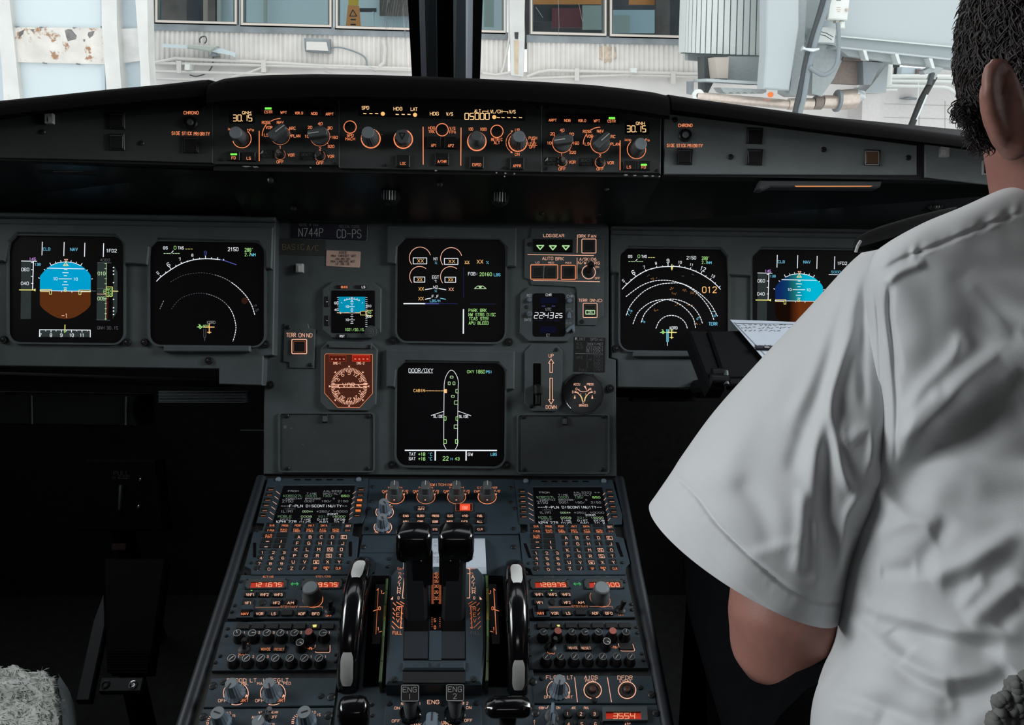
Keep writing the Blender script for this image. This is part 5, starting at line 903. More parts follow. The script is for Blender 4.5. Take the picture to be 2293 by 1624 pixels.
# ---------------- radio panels
for side, dx in SIDES:
    R = side == 'right'
    T = Thing('radio_tuning_unit', 'radio tuning panel with %s on its red digits, %s of the pedestal' % ('128.975' if R else '121.675', side), 'radio panel', PED, 650, 1335, 'radio panels', view=(440, 1280, 4.722), dx=dx)
    T.plate([(470, 42), (1612, 34), (1548, 490), (322, 502)], -.004, 0, 'pedestal'); T.ln([(470, 44), (1610, 36)], 4, 'edge')
    T.t('ACTIVE', 758, 56, 20, 'OR' if not R else 'dimprint', w=114, wt=.14); T.t('STBY/CRS', 1340, 54, 20, 'ORS' if not R else 'dimprint', w=156, wt=.14)
    for x0, x1, s in ((568, 916, '128975' if R else '121.675'), (1160, 1502, '133500' if R else '129.575')):
        T.part('window_frame', MB().frame(T.pts([(x0 - 36, 78), (x1 + 40, 74), (x1 + 32, 178), (x0 - 60, 182)], .002), T.pts([(x0 + 10, 112), (x1 + 8, 108), (x1 - 4, 166), (x0 - 8, 172)], .002), 0, .002), 'glare')
        T.part('digit_window', MB().prism(T.pts([(x0 + 10, 112), (x1 + 8, 108), (x1 - 4, 166), (x0 - 8, 172)]), -.001, .0005), 'ledred'); T.seg(s, (x0 + x1) / 2 + 10, 140, 300, 42, 'LEDTXT', .0005, .12, .1, .5)
        for x, y in ((x0 - 30, 88), (x1 + 34, 84), (x0 - 48, 172), (x1 + 24, 170)): T.screw(x, y, 8, z=.002)
    T.ln([(1002, 132), (1074, 131)], 9, 'DGR'); T.ln([(1018, 118), (1000, 132), (1016, 146)], 8, 'DGR'); T.ln([(1058, 117), (1076, 131), (1060, 146)], 8, 'DGR')
    a = (730, 202) if R else (582, 204); T.fill([(a[0] - 11, a[1] - 6), (a[0] + 11, a[1] - 6), (a[0], a[1] + 9)], 'GRN', .0005)
    for i in range(3): T.key(570 + 147 * i, 246, 116, 56, 'push_button', 'VHF%d' % (i + 1), 26, 'PK', tw=86, wt=.18)
    for x, s in ((548, 'HF1'), (846, 'HF2'), (994, 'AM')): T.key(x, 333, 118, 54, 'push_button', s, 26, 'PK', tw=66, wt=.18)
    p = T.L(697, 330); T.part('blank_plug', MB().lathe([(.0046, -.001), (.0046, .001), (.004, .0015)], n=18), 'key', loc=(p.x, p.y, 0))
    T.t('STBY', 938, 373, 22, 'ORS', w=96, wt=.14); T.t('NAV', 1032, 373, 22, 'ORS', w=72, wt=.14); T.ln([(625, 382), (882, 378)], 4, 'ORS'); T.ln([(1086, 374), (1332, 374), (1330, 392)], 4, 'ORS')
    o = T.part('guard', MB().frame(T.pts([(440, 365), (612, 360), (594, 486), (415, 488)], .006), T.pts([(472, 420), (570, 418), (562, 472), (460, 474)], .006), 0, .006), 'pedestal'); T.part('guard_lid', MB().prism(T.pts([(482, 356), (608, 350), (600, 412), (470, 416)], .008), .004, .010, .001), 'pedestal', o)
    for x, s in ((512, 'NAV'), (668, 'VOR'), (814, 'LS'), (962, ''), (1112, 'ADF'), (1260, 'BFO')): T.key(x, 448, 118, 54, 'push_button', s, 26, 'PK' if s != 'NAV' else 'OR', tw=74 if len(s) > 2 else 40, wt=.19)
    T.arc(1230, 292, 106, 0, 360, 6, 'ORS' if R else 'OR', n=36); T.knob(1230, 290, [(.0122, 0), (.0122, .009), (.0112, .0105), (.0112, .012), (.0102, .0135), (.0100, .0235), (.0085, .0247)], 'knob', 'tuning_knob', 32, top=[(.0085, .0247), (.008, .025), (.001, .025)])
    T.arc(1408, 418, 44, 0, 360, 6, 'ORS' if R else 'OR'); T.toggle(1410, 418, (1414, 312), .0042, .02, 'black'); T.t('OFF', 1400, 465, 22, 'OR' if not R else 'ORS', w=62, wt=.15); T.t('1', 1434, 380, 20)
    for x, y in ((405, 362), (1555, 352), (470, 110), (370, 430), (1560, 110), (1540, 412)): T.screw(x, y, 20)
    T.done()
    # audio panel
    T = Thing('audio_panel', 'audio panel with two rows of black volume knobs, %s' % ('two red caps, right of the pedestal' if R else 'one red cap, left of the pedestal'), 'audio panel', PED, 630, 1450, 'audio panels', view=(440, 1280, 4.722), dx=dx)
    T.plate([(300, 530), (1546, 520), (1500, 1044), (158, 1056)], -.004, 0, 'pedestal'); T.ln([(160, 1052), (1498, 1042)], 5, 'matte')
    up = (452, 608, 762, 905, 1052, 1205, 1350); red = (1, 5) if R else (5,)
    for i, x in enumerate(up):
        T.key(x + 44, 590, 128, 56, 'call_button', d=.003)
        y = 715; lit = i in red
        an = (-25, 85, 40, 30, 40, 60, 85)[i] if not R else (60, 0, 40, 70, -50, 0, 20)[i]
        h = .0155 if lit else .0125
        o = T.knob(x, y, [(.0072, 0), (.0072, .002), (.0062, .004), (.0048, h - .002), (.0046, h)], 'key', 'volume_knob', 22, ang=an)
        T.part('cap', MB().lathe([(.0046, h), (.0044, h + .0006), (.001, h + .0006)], n=20), 'redcap' if lit else 'key', o)
        if not lit: T.part('cap_ring', MB().frame([(.0046 * math.cos(q * .314), .0046 * math.sin(q * .314)) for q in range(20)], [(.004 * math.cos(q * .314), .004 * math.sin(q * .314)) for q in range(20)], h + .0004, h + .0009), 'greymark' if not R else 'dimprint', o); T.part('pointer', MB().box(0, .0016, .0008, .004, h + .0005, h + .0011), 'offwhite' if not R else 'greymark', o)
        s = ('1', '2', '3', '1', '2', '', '1')[i]
        if s: T.t(s, x + 55, 645, 22, 'PK', w=14)
    for i in range(7):
        x = 392 + i * 153; o = T.knob(x, 978, [(.0072, 0), (.0072, .002), (.0062, .004), (.0048, .0115), (.0046, .0125)], 'key', 'volume_knob', 22, ang=40)
        T.part('cap_ring', MB().frame([(.0046 * math.cos(q * .314), .0046 * math.sin(q * .314)) for q in range(20)], [(.004 * math.cos(q * .314), .004 * math.sin(q * .314)) for q in range(20)], .0122, .0131), 'greymark' if not R else 'dimprint', o); T.part('pointer', MB().box(0, 0, .0008, .0062, .0126, .0133), 'offwhite' if not R else 'greymark', o)
        if i in (0, 1, 2, 5, 6): T.t('12312112'[i], x + 55, 900, 22, 'PK', w=14)
    T.fill([(1228, 565), (1272, 562), (1266, 590), (1232, 592)], 'YE', .004) if not R else T.fill([(640, 575), (672, 572), (670, 592), (644, 594)], 'YE', .004)
    o = T.knob(1108, 812, [(.0072, 0), (.0072, .002), (.0062, .004), (.0048, .0115), (.0046, .0125)], 'key', 'volume_knob', 22, ang=120); T.part('cap_ring', MB().frame([(.0046 * math.cos(q * .314), .0046 * math.sin(q * .314)) for q in range(20)], [(.0041 * math.cos(q * .314), .0041 * math.sin(q * .314)) for q in range(20)], .0122, .0131), 'offwhite', o); T.part('pointer', MB().box(0, .002, .001, .004, .0126, .0133), 'offwhite', o)
    T.arc(502, 825, 48, 0, 360, 7, 'OR'); T.toggle(502, 825, (506, 716), .0045, .021, 'black'); T.t('RAD', 485, 876, 24, w=72, wt=.15); T.t('INT', 536, 775, 22, w=24)
    T.key(732, 822, 130, 66, 'push_button', 'VOICE', 24, 'PK' if R else 'OR', tw=96, wt=.17); T.key(878, 824, 130, 66, 'push_button', 'RESET', 24, 'PK' if R else 'ORS', tw=100, wt=.15)
    T.t('-PA-', 1208, 815, 26, w=62, wt=.14); T.key(1330, 812, 150, 76, 'push_button', d=.002, r=8); T.ln(rr(1255, 772, 1412, 856, 16), 6, 'PK', .0003, True)
    for x, y in ((315, 682), (1508, 660), (248, 896), (1474, 884), (330, 608), (200, 965), (1520, 600), (1470, 955)): T.screw(x, y, 20)
    T.done()
KNOBF = [(.0118, 0), (.0118, .0015), (.0100, .003), (.0080, .005), (.0066, .023), (.0060, .0242)]
def fknob(T, x, y, ang, name='brightness_knob', m='bluknob'): T.knob(x, y, KNOBF, m, name, 64, flute=.06, nf=16, ang=ang, top=[(.0064, .0242), (.0058, .0246), (.001, .0246)], line=(.0005, .0062, .0248), linemat='ink')
T = Thing('lighting_panel', 'flood and integral light panel with two grey fluted knobs on the left of the pedestal', 'control panel', PED, 600, 1545, view=(440, 1280, 4.722))
T.plate([(152, 1124), (1496, 1120), (1452, 1420), (72, 1440)], -.004, 0, 'pedestal')
T.t('FLOOD', 425, 1152, 38, 'PK', w=200, wt=.13); T.t('LT', 600, 1152, 38, 'PK', w=66, wt=.13); T.t('INTEG', 790, 1152, 38, 'PK', w=190, wt=.13); T.t('LT', 938, 1150, 38, 'PK', w=66, wt=.13); T.t('PNL', 512, 1187, 28, 'PK', w=70, wt=.13); T.t('MAIN', 700, 1186, 28, 'PK', w=116, wt=.13); T.t('& PED', 930, 1184, 28, 'PK', w=130, wt=.13)
for x in (408, 800):
    T.arc(x + 8, 1290, 132, 38, 115, 7, 'PK'); T.arc(x + 8, 1290, 132, 150, 200, 7, 'PK'); T.arc(x + 8, 1290, 132, -110, -55, 7, 'PK'); T.fill([(x + 104, 1338), (x + 116, 1300), (x + 140, 1316)], 'PK'); T.t('OFF', x - 135, 1367, 30, 'PK', w=86, wt=.14); T.t('BRT', x + 100, 1364, 30, 'OR', w=78, wt=.14); fknob(T, x, 1300, 200 if x < 500 else 155)
for x, y, r in ((172, 1212, 44), (284, 1175, 32), (1315, 1320, 32), (1425, 1328, 44)): T.screw(x, y, r)
T.done()
T = Thing('weather_radar_panel', 'radar panel with light grey knobs and a wind shear toggle at the lower left', 'control panel', PED, 580, 1610, view=(440, 1280, 4.722))
T.plate([(62, 1452), (1444, 1438), (1380, 1800), (-30, 1800)], -.004, 0, 'pedestal')
for x in (265, 1165):
    y = 1605 if x < 500 else 1597
    for k in range(9): a = math.radians(-95 + k * 11); T.ln([(x - 20 + 118 * math.sin(a), y - 95 * math.cos(a)), (x - 20 + 140 * math.sin(a), y - 113 * math.cos(a))], 6, 'PK')
    T.t('0', x - 145, y, 24, 'PK', w=20); T.t('+', x - 100, y - 60, 22, 'PK', w=18); T.t('10', x + 75, y - 108, 24, 'PK', w=44); T.t('15', x + 125, y - 80, 24, 'PK', w=38); T.fill(circ(x + 90, y - 50, 8, 0, 340, 8), 'PK')
    T.knob(x, y, [(.0115, 0), (.0112, .004), (.0088, .006), (.0074, .0205), (.0072, .0225)], 'bluknob', 'gain_knob', 40, flute=.06, nf=14, ang=-72 if x < 500 else 70, top=[(.0072, .0225), (.0068, .0232), (.001, .0232)], line=(-.003, .004, .0235), linemat='ink')
T.arc(732, 1540, 46, 0, 360, 7, 'PK'); T.toggle(732, 1540, (772, 1450), .0045, .019, 'chrome'); T.t('WINDSHEAR', 760, 1490, 22, 'PK', w=206, wt=.15); T.t('AUTO', 630, 1542, 26, 'PK', w=90, wt=.15); T.t('OFF', 820, 1540, 26, 'PK', w=62, wt=.15)
T.knob(690, 1700, KNOBF, 'bluknob', 'mode_knob', 64, flute=.06, nf=16, ang=20, top=[(.0064, .0242), (.0058, .0246), (.001, .0246)], line=(.0005, .0062, .0248)); T.t('SYS', 780, 1618, 22, 'PK', w=90)
for x, y in ((70, 1540), (1395, 1525)): T.screw(x, y, 44)
T.done()
T = Thing('print_panel', 'panel with a flood light knob and two round lit print and event buttons', 'control panel', PED, 1320, 1545, view=(1150, 1280, 4.72))
T.plate([(160, 1098), (1465, 1100), (1512, 1398), (178, 1392)], -.004, 0, 'pedestal')
for s, x, y, h, w in (('FLOOD', 440, 1120, 36, 190), ('LT', 596, 1120, 36, 56), ('AIDS', 818, 1120, 36, 138), ('PRINT', 817, 1156, 26, 112), ('DFDR', 1178, 1122, 36, 156), ('EVENT', 1184, 1158, 26, 124), ('OFF', 363, 1328, 28, 78), ('BRT', 588, 1328, 28, 74)): T.t(s, x, y, h, 'PK', w=w, wt=.13)
T.ln([(645, 1122), (675, 1380)], 7, 'PK'); T.ln([(992, 1122), (1035, 1380)], 7, 'PK'); T.arc(472, 1262, 122, 30, 115, 7, 'PK'); T.arc(472, 1262, 122, 245, 330, 7, 'PK'); T.fill([(570, 1275), (600, 1272), (584, 1300)], 'PK'); fknob(T, 472, 1262, 195)
for x, y in ((836, 1255), (1200, 1255)):
    T.arc(x, y, 92, 0, 360, 9, 'PK', n=36); o = T.knob(x, y, [(.0088, -.001), (.0088, .001), (.0066, .001), (.0062, -.0005), (.0042, -.0005)], mk('brownwell', (.05, .022, .014), .5).name, 'round_button', 24); T.part('button_cap', MB().lathe([(.0042, -.001), (.0042, .003), (.0032, .004), (.001, .0035)], n=18), mk('brownbtn', (.08, .03, .02), .4).name, o, smooth=40)
for x, y, r in ((300, 1130, 28), (208, 1168, 42), (850, 1362, 32), (1335, 1228, 30), (1458, 1305, 40)): T.screw(x, y, r)
T.done()
T = Thing('transponder_panel', 'transponder panel with number keys and red code 3554', 'control panel', PED, 1340, 1605, view=(1150, 1280, 4.72))
T.plate([(182, 1408), (1520, 1404), (1600, 1800), (215, 1800)], -.004, 0, 'pedestal')
for s, x, y, w in (('STBY', 296, 1443, 56), ('ON', 472, 1441, 38), ('ATC', 636, 1443, 40), ('FAIL', 770, 1442, 50), ('1', 340, 1556, 8), ('2', 463, 1556, 16), ('ATC', 1205, 1616, 60)): T.t(s, x, y, 24, 'PK', w=w, wt=.17)
T.ln([(332, 1444), (356, 1446), (366, 1420)], 5, 'PK'); T.ln([(352, 1557), (370, 1558)], 5, 'PK')
for i, x in enumerate((572, 712, 856)): p = T.L(x, 1515); o = T.part('number_key', MB().lathe([(.0056, -.001), (.0056, .003), (.005, .004), (.001, .0042)], n=20), 'key', smooth=40, loc=(p.x, p.y, 0)); T.t('123'[i], x + 0, 1506, 32, 'PK', w=20, z=.0044, wt=.15); p = T.L(x + 10, 1625); T.part('number_key', MB().lathe([(.0056, -.001), (.0056, .003), (.005, .004), (.001, .0042)], n=20), 'key', smooth=40, loc=(p.x, p.y, 0)); T.t('456'[i], x + 10, 1614, 32, 'PK', w=20, z=.0044, wt=.15)
T.part('window_frame', MB().frame(T.pts([(940, 1430), (1410, 1425), (1420, 1572), (945, 1580)], .005), T.pts([(975, 1482), (1345, 1480), (1358, 1562), (978, 1560)], .005), 0, .005), 'panel'); T.part('digit_window', MB().prism(T.pts([(970, 1482), (1350, 1480), (1360, 1566), (976, 1562)]), -.001, .001), 'ledred'); T.seg('3554', 1166, 1528, 230, 60, 'LEDTXT', .001, .1, .05, .3)
for x, y in ((400, 1540), (410, 1660)):
    o = T.knob(x, y, [(.0075, 0), (.0075, .003), (.0055, .005), (.005, .006)], 'knob', 'mode_switch', 20, ang=8); T.part('grip', MB().rbox(0, 0, .0035, .013, .001, .004, .021, .001), 'bluknob', o)
for x, y, r in ((232, 1500, 42), (1505, 1498, 40)): T.screw(x, y, r)
for i, s in enumerate('ATC'): T.t(s, 220, 1578 + i * 28, 20, 'PK', w=14)
T.done()
# ================================================================ thrust lever quadrant
QV = (740, 1180, 3.658)
T = Thing('thrust_quadrant', 'raised thrust lever quadrant with orange reverse scales in the middle of the pedestal', 'quadrant', PED, 975, 1420, view=QV)
T.plate([(265, 66), (1545, 66), (1640, 800), (1700, 1900), (-10, 1900), (60, 1380), (180, 500)], -.003, 0, 'pedestal', 'base_plate')
for x, y in ((268, 165), (1500, 165), (478, 264), (476, 328), (335, 1458), (338, 1546), (1560, 345)): T.screw(x, y, 24 if y < 200 else 17, 'screw' if y > 200 else 'screwdark')
T.ln([(240, 212), (520, 212)], 3, 'black')
ZQ = .026
T.part('block', MB().prism(T.pts([(545, 330), (1205, 330), (1262, 400), (1270, 1000), (1240, 1285), (450, 1285), (462, 1000), (480, 400)], ZQ), 0, ZQ, .003), 'pedestal')
for P in ([(330, 400), (480, 400), (462, 1300), (265, 1300)], [(1260, 400), (1410, 400), (1470, 1300), (1270, 1300)]): T.part('painted_shade', MB().prism(T.pts(P, .002), -.001, .002), 'matte')  # flat black sheets put the shade beside the trim wheels into colour
# coloured trim bands beside the block
for sg, xs in ((0, ((462, 420), (455, 520), (446, 640), (438, 760), (428, 900), (418, 1100), (405, 1270))), (1, ((1278, 395), (1284, 500), (1288, 620), (1290, 760), (1290, 900), (1286, 1100), (1280, 1260)))):
    for i in range(6):
        a, b = xs[i], xs[i + 1]; P = [(a[0] - 11, a[1]), (a[0] + 13, a[1]), (b[0] + 13, b[1]), (b[0] - 11, b[1])]
        c = (mk('band_green', (.10, .19, .06), .5), mk('band_yellow', (.42, .36, .08), .5), mk('band_dim', (.05, .08, .03), .5))[0 if i in (0, 3) else (1 if i in (1, 2) and sg else (0 if i < 4 else 2)) if not (i in (2,)) else 1]
        T.part('trim_band', MB().prism(T.pts(P, .024), 0, .024, .001), c)
    # black scale strip with the trim numbers
    X = (lambda x: x) if not sg else (lambda x: 1730 - x)
    T.part('trim_scale', MB().prism(T.pts([(X(455), 470), (X(372), 470), (X(340), 960), (X(405), 960)], .006), 0, .006), 'black')
    for s, x, y in (('1', 418, 534), ('0', 402, 668), ('1', 392, 836)): T.t(s, X(x), y, 26, 'OR', z=.006, w=14)
    T.ln([(X(392), 508), (X(372), 880)], 4, 'ORD' if not sg else 'OR', .006)
    for a, b in (((428, 548), (445, 540)), ((392, 676), (350, 690)), ((396, 862), (420, 856)), ((380, 520), (394, 505))): T.ln([(X(a[0]), a[1]), (X(b[0]), b[1])], 4, 'OR', .006)
# lever channels, ledge, middle scale
for x0, x1 in ((597, 806), (896, 1108)):
    T.part('lever_slot', MB().prism(T.pts([(x0 + 14, 400), (x1 - 4, 400), (x1, 1095), (x0, 1095)], ZQ), .01, ZQ + .0004), 'matte'); T.part('slot_floor', MB().prism(T.pts([(x0 + 6, 860), (x1 - 6, 860), (x1 - 8, 1082), (x0 + 4, 1082)], ZQ), .012, ZQ + .0008), 'railblue')
T.part('ledge', MB().prism(T.pts([(594, 1098), (800, 1098), (806, 1140), (895, 1140), (900, 1098), (1106, 1098), (1104, 1168), (590, 1168)], ZQ + .004), .01, ZQ + .004, .002), 'pedestal'); T.part('front_recess', MB().prism(T.pts([(594, 1172), (1106, 1172), (1104, 1278), (592, 1278)], ZQ), .01, ZQ + .0004), 'black')
T.part('scale_strip', MB().prism(T.pts([(832, 330), (912, 330), (908, 1098), (806, 1098)], ZQ), .01, ZQ + .001, .0004), 'pedestal'); z = ZQ + .001
T.part('scale_window', MB().prism(T.pts([(820, 380), (914, 380), (910, 850), (812, 850)], z), .01, z + .0003), 'matte'); z += .0003
for s, y in (('45', 384), ('40', 412), ('35', 447), ('30', 487), ('25', 535), ('20', 586), ('5', 766), ('0', 824)): T.t(s, 866 if len(s) > 1 else 856, y, 22 if y < 700 else 26, 'ORS' if y > 380 and y < 800 else 'OR', w=32 if len(s) > 1 else 14, z=z, wt=.16)
for k in range(42): y = 384 + k * 6; T.ln([(828, y), (844 if k % 5 else 850, y)], 3, 'ORD', z); T.ln([(890 if k % 5 else 884, y), (906, y)], 3, 'ORD', z)
for k in range(6): T.ln([(828, 746 + k * 14), (836, 746 + k * 14)], 4, 'ORD', z); T.ln([(892, 746 + k * 15), (900, 746 + k * 15)], 4, 'ORD', z)
z = ZQ
for sg in (0, 1):
    X = (lambda x: x) if not sg else (lambda x: 1734 - x)
    for i, s in enumerate('A/THR'): T.t(s, X(568 - i * 2), 411 + i * 31, 26, 'PK', w=26, z=z, wt=.15)
    T.t('0', X(557), 583, 22, 'PK', w=12, z=z); T.t('CL', X(574), 381, 14, 'OR', w=30, z=z); T.t('FLX', X(575), 338, 9, 'OR', w=52, z=z); T.t('MCT', X(577), 349, 8, 'OR', w=52, z=z)
    T.ln([(X(612), 342), (X(588), 583), (X(610), 585)] if not sg else [(1122, 342), (1142, 344), (1141, 583), (1118, 583)], 5, 'PK', z); T.ln([(X(598), 384), (X(612), 384)], 5, 'PK', z); T.fill([(X(492), 596), (X(512), 572), (X(512), 598)], 'PK', z)
    c = 'OR' if not sg else 'ORD'
    for i, s in enumerate('REV'): T.t(s, X(554 - i), 672 + i * 48, 30, c, w=24, z=z, wt=.14)
    T.ln([(X(585), 655), (X(575), 832)], 6, c, z); T.ln([(X(548), 655), (X(585), 655)], 5, c, z); T.fill([(X(596), 826), (X(566), 822), (X(574), 838)], c, z)
    for a, b in (((540, 615), (598, 652)), ((572, 612), (604, 632)), ((514, 622), (536, 645)), ((512, 668), (530, 690)), ((512, 704), (528, 722)), ((510, 738), (524, 756)), ((506, 775), (560, 828)), ((502, 812), (526, 838)), ((578, 700), (592, 712)), ((574, 742), (588, 754)), ((572, 780), (584, 792))): T.ln([(X(a[0]), a[1]), (X(b[0]), b[1])], 5, c, z)
    T.t('FULL', X(547), 869, 26, 'OR' if not sg else 'dimprint', w=74, z=z, wt=.14)
T.screw(522, 1250, 26, z=z); T.screw(1170, 1248, 26, z=z)
T.done()
# ---- thrust levers
for i, (bx, hx, kx) in enumerate(((708, 686, 745), (1002, 1030, 985))):
    T = Thing('thrust_lever', 'black thrust lever with a wide grip, %s of the pair' % ('left' if i == 0 else 'right'), 'lever', PED, 740 + bx / 3.658, 1180 + 760 / 3.658, 'thrust levers', view=QV)
    B = T.L(bx, 800, ZQ - .01); Hh = T.L(hx, 122, .098); d = Hh - B
    up = d.normalized(); side = Vector((1, 0, 0)); fw = side.cross(up).normalized()
    def ring(c, w, t, ch=.25):
        w /= 2; t /= 2; k = min(w, t) * ch * 2; P = [(-w + k, -t), (w - k, -t), (w, -t + k), (w, t - k), (w - k, t), (-w + k, t), (-w, t - k), (-w, -t + k)]
        return [c + side * a + fw * b for a, b in P]
    T.part('arm', MB().loft([ring(B, .028, .016), ring(B + d * .35, .0275, .015), ring(B + d * .8, .026, .014), ring(Hh, .026, .014)]), 'lever', smooth=25)
    u2 = Vector((0, .35, .94)).normalized()
    hs = 1 if i == 0 else -1
    R_ = lambda c, w, t: [c + Vector((1, 0, 0)) * a + Vector((0, 1, 0)) * b for a, b in rr(-w / 2, -t / 2, w / 2, t / 2, min(w, t) * .32, 4)]
    C = Hh + Vector((0, 0, 0))
    T.part('grip', MB().loft([R_(C - u2 * .019, .034, .020), R_(C - u2 * .0165, .0405, .026), R_(C - u2 * .008, .0435, .030), R_(C + u2 * .008, .0435, .031), R_(C + u2 * .0145, .041, .028), R_(C + u2 * .0172, .034, .022)]), 'gloss', smooth=40)
    for s_ in (-1, 1): T.part('grip_rib', MB().tube([C + Vector((s_ * .0185, -.0150, -.014)), C + Vector((s_ * .0192, -.0158, .004)), C + Vector((s_ * .0185, -.009, .017))], .0016, 8), 'gloss', smooth=60)
    Q = T.L(kx, 320, .075); T.part('reverse_latch', MB().loft([ring(Q - up * .022, .026, .012), ring(Q + up * .018, .029, .015), ring(Q + up * .023, .024, .010)]), 'gloss', smooth=30); q = T.L(kx, 287, .083)
    T.part('latch_pin', MB().lathe([(.0012, 0), (.0012, .003), (.0005, .0034)], c=tuple(q), n=10), 'offwhite'); T.done()
# ---- pitch trim wheels
for i, (x, yb, marks) in enumerate(((777, 1556, ((57, 79), (131, 153))), (1160, 1562, ((58, 81), (134, 154))))):
    T = Thing('trim_wheel', 'black glossy pitch trim wheel with two white marks, %s of the levers' % ('left' if i == 0 else 'right'), 'trim wheel', PED, x, yb, 'trim wheels')
    Rr, hh = .100, .035; half = math.sqrt(Rr * Rr - hh * hh); cy = half; wv = .0125
    prof = [(-wv, Rr * .80), (-wv, Rr * .93), (-wv * .8, Rr * .975), (-wv * .4, Rr * .995), (0, Rr), (wv * .4, Rr * .995), (wv * .8, Rr * .975), (wv, Rr * .93), (wv, Rr * .80)]
    n = 72; m = MB(); m.loft([[Vector((a, cy + r * math.cos(2 * math.pi * k / n), -hh + r * math.sin(2 * math.pi * k / n))) for a, r in prof] for k in range(n)] + [[Vector((a, cy + r, -hh)) for a, r in prof]], True, False); T.part('rim', m, 'gloss', smooth=50)
    for sg in (-1, 1): T.part('disc', MB().lathe([(Rr * .86, 0), (Rr * .86, .003), (Rr * .3, .003)], n=36, ax=Matrix.Translation((sg * wv * .5, cy, -hh)) @ Matrix.Rotation(math.radians(90), 4, 'Y')), 'black')
    for a0, a1 in marks:
        L_ = []
        for k in range(9):
            a = math.radians(a0 + (a1 - a0) * k / 8); r = Rr + .0006; e = .65 if k in (0, 8) else (.9 if k in (1, 7) else 1); L_.append([Vector((w_ * .0072 * e, cy + (r - (.0008 if abs(w_) == 1 else .0)) * math.cos(a), -hh + (r - (.0008 if abs(w_) == 1 else 0)) * math.sin(a))) for w_ in (-1, -.5, 0, .5, 1)])
        T.part('white_mark', MB().loft(L_, False, False), 'white' if a0 < 100 else 'offwhite', smooth=60)
    for a in (75, 108): 
        a = math.radians(a); T.part('grip_dot', MB().lathe([(.003, -.001), (.003, .001), (.001, .0016)], n=10, ax=Matrix.Translation((-wv if i else wv, cy + Rr * .93 * math.cos(a), -hh + Rr * .93 * math.sin(a))) @ Matrix.Rotation(math.radians(-90 if i else 90), 4, 'Y')), 'black')
    for sg in (-1, 1):
        L_ = [[Vector((sg * (wv + .0004), cy + Rr * q * math.cos(math.radians(a)), -hh + Rr * q * math.sin(math.radians(a)))) for q in (.955, .93)] for a in range(96, 118, 3)]
        T.part('side_mark', MB().loft(L_, False, False), 'greymark')
    T.done()
# ---- speed brake and flap handles at the bottom edge
T = Thing('speedbrake_handle', 'black speed brake handle below the left trim wheel', 'lever', PED, 793, 1640, view=QV)
B = T.L(195, 1700, 0); C = T.L(195, 1545, .05); R_ = lambda c, w, t: [c + Vector((a, b, 0)) for a, b in rr(-w / 2, -t / 2, w / 2, t / 2, min(w, t) * .4, 4)]
T.part('stem', MB().loft([R_(B, .014, .012), R_(C, .014, .012)]), 'lever', smooth=40); T.part('grip', MB().loft([R_(C + Vector((0, -.006, -.022)), .026, .020), R_(C + Vector((0, -.003, -.006)), .032, .024), R_(C + Vector((0, 0, .010)), .034, .026), R_(C + Vector((0, .002, .017)), .030, .022), R_(C + Vector((0, .003, .0195)), .022, .015)]), 'gloss', smooth=45); T.done()
T = Thing('flap_handle', 'black T-shaped flap handle below the right trim wheel', 'lever', PED, 1140, 1640, view=QV)
B = T.L(1450, 1700, 0); C = T.L(1457, 1475, .05)
T.part('stem', MB().loft([R_(B, .018, .014), R_(C + Vector((0, 0, -.012)), .018, .014)]), 'lever', smooth=40); T.part('collar', MB().lathe([(.009, -.03), (.0095, -.014), (.0085, -.011)], c=tuple(C + Vector((0, -.003, 0))), n=16), 'black', smooth=40)
T.part('grip', MB().loft([R_(C + Vector((x_, 0, z_)), w_, t_) for x_, z_, w_, t_ in ((0, -.011, .022, .012), (0, -.008, .044, .018), (0, -.002, .050, .022), (0, .004, .046, .020), (0, .008, .030, .012))]), 'gloss', smooth=45); T.done()
# ---- engine panel
EV = (640, 1480, 4.095)
T = Thing('engine_start_unit', 'engine start panel with MODE selector below the levers', 'control panel', PED, 970, 1610, view=EV)
T.plate([(985, 352), (1720, 350), (1728, 400), (1790, 410), (1822, 900), (880, 900), (912, 415), (975, 405)], -.002, .003, 'pedestal', bev=.0006); z = .003
for s, x, y, h, w in (('ENG', 1352, 379, 34, 106), ('MASTER', 1100, 394, 22, 84), ('1', 1230, 393, 22, 8), ('MASTER', 1600, 390, 22, 70), ('2', 1664, 390, 22, 16), ('ON', 1020, 434, 24, 46), ('ON', 1677, 430, 24, 46), ('OFF', 1009, 553, 24, 72), ('OFF', 1674, 548, 24, 70), ('MODE', 1346, 503, 26, 100), ('IGN/', 1460, 567, 24, 78), ('CRANK', 1180, 588, 24, 126), ('START', 1490, 590, 24, 114)): T.t(s, x, y, h, 'PK', w=w, z=z, wt=.15)
for x, y in ((945, 396), (1748, 392), (1440, 396)): T.screw(x, y, 24, z=z)
for x in (1140, 1552): p = T.L(x, 505); T.part('switch_well', MB().lathe([(.0122, 0), (.0122, .004), (.0108, .005), (.0105, .003), (.006, .003)], n=28), 'gloss', smooth=40, loc=(p.x, p.y, 0))
T.knob(1342, 640, [(.011, .0), (.011, .006), (.009, .009), (.0085, .010)], 'bluknob', 'mode_selector', 24, bar=(.020, .0125, .008, .022), line=(0, .0095, .0222), linemat='ink'); T.done()
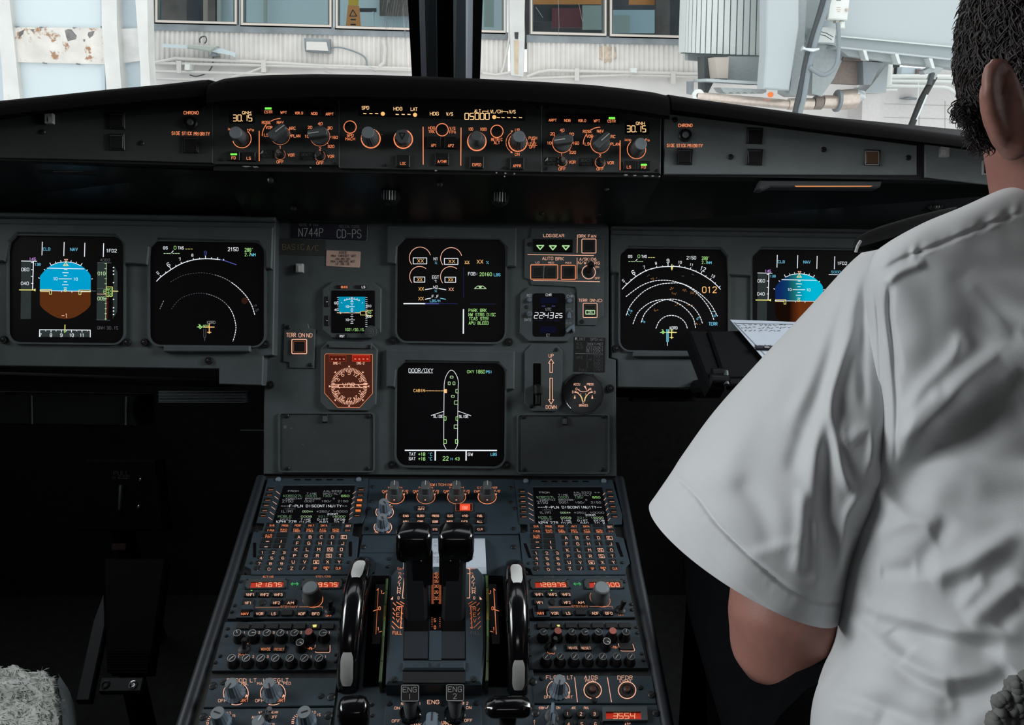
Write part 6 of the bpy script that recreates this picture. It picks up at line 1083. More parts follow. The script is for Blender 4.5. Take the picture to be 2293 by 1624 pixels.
for i, x in enumerate((1138, 1552)):
    px, py = 640 + x / 4.095, 1480 + (297 if i == 0 else 292) / 4.095
    base = PED.hit(640 + (x + 2) / 4.095, 1480 + 505 / 4.095, .003); top = PED.hit(px, py, .036)
    pl = tilt(top, 44); T = Thing('engine_master_switch', 'black square-capped lever marked ENG %s' % ('1, left of MODE' if i == 0 else '2, right of MODE'), 'switch', pl, px, py, 'engine master switches', view=EV)
    b = T.inv @ base; x0, y0, x1, y1 = x - 84, 297 - 78, x + 84, 297 + 78
    T.part('cap', MB().prism(T.rr(x0, y0 - 3 * i, x1, y1 - 3 * i, 18, 0, 4), -.009, 0, .0008), 'key'); T.ln(rr(x0 + 5, y0 + 5 - 3 * i, x1 - 5, y1 - 5 - 3 * i, 16, 4), 5, 'offwhite', 0, True); T.t('ENG', x - 2, 265 - 3 * i, 46, 'offwhite', w=124, wt=.11); T.t(str(i + 1), x - 2, 329 - 3 * i, 46, 'offwhite', w=8 if i == 0 else 28, wt=.11)
    T.part('stalk', MB().tube([Vector((0, -.002, -.008)), Vector((0, -.002, -.008)).lerp(b, .5), b], 0, 18, rs=[.0078, .0078, .0055]), 'knob', smooth=50); T.done()
# ---- printer paper behind the levers
T = Thing('printer_paper', 'white printed paper strip curling up behind the thrust levers', 'paper', PED, 1000, 1230, view=(800, 1060, 6.197))
st = ((905, .001), (930, .006), (1000, .010), (1120, .012), (1300, .012), (1400, .008)); m = MB()
L0 = [[T.L(645 + (y - 905) * -.02, y, z) , T.L(1772 + (y - 905) * .045, y, z)] for y, z in st]
m.loft([[a, b, b - Vector((0, 0, .0003)), a - Vector((0, 0, .0003))] for a, b in L0]); T.part('sheet', m, 'paper'); z = .0128
for s, x, y, w in (('ED', 1086, 950, 40), ('DS', 1086, 1003, 42), ('DEPT', 1080, 1108, 90), ('DISPATCH ON APT', 1010, 1165, 300), ('WITH GATE', 1090, 1196, 190), ('AND TAXI', 1085, 1228, 156), ('DALLAS RUNWAY C SID', 1440, 1158, 360), ('ON', 1522, 1190, 50), ('REQ', 1360, 1196, 80)): T.t(s, x, y, 24 if y < 1140 else 22, 'ink', w=w, z=z, wt=.13)
T.done('print')
# ================================================================ outside: terminal wall and boarding bridge
OUT = Plane((0, 8, 0), (1, 0, 0), (0, -1, 0)); NEAR = Plane((0, 6, 0), (1, 0, 0), (0, -1, 0)); MID = Plane((0, 7, 0), (1, 0, 0), (0, -1, 0)); TUN = tilt((0, 0, 0), 0, 0)
mk('apron', (.42, .43, .44), .9, noise_amt=.1, nscale=.6); mk('siding', (.66, .64, .61), .7, noise_amt=.10, nscale=4, dark=(.42, .36, .30), dscale=2.2, dth=.66); mk('wallwhite', (.70, .68, .66), .7, noise_amt=.06, nscale=3)
mk('paleblue', (.57, .65, .68), .6, noise_amt=.03, nscale=1); mk('bluegrey', (.47, .55, .60), .6, noise_amt=.03); mk('postwhite', (.62, .63, .61), .7, noise_amt=.08, nscale=6, dark=(.34, .31, .28), dscale=7, dth=.645)
mk('rusty', (.64, .62, .58), .8, noise_amt=.12, nscale=8, dark=(.34, .19, .11), dscale=9, dth=.56); mk('sillgrey', (.22, .25, .27), .7, noise_amt=.2, nscale=6); mk('frametan', (.62, .56, .50), .6); mk('framedark', (.10, .12, .12), .5)
mk('pipe', (.60, .58, .55), .6); mk('tungrey', (.43, .48, .50), .6, noise_amt=.03, nscale=1); mk('steelgrey', (.33, .37, .38), .6, noise_amt=.06); mk('ribwhite', (.62, .67, .66), .6, noise_amt=.03); mk('ribgap', (.16, .22, .21), .7); mk('cable', (.055, .065, .07), .6); mk('cable_lt', (.22, .26, .28), .6)
mk('boxwhite', (.72, .75, .72), .5, noise_amt=.02); mk('brownsteel', (.22, .18, .16), .7, noise_amt=.1); mk('duct', (.58, .50, .44), .35, metal=.5, noise_amt=.1); mk('ductcap', (.62, .68, .70), .3, metal=.6); mk('block', (.66, .64, .63), .8, noise_amt=.04)
mk('yellow', (.75, .45, .05), .5); mk('in_blue', (.58, .65, .68), .7); mk('in_dark', (.05, .05, .055), .8, noise_amt=.4, nscale=3); mk('in_brown', (.14, .11, .10), .8, noise_amt=.3, nscale=5); mk('in_red', (.18, .04, .05), .6); mk('in_orange', (.75, .28, .08), .6); mk('in_grey', (.38, .42, .38), .7); mk('darkstrut', (.012, .014, .014), .5)
pm = gm.copy(); pm.name = 'terminal_glass'; pm.node_tree.nodes['Transparent BSDF'].inputs['Color'].default_value = (.74, .82, .84, 1); MATS['terminal_glass'] = pm
world_mesh('ground', wbox(-40, 40, 3.0, 40, -2.65, -2.6), 'apron', 'pale concrete apron outside the windshield', kind='structure')
def P_(T, name, pts, z0, z1, mat, parent=None, bev=0): return T.part(name, MB().prism(T.pts(pts, z1), z0, z1, bev), mat, parent)
def R4(x0, y0, x1, y1, s=.03): return [(x0, y0), (x1, y0 + (x1 - x0) * s), (x1, y1 + (x1 - x0) * s), (x0, y1)]
# ---- terminal wall
T = Thing('terminal_building', 'white ribbed terminal wall with a row of windows and wall pipes', 'building', OUT, 900, 230); TB = T
def corr(T, name, x0, x1, yt, yb, pitch, dz, mat, s=.03, zb=0):
    n = int((x1 - x0) / pitch); m = MB(); top = []; bot = []
    for i in range(n + 1):
        for fx, z in ((0, 0), (.3, dz), (.65, dz), (.9, 0)):
            x = min(x0 + (i + fx) * pitch, x1); j = rnd.uniform(0, dz * .3); y = (x - x0) * s; top.append(T.L(x, yt + y, z + zb + j)); bot.append(T.L(x, yb + y, z + zb + j))
    m.loft([bot, top], False, False); return T.part(name, m, mat)
corr(T, 'siding', 337, 1137, 62, 142, 11, .012, 'siding', .028); corr(T, 'siding', 1180, 1640, 90, 168, 11, .012, 'siding', .022)
P_(T, 'lower_wall', [(330, 138), (1140, 160), (1600, 172), (2500, 200), (2500, 900), (330, 900)], -.12, -.02, 'wallwhite')
P_(T, 'sill_band', R4(338, 50, 1140, 67, .028), -.08, .03, 'sillgrey'); P_(T, 'sill_band', R4(1180, 78, 1600, 94, .02), -.08, .03, 'sillgrey')
def win(x0, x1, yb, s=.024):
    fr = P_(T, 'window_frame', [(x0, -140), (x0 + 8, -140), (x0 + 8, yb), (x1 - 8, yb + (x1 - x0) * s), (x1 - 8, -140), (x1, -140), (x1, yb + 9 + (x1 - x0) * s), (x0, yb + 9)], -.05, .03, 'framedark')
    T.part('frame_lip', MB().prism(T.pts([(x0 + 2, -140), (x0 + 6, -140), (x0 + 6, yb + 1), (x1 - 4, yb + 1 + (x1 - x0) * s), (x1 - 4, -140), (x1, -140), (x1, yb + 6 + (x1 - x0) * s), (x0 + 2, yb + 6)], .04), .02, .045), 'frametan', fr)
    T.part('pane', MB().prism(T.pts([(x0 + 8, -140), (x1 - 8, -140), (x1 - 8, yb + (x1 - x0) * s), (x0 + 8, yb)]), -.02, -.01), 'terminal_glass', fr)
win(346, 530, 44); win(538, 742, 50); win(750, 1132, 57, .028); win(1186, 1358, 70); win(1364, 1562, 75)
P_(T, 'column', [(1138, -140), (1178, -140), (1172, 172), (1144, 168)], -.05, .10, 'postwhite'); P_(T, 'column_slot', [(1152, 72), (1161, 72), (1160, 88), (1153, 87)], .09, .105, 'in_dark'); T.part('column_stain', MB().prism(T.pts([(1151, 90), (1162, 90), (1160, 166), (1152, 166)], .10), .09, .103), mk('stain', (.55, .45, .33), .8, noise_amt=.2, nscale=8).name)
P_(T, 'upper_wall', [(300, -400), (1600, -400), (1600, -138), (300, -138)], -.1, 0, 'siding'); P_(T, 'upper_wall', [(300, -140), (346, -140), (340, 60), (330, 60)], -.1, .02, 'wallwhite')
for P, r in (((332, 139), (352, 140), (392, 131), (560, 138), (720, 147), (940, 155), (1075, 160)), .016), (((332, 141), (600, 147), (800, 153), (1075, 164)), .014), (((335, 160), (410, 161), (520, 164), (700, 170)), .014), (((335, 176), (400, 178), (480, 178)), .012), (((520, 172), (560, 162), (590, 150)), .012), (((1180, 172), (1205, 162), (1230, 158), (1400, 162), (1600, 167)), .016), (((1180, 176), (1400, 168), (1620, 174)), .013), (((1080, 164), (1110, 168), (1145, 162)), .014), (((1168, -80), (1172, 80), (1169, 175)), .016), (((1138, -60), (1141, 84), (1128, 150), (1122, 164)), .013), (((858, 90), (862, 110), (860, 140), (850, 150)), .02):
    T.part('pipe', MB().tube([T.L(x, y, .07) for x, y in P], r, 8), 'pipe', smooth=60)
for x, y in ((400, 148), (590, 146), (1292, 165), (1508, 172)): P_(T, 'pipe_clamp', [(x - 5, y - 12), (x + 5, y - 12), (x + 5, y + 16), (x - 5, y + 16)], 0, .09, 'pipe')
P_(T, 'junction_box', [(414, 143), (425, 144), (424, 157), (413, 156)], 0, .12, 'boxwhite'); P_(T, 'junction_box', [(1412, 152), (1426, 152), (1426, 163), (1412, 162)], 0, .12, 'boxwhite'); T.part('cable', MB().tube([T.L(*p, .05) for p in interp([(478, 128), (474, 150), (462, 164), (440, 171), (425, 168)], 20)], .006, 6), 'cable'); T.part('rust_patch', MB().prism(T.pts([(1340, 108), (1350, 102), (1378, 106), (1380, 128), (1372, 138), (1352, 140), (1340, 128)], .013), .01, .0145), mk('rustpatch', (.52, .42, .33), .8, noise_amt=.35, nscale=14).name)
# rooms behind the panes
T2 = T; INP = OUT.off(-1.0)
def room(x0, x1, y0, y1, zz, mat, nm='interior_wall'): T2.part(nm, MB().prism([(T2.inv @ OUT.hit(x, y, zz)) for x, y in ((x0, y0), (x1, y0), (x1, y1), (x0, y1))], zz - .05, zz), mat)
room(480, 1136, -240, 95, -1.4, 'in_blue'); room(330, 482, -240, 90, -1.3, 'in_brown', 'curtain'); room(418, 460, -30, 60, -.9, 'in_dark', 'dark_coat'); room(455, 462, -200, 70, -.85, mk('in_tan', (.40, .29, .24), .7).name, 'door_edge'); room(590, 596, -200, 70, -1.3, 'in_grey', 'panel_joint'); room(486, 494, -200, 62, -1.3, 'in_grey', 'panel_joint'); room(1160, 1600, -240, 110, -1.6, 'in_dark'); room(1190, 1350, -60, 16, -1.0, 'in_orange', 'orange_patch'); room(1195, 1345, 10, 48, -.8, 'in_dark', 'dark_shelf'); room(1236, 1316, 18, 62, -.75, 'in_red', 'red_case'); room(1305, 1348, 12, 66, -.7, 'in_grey', 'pale_case'); room(1374, 1466, 22, 74, -.7, 'bluegrey', 'blue_case'); room(1410, 1466, -30, 10, -.9, 'in_orange', 'orange_patch'); room(1376, 1410, 34, 72, -.66, 'in_grey', 'pale_case'); room(1470, 1500, -60, 80, -.8, 'in_brown', 'brown_cabinet')  # wider orange patch: reflection in the pane put in as a coloured board
room(850, 925, -20, 35, -1.3, 'in_brown', 'picture'); room(1084, 1106, -40, 60, -1.0, 'in_grey', 'switch_box'); room(790, 842, 18, 26, -.9, 'in_dark', 'trolley_top'); room(793, 796, 26, 62, -.9, 'ductcap', 'trolley_leg'); room(834, 837, 26, 62, -.9, 'ductcap', 'trolley_leg')
T.done()
T = Thing('wet_floor_sign', 'yellow folding floor sign standing behind the terminal window', 'sign', OUT, 792, 62, z=-.7)
T.part('board', MB().prism(T.pts([(779, 12), (804, 13), (808, 62), (774, 61)]), -.02, 0), 'in_orange'); T.part('board_top', MB().prism(T.pts([(781, -20), (804, -20), (802, 12), (780, 12)]), -.02, 0), 'yellow'); T.ln([(790, 22), (783, 36), (799, 36)], 2, 'ink', 0, True)
for y in (44, 55): T.ln([(786, y), (796, y)], 3, 'ink')
T.done('pictogram')
T = Thing('floodlight', 'grey rectangular floodlight on the terminal wall below the windows', 'floodlight', OUT, 710, 122)
T.part('housing', MB().prism(T.pts([(680, 85), (738, 87), (739, 120), (683, 116)], .1), .02, .10, .01), 'sillgrey'); T.part('lens', MB().prism(T.pts([(686, 93), (731, 94), (735, 114), (686, 112)], .11), .09, .112), 'offwhite2' if 'offwhite2' in MATS else mk('offwhite2', (.66, .64, .60), .5).name); T.part('cable', MB().tube([T.L(*p, .05) for p in interp([(738, 107), (765, 107), (800, 118), (818, 130), (822, 148)], 20)], .008, 6), 'cable_lt', smooth=60); T.done()
T = Thing('light_bracket', 'pale bracket with two thin blue arms hanging on the terminal wall', 'bracket', OUT, 448, 130)
T.part('arm', MB().prism(T.pts([(363, 98), (420, 101), (420, 109), (363, 106)], .12), .08, .12), 'paleblue'); T.part('arm', MB().prism(T.pts([(473, 107), (498, 109), (527, 119), (526, 129), (520, 124), (473, 116)], .12), .08, .12), 'paleblue'); T.part('body', MB().prism(T.pts([(420, 99), (484, 103), (484, 107), (470, 116), (418, 108)], .15), .06, .15, .01), 'in_grey')
T.part('loop', MB().tube([T.L(*p, .1) for p in interp([(448, 96), (447, 88), (453, 82), (461, 83), (462, 92), (458, 97)], 18)], .006, 6), 'cable'); T.part('foot', MB().prism(T.pts([(474, 117), (480, 117), (486, 126), (468, 126)], .1), .0, .1), 'sillgrey'); T.done()
# ---- left: steel tower of the bridge
T = Thing('bridge_tower', 'pale blue panelled steel tower with a rusty white band at the far left', 'tower', NEAR, 160, 300)
P_(T, 'post', [(-12, -300), (17, -300), (21, 0), (31, 90), (44, 215), (60, 420), (110, 900), (74, 900), (20, 420), (4, 150), (-10, 0)], -.05, .05, 'postwhite'); P_(T, 'post', [(225, -300), (258, -300), (262, 60), (272, 200), (285, 420), (318, 900), (284, 900), (250, 420), (238, 195), (228, 60)], -.05, .06, 'postwhite'); P_(T, 'post', [(300, -300), (324, -300), (332, 120), (337, 200), (345, 420), (372, 900), (348, 900), (322, 420), (314, 150), (303, 0)], -.05, .06, 'postwhite')
P_(T, 'panel', [(-400, -300), (0, -300), (60, 900), (-400, 900)], -.1, -.05, 'bluegrey'); P_(T, 'panel', [(15, -300), (230, -300), (228, 63), (26, 61)], -.04, 0, 'paleblue'); P_(T, 'panel', [(34, 139), (236, 143), (278, 900), (100, 900)], -.04, 0, 'paleblue'); P_(T, 'panel', [(258, -300), (305, -300), (310, 63), (262, 65)], -.08, -.04, 'bluegrey'); P_(T, 'panel', [(270, 143), (315, 136), (356, 900), (318, 900)], -.08, -.04, 'bluegrey')
P_(T, 'rust_band', [(25, 61), (230, 63), (237, 144), (34, 139)], -.03, .03, 'rusty'); P_(T, 'rust_band', [(262, 65), (310, 63), (315, 136), (270, 142)], -.06, -.01, mk('greyband', (.58, .58, .57), .8, noise_amt=.2, nscale=6).name)
for P in ([(145, 68), (152, 65), (160, 66), (165, 72), (172, 80), (170, 88), (160, 90), (152, 93), (148, 82)], [(42, 72), (54, 66), (52, 76), (42, 86)], [(198, 72), (212, 69), (208, 80), (200, 86), (196, 78)], [(68, 66), (78, 65), (74, 73)], [(186, 88), (191, 88), (190, 93), (187, 93)]): P_(T, 'bare_patch', P, .02, .0305, mk('barepatch', (.17, .16, .16), .8, noise_amt=.4, nscale=20).name)
for x, y in ((34, 60), (90, 61), (164, 62), (226, 60), (96, 141), (171, 143)): P_(T, 'bolt', circ(x, y, 1.8, 0, 330, 7), .0, .045, 'sillgrey')
P_(T, 'edge_strip', [(218, -300), (228, -300), (234, 140), (240, 420), (234, 420), (226, 140)], -.03, .02, 'bluegrey'); T.done()
P2 = None
# ---- right: corrugated canopy and boarding bridge
T = Thing('corrugated_canopy', 'rounded canopy of white vertical ribs right of the terminal windows', 'canopy', MID, 1620, 140)
m = MB(); g = MB(); nR = 25
for i in range(nR):
    th0 = math.radians(-86 + i * 172 / nR * .93); th1 = th0 + math.radians(172 / nR * .93 * .80); cx, rad = 1668, 132
    def pt(th, y, dr=0):
        x = cx + (rad + dr * 0) * math.sin(th) - (22 if 0 else 0); return T.L(x + (-12 if y > 50 else 0) * (1), y, .55 * math.cos(th) * 1 + dr)
    a = [pt(th0, -300, .03), pt(th1, -300, .03), pt(th1, 116 + i * .5, .03), pt(th0, 116 + i * .5, .03)]
    if a[0].x > T.L(1722, 50, .1).x: break
    b = [p - Vector((0, 0, .08)) for p in a]; T.part('rib', MB().hexa([b[3], b[2], b[1], b[0], a[3], a[2], a[1], a[0]]), 'ribwhite')
back = [[pt(math.radians(-90 + k * 9), y, -.03) for k in range(15)] for y in (120, -300)]; T.part('backing', MB().loft(back, False, False), 'ribgap'); T.part('bottom_lip', MB().loft([[pt(math.radians(-90 + k * 8), 117 + k * .7, d) for k in range(14)] for d in (-.03, .05)], False, False), 'steelgrey'); T.done()
T = Thing('boarding_bridge', 'light grey boarding bridge with a flat front panel and sloping tunnel', 'boarding bridge', NEAR, 1900, 300); TB2 = T
P_(T, 'front_panel', [(1722, -300), (1792, -300), (1790, 60), (1768, 203), (1710, 199), (1716, 120)], -.05, .1, 'tungrey', bev=.01); P_(T, 'corner_post', [(1792, -300), (1822, -300), (1800, 120), (1783, 218), (1768, 210), (1786, 60)], -.2, .05, 'steelgrey')
P_(T, 'tunnel_wall', [(1796, -300), (2500, -300), (2500, 210), (2140, 138), (1876, 104), (1812, 90), (1796, 60)], -.3, -.1, 'tungrey'); P_(T, 'tunnel_rib', [(1874, 79), (2140, 104), (2500, 150), (2500, 154), (2140, 107), (1874, 82)], -.1, -.06, 'ribwhite'); P_(T, 'lower_beam', [(1872, 105), (2140, 133), (2500, 182), (2500, 205), (2140, 152), (1985, 138), (1900, 126)], -.25, -.02, 'steelgrey'); P_(T, 'beam_flange', [(1872, 103), (2140, 132), (2500, 180), (2500, 184), (2140, 136), (1872, 107)], -.25, .04, 'tungrey')
for x, y in ((1932, 112), (2004, 120), (2080, 130)): P_(T, 'stiffener', [(x, y), (x + 8, y + 1), (x + 14, y + 24), (x + 7, y + 22)], -.03, .05, 'ribwhite')
P_(T, 'undercarriage', [(1822, 90), (1876, 92), (1890, 125), (1868, 175), (1840, 215), (1818, 210)], -.35, -.12, 'steelgrey'); P_(T, 'hopper', [(1888, 133), (1976, 138), (1945, 190), (1850, 186), (1868, 150)], -.45, -.2, 'brownsteel'); P_(T, 'hopper_top', [(1890, 126), (1984, 132), (1976, 140), (1886, 135)], -.4, -.1, 'in_brown'); P_(T, 'hopper_edge', [(1932, 138), (1976, 137), (1950, 190), (1934, 190)], -.2, -.1, 'sillgrey'); P_(T, 'leg', [(1952, 190), (1990, 140), (1984, 208), (1935, 208)], -.5, -.3, 'tungrey'); P_(T, 'leg', [(1932, 210), (1972, 209), (1955, 900), (1905, 900)], -.6, -.35, 'block')
P_(T, 'sign_plate', [(1828, 60), (1872, 62), (1868, 96), (1820, 94)], -.1, .03, 'ribwhite'); T.ln([(1834, 70), (1850, 74), (1866, 83)], 1.6, 'cable', .03); T.ln([(1833, 77), (1848, 80), (1862, 89)], 1.6, 'cable', .03)
P_(T, 'rear_panel', [(1540, -300), (1840, -300), (1840, 150), (1720, 200), (1600, 140), (1540, 134)], -.95, -.85, 'steelgrey'); P_(T, 'service_box', [(1601, 128), (1632, 128), (1630, 176), (1606, 176)], -.6, -.3, mk('tanpost', (.5, .45, .4), .7).name); P_(T, 'service_wall', [(1630, 126), (1714, 128), (1708, 188), (1628, 182)], -.6, -.4, 'steelgrey'); P_(T, 'service_shelf', [(1582, 176), (1708, 183), (1708, 190), (1582, 182)], -.6, -.2, 'tungrey'); P_(T, 'dark_leg', [(1577, 126), (1608, 128), (1600, 180), (1582, 215), (1578, 215)], -.7, -.5, 'cable'); P_(T, 'dark_leg', [(1544, 182), (1554, 182), (1553, 212), (1544, 210)], -.6, -.5, 'sillgrey')
P_(T, 'spring_guard', [(1614, 196), (1716, 200)] + [(1716 - k * 8, 206 + (4 if k % 2 else 0)) for k in range(13)], -.4, -.2, 'steelgrey')
T.part('wheel', MB().lathe([(.045, -.02), (.05, 0), (.045, .02), (.02, .022), (.018, .0)], n=20, ax=Matrix.Translation(T.L(1563, 214, -.2))), 'boxwhite', smooth=40)
T.done()
T = Thing('duct_pipe', 'orange-tinted metal duct joint under the boarding bridge', 'duct', NEAR, 1850, 245, z=-.2)
def dt(name, P, rs, mat): T.part(name, MB().tube([T.L(x, y) for x, y in P], .05, 16, rs=rs), mat, smooth=40)
dt('long_pipe', ((1560, 216), (1650, 224), (1765, 234)), [.035] * 3, 'duct'); dt('sleeve', ((1765, 233), (1820, 233)), [.045, .045], 'duct'); dt('coupling', ((1822, 230), (1840, 231)), [.052, .05], 'brownsteel'); dt('sleeve', ((1842, 228), (1872, 229)), [.05, .052], 'duct'); dt('flange', ((1872, 226), (1878, 226)), [.085, .085], 'sillgrey'); dt('drum', ((1879, 224), (1905, 222), (1918, 221)), [.075, .078, .07], 'duct'); dt('cap', ((1912, 215), (1928, 216), (1932, 222)), [.066, .05, .03], 'ductcap'); T.part('warning_lamp', MB().lathe([(.02, -.02), (.02, .01), (.01, .02)], n=12, ax=Matrix.Translation(T.L(1726, 212, .05))), em('amberlamp', (1, .28, .10), 1.0).name); T.done()
T = Thing('electrical_box', 'white electrical box hanging on the boarding bridge', 'box', NEAR, 1880, 48, z=.05)
T.part('box', MB().prism(T.pts([(1862, -40), (1908, -40), (1898, 46), (1853, 43)], .08), -.05, .08, .008), 'boxwhite'); T.part('latch', MB().prism(T.rr(1894, 19, 1901, 25, 1, .09), .07, .095), 'tanpost'); T.part('gland', MB().prism(T.rr(1872, 45, 1880, 51, 1, .05), 0, .05), 'tanpost'); T.part('socket', MB().prism(T.pts([(1883, 47), (1893, 47), (1893, 64), (1880, 64)], .06), 0, .06, .008), 'boxwhite')
for s, x, y in (('ATC', 1880, 2), ('SVC', 1880, 18), ('12A', 1876, 25)): pass
for y, w in ((1, 10), (17, 8), (22, 9), (26, 6)): T.ln([(1878 - w / 2, y), (1878 + w / 2, y)], 1.6, 'dimprint' if y == 1 else 'stain', .08)
T.done('label_print')
for i, (P, r, mm) in enumerate(((((1862, -60), (1840, 20), (1822, 80), (1806, 140), (1794, 200), (1780, 262), (1752, 420), (1712, 760)), .028, 'cable'), (((1872, -60), (1850, 20), (1830, 80), (1812, 150), (1800, 220), (1790, 262), (1764, 420), (1722, 760)), .020, 'cable_lt'), (((1876, 50), (1878, 80), (1876, 130), (1866, 155), (1845, 168), (1826, 160), (1812, 150)), .016, 'cable_lt'))):
    lab = ('thick dark cable running down past the boarding bridge corner', 'grey cable beside the thick dark cable on the bridge', 'grey cable looping below the electrical box')[i]
    world_mesh('cable', MB().tube([NEAR.hit(*p, .14 + .03 * i) for p in interp(list(P), 30)], r, 8), mm, lab, 'cable', 'bridge cables', smooth=60)
T = Thing('cable_tie', 'small silver clamp tying the cables together', 'clamp', NEAR, 1815, 110, z=.2); T.part('clamp', MB().tube([T.L(1796, 108), T.L(1803, 110), T.L(1820, 113), T.L(1834, 110)], .012, 8, rs=[.02, .01, .016, .008]), 'ductcap', smooth=50)
# block wall, rails and the strut at the right
T = Thing('block_wall', 'pale block wall with handrails behind the boarding bridge', 'wall', OUT, 2100, 330, z=.2)
P_(T, 'wall', [(1930, 150), (2500, 160), (2500, 900), (1930, 900)], -.1, 0, 'block')
for k, y in enumerate((232, 262, 292)): P_(T, 'block_joint', [(1980, y), (2500, y + 14), (2500, y + 15.2), (1980, y + 1.2)], -.01, .003, 'in_grey')
for x in (2058, 2116, 2170): P_(T, 'block_joint', [(x, 226), (x + 1, 226), (x + 1, 330), (x, 330)], -.01, .003, 'in_grey')
for P, r in (((1984, 172), (2060, 171), (2240, 176)), .022), (((1994, 181), (2240, 184)), .018), (((1984, 192), (2040, 193), (2112, 195), (2125, 198), (2150, 216), (2240, 250)), .018), (((1992, 140), (1990, 190)), .03), (((1976, 201), (2008, 201)), .014), (((2056, 178), (2055, 220), (2052, 290)), .008): T.part('rail', MB().tube([T.L(*p, .12) for p in P], r, 8), 'boxwhite', smooth=60)
P_(T, 'hook', [(2022, 222), (2040, 217), (2054, 219), (2052, 224), (2036, 224)], 0, .08, 'sillgrey'); P_(T, 'doorway', [(2004, 138), (2016, 138), (2012, 170), (2002, 170)], -.05, .01, 'in_dark'); P_(T, 'duct_box', [(2020, 150), (2062, 152), (2060, 168), (2018, 166)], 0, .1, 'bluegrey'); P_(T, 'duct_end', [(2052, 155), (2066, 156), (2064, 168), (2052, 166)], .05, .12, 'in_brown'); T.done()
T = Thing('support_strut', 'dark diagonal strut rising to a grey bracket at the bridge beam', 'strut', NEAR, 2040, 300)
T.part('tube', MB().tube([T.L(1850, 760, 0), T.L(2022, 330, 0), T.L(2064, 222, 0), T.L(2092, 172, 0)], .026, 12), 'darkstrut', smooth=50); T.part('rod', MB().tube([T.L(2080, 190, .02), T.L(2088, 164, .02)], .02, 8), 'cable'); T.part('bracket', MB().prism(T.pts([(2066, 160), (2088, 148), (2112, 152), (2106, 160), (2098, 166), (2094, 178), (2084, 178), (2090, 163), (2070, 167)], .02), -.04, .03, .004), 'steelgrey'); T.part('highlight_strip', MB().tube([T.L(2052, 268, .025), T.L(2076, 212, .025)], .006, 6), 'ductcap'); T.done()  # thin pale tube stands in for the highlight along the strut
# ================================================================ captain's side footwell and seat
def quadbox(name, P, th, mat, parent, smooth=None):
    n = ((P[1] - P[0]).cross(P[3] - P[0])).normalized() * th; return world_mesh(name, MB().hexa([p - n for p in P] + list(P)), mat, parent=parent)
mk('dimgrey', (.0045, .005, .0055), .8, spec=.12); mk('ribgrey', (.05, .06, .065), .5); mk('pedalgrey', (.02, .024, .028), .6)
# stowed table and ribbed edge under each side panel
for i, (P, Q, lab) in enumerate(((((-60, 834), (490, 852), (490, 868), (-60, 850)), (355, 876, 548, 903), 'dark stowed table with a ribbed grey edge below the left panel'), (((1384, 872), (1600, 876), (1600, 892), (1384, 890)), (1418, 884, 1560, 901), 'dark stowed table with a ribbed edge below the right panel'))):
    T = Thing('stowed_table', lab, 'table', LEFT if i == 0 else RIGHT, (Q[0] + Q[2]) / 2, 900, z=-.03)
    T.plate([p for p in P], -.06, 0, 'dimgrey', 'table_edge', .002)
    n = 8 if i == 0 else 4
    for k in range(n): y = Q[1] + (Q[3] - Q[1]) * k / n; T.part('rib', MB().prism(T.pts([(Q[0], y), (Q[2], y + 1), (Q[2] - 2, y + (Q[3] - Q[1]) / n * .75), (Q[0] - 1, y + (Q[3] - Q[1]) / n * .75)], .01 + k * .001), -.02, .01 + k * .001, .0005), 'ribgrey' if i == 0 else 'dimgrey')
    if i == 0:
        T.plate([(-60, 880), (300, 886), (300, 955), (-60, 950)], -.08, -.01, 'dimgrey', 'drawer_face', .002); T.part('drawer_edge', MB().prism(T.pts([(281, 888), (284, 888), (283, 952), (280, 952)], -.009), -.01, -.008), 'ribgrey'); T.part('drawer_edge', MB().prism(T.pts([(70, 886), (72, 886), (73, 950), (71, 950)], -.009), -.01, -.0085), 'ribgrey')
        T.part('wire', MB().prism(T.pts([(534, 964), (590, 964), (590, 966), (534, 966)]), -.01, -.008), 'ribgrey')
    T.done()
# rudder pedal
PP = at(270, 1060, 1.42)
T = Thing('pedal_adjuster', 'dark pedal unit with a PULL handle in the left footwell', 'pedal adjuster', tilt(at(270, 1120, 1.45), 25), 270, 1120)
T.plate([(190, 1030), (350, 1030), (368, 1190), (175, 1190)], -.04, 0, 'dimgrey', 'housing', .004); T.t('PULL', 272, 1060, 9, 'dimprint', w=34, wt=.12); T.t('TO ADJUST', 270, 1070, 5, 'dimprint', w=40, wt=.14)
T.part('handle', MB().tube([T.L(271, 1090, .0), T.L(271, 1092, .02), T.L(269, 1140, .022), T.L(269, 1142, 0)], .004, 8), 'ribgrey', smooth=60); T.part('tag', MB().prism(T.rr(252, 1217, 283, 1231, 2), 0, .004), mk('tagbrown', (.05, .03, .025), .6).name)
for x, y in ((317, 1075), (313, 1135)): p = T.L(x, y); T.part('bolt', MB().lathe([(.004, 0), (.004, .006), (.002, .008)], n=10), 'chrome', loc=(p.x, p.y, 0), smooth=40)
T.part('floor_strut', MB().tube([T.L(270, 1180, -.02), T.inv @ Vector((T.M.translation.x, T.M.translation.y + .05, .0))], .02, 10), 'dimgrey')
T.done()
T = Thing('rudder_pedal', 'dark ramp-shaped rudder pedal rail with a small bolted plate in the left footwell', 'pedal', tilt(at(270, 1530, 1.15), 62), 270, 1530)
T.plate([(232, 1250), (372, 1250), (335, 1500), (238, 1500)], -.03, 0, 'dimgrey', 'ramp', .003)
for k in range(9): y = 1455 + k * 6; T.part('tread', MB().prism(T.pts([(240, y), (332, y), (331, y + 3.4), (239, y + 3.4)], .002), 0, .002), 'dimgrey')
T.plate([(226, 1517), (322, 1517), (315, 1548), (220, 1550)], -.01, .004, 'pedalgrey', 'bolted_plate', .0015)
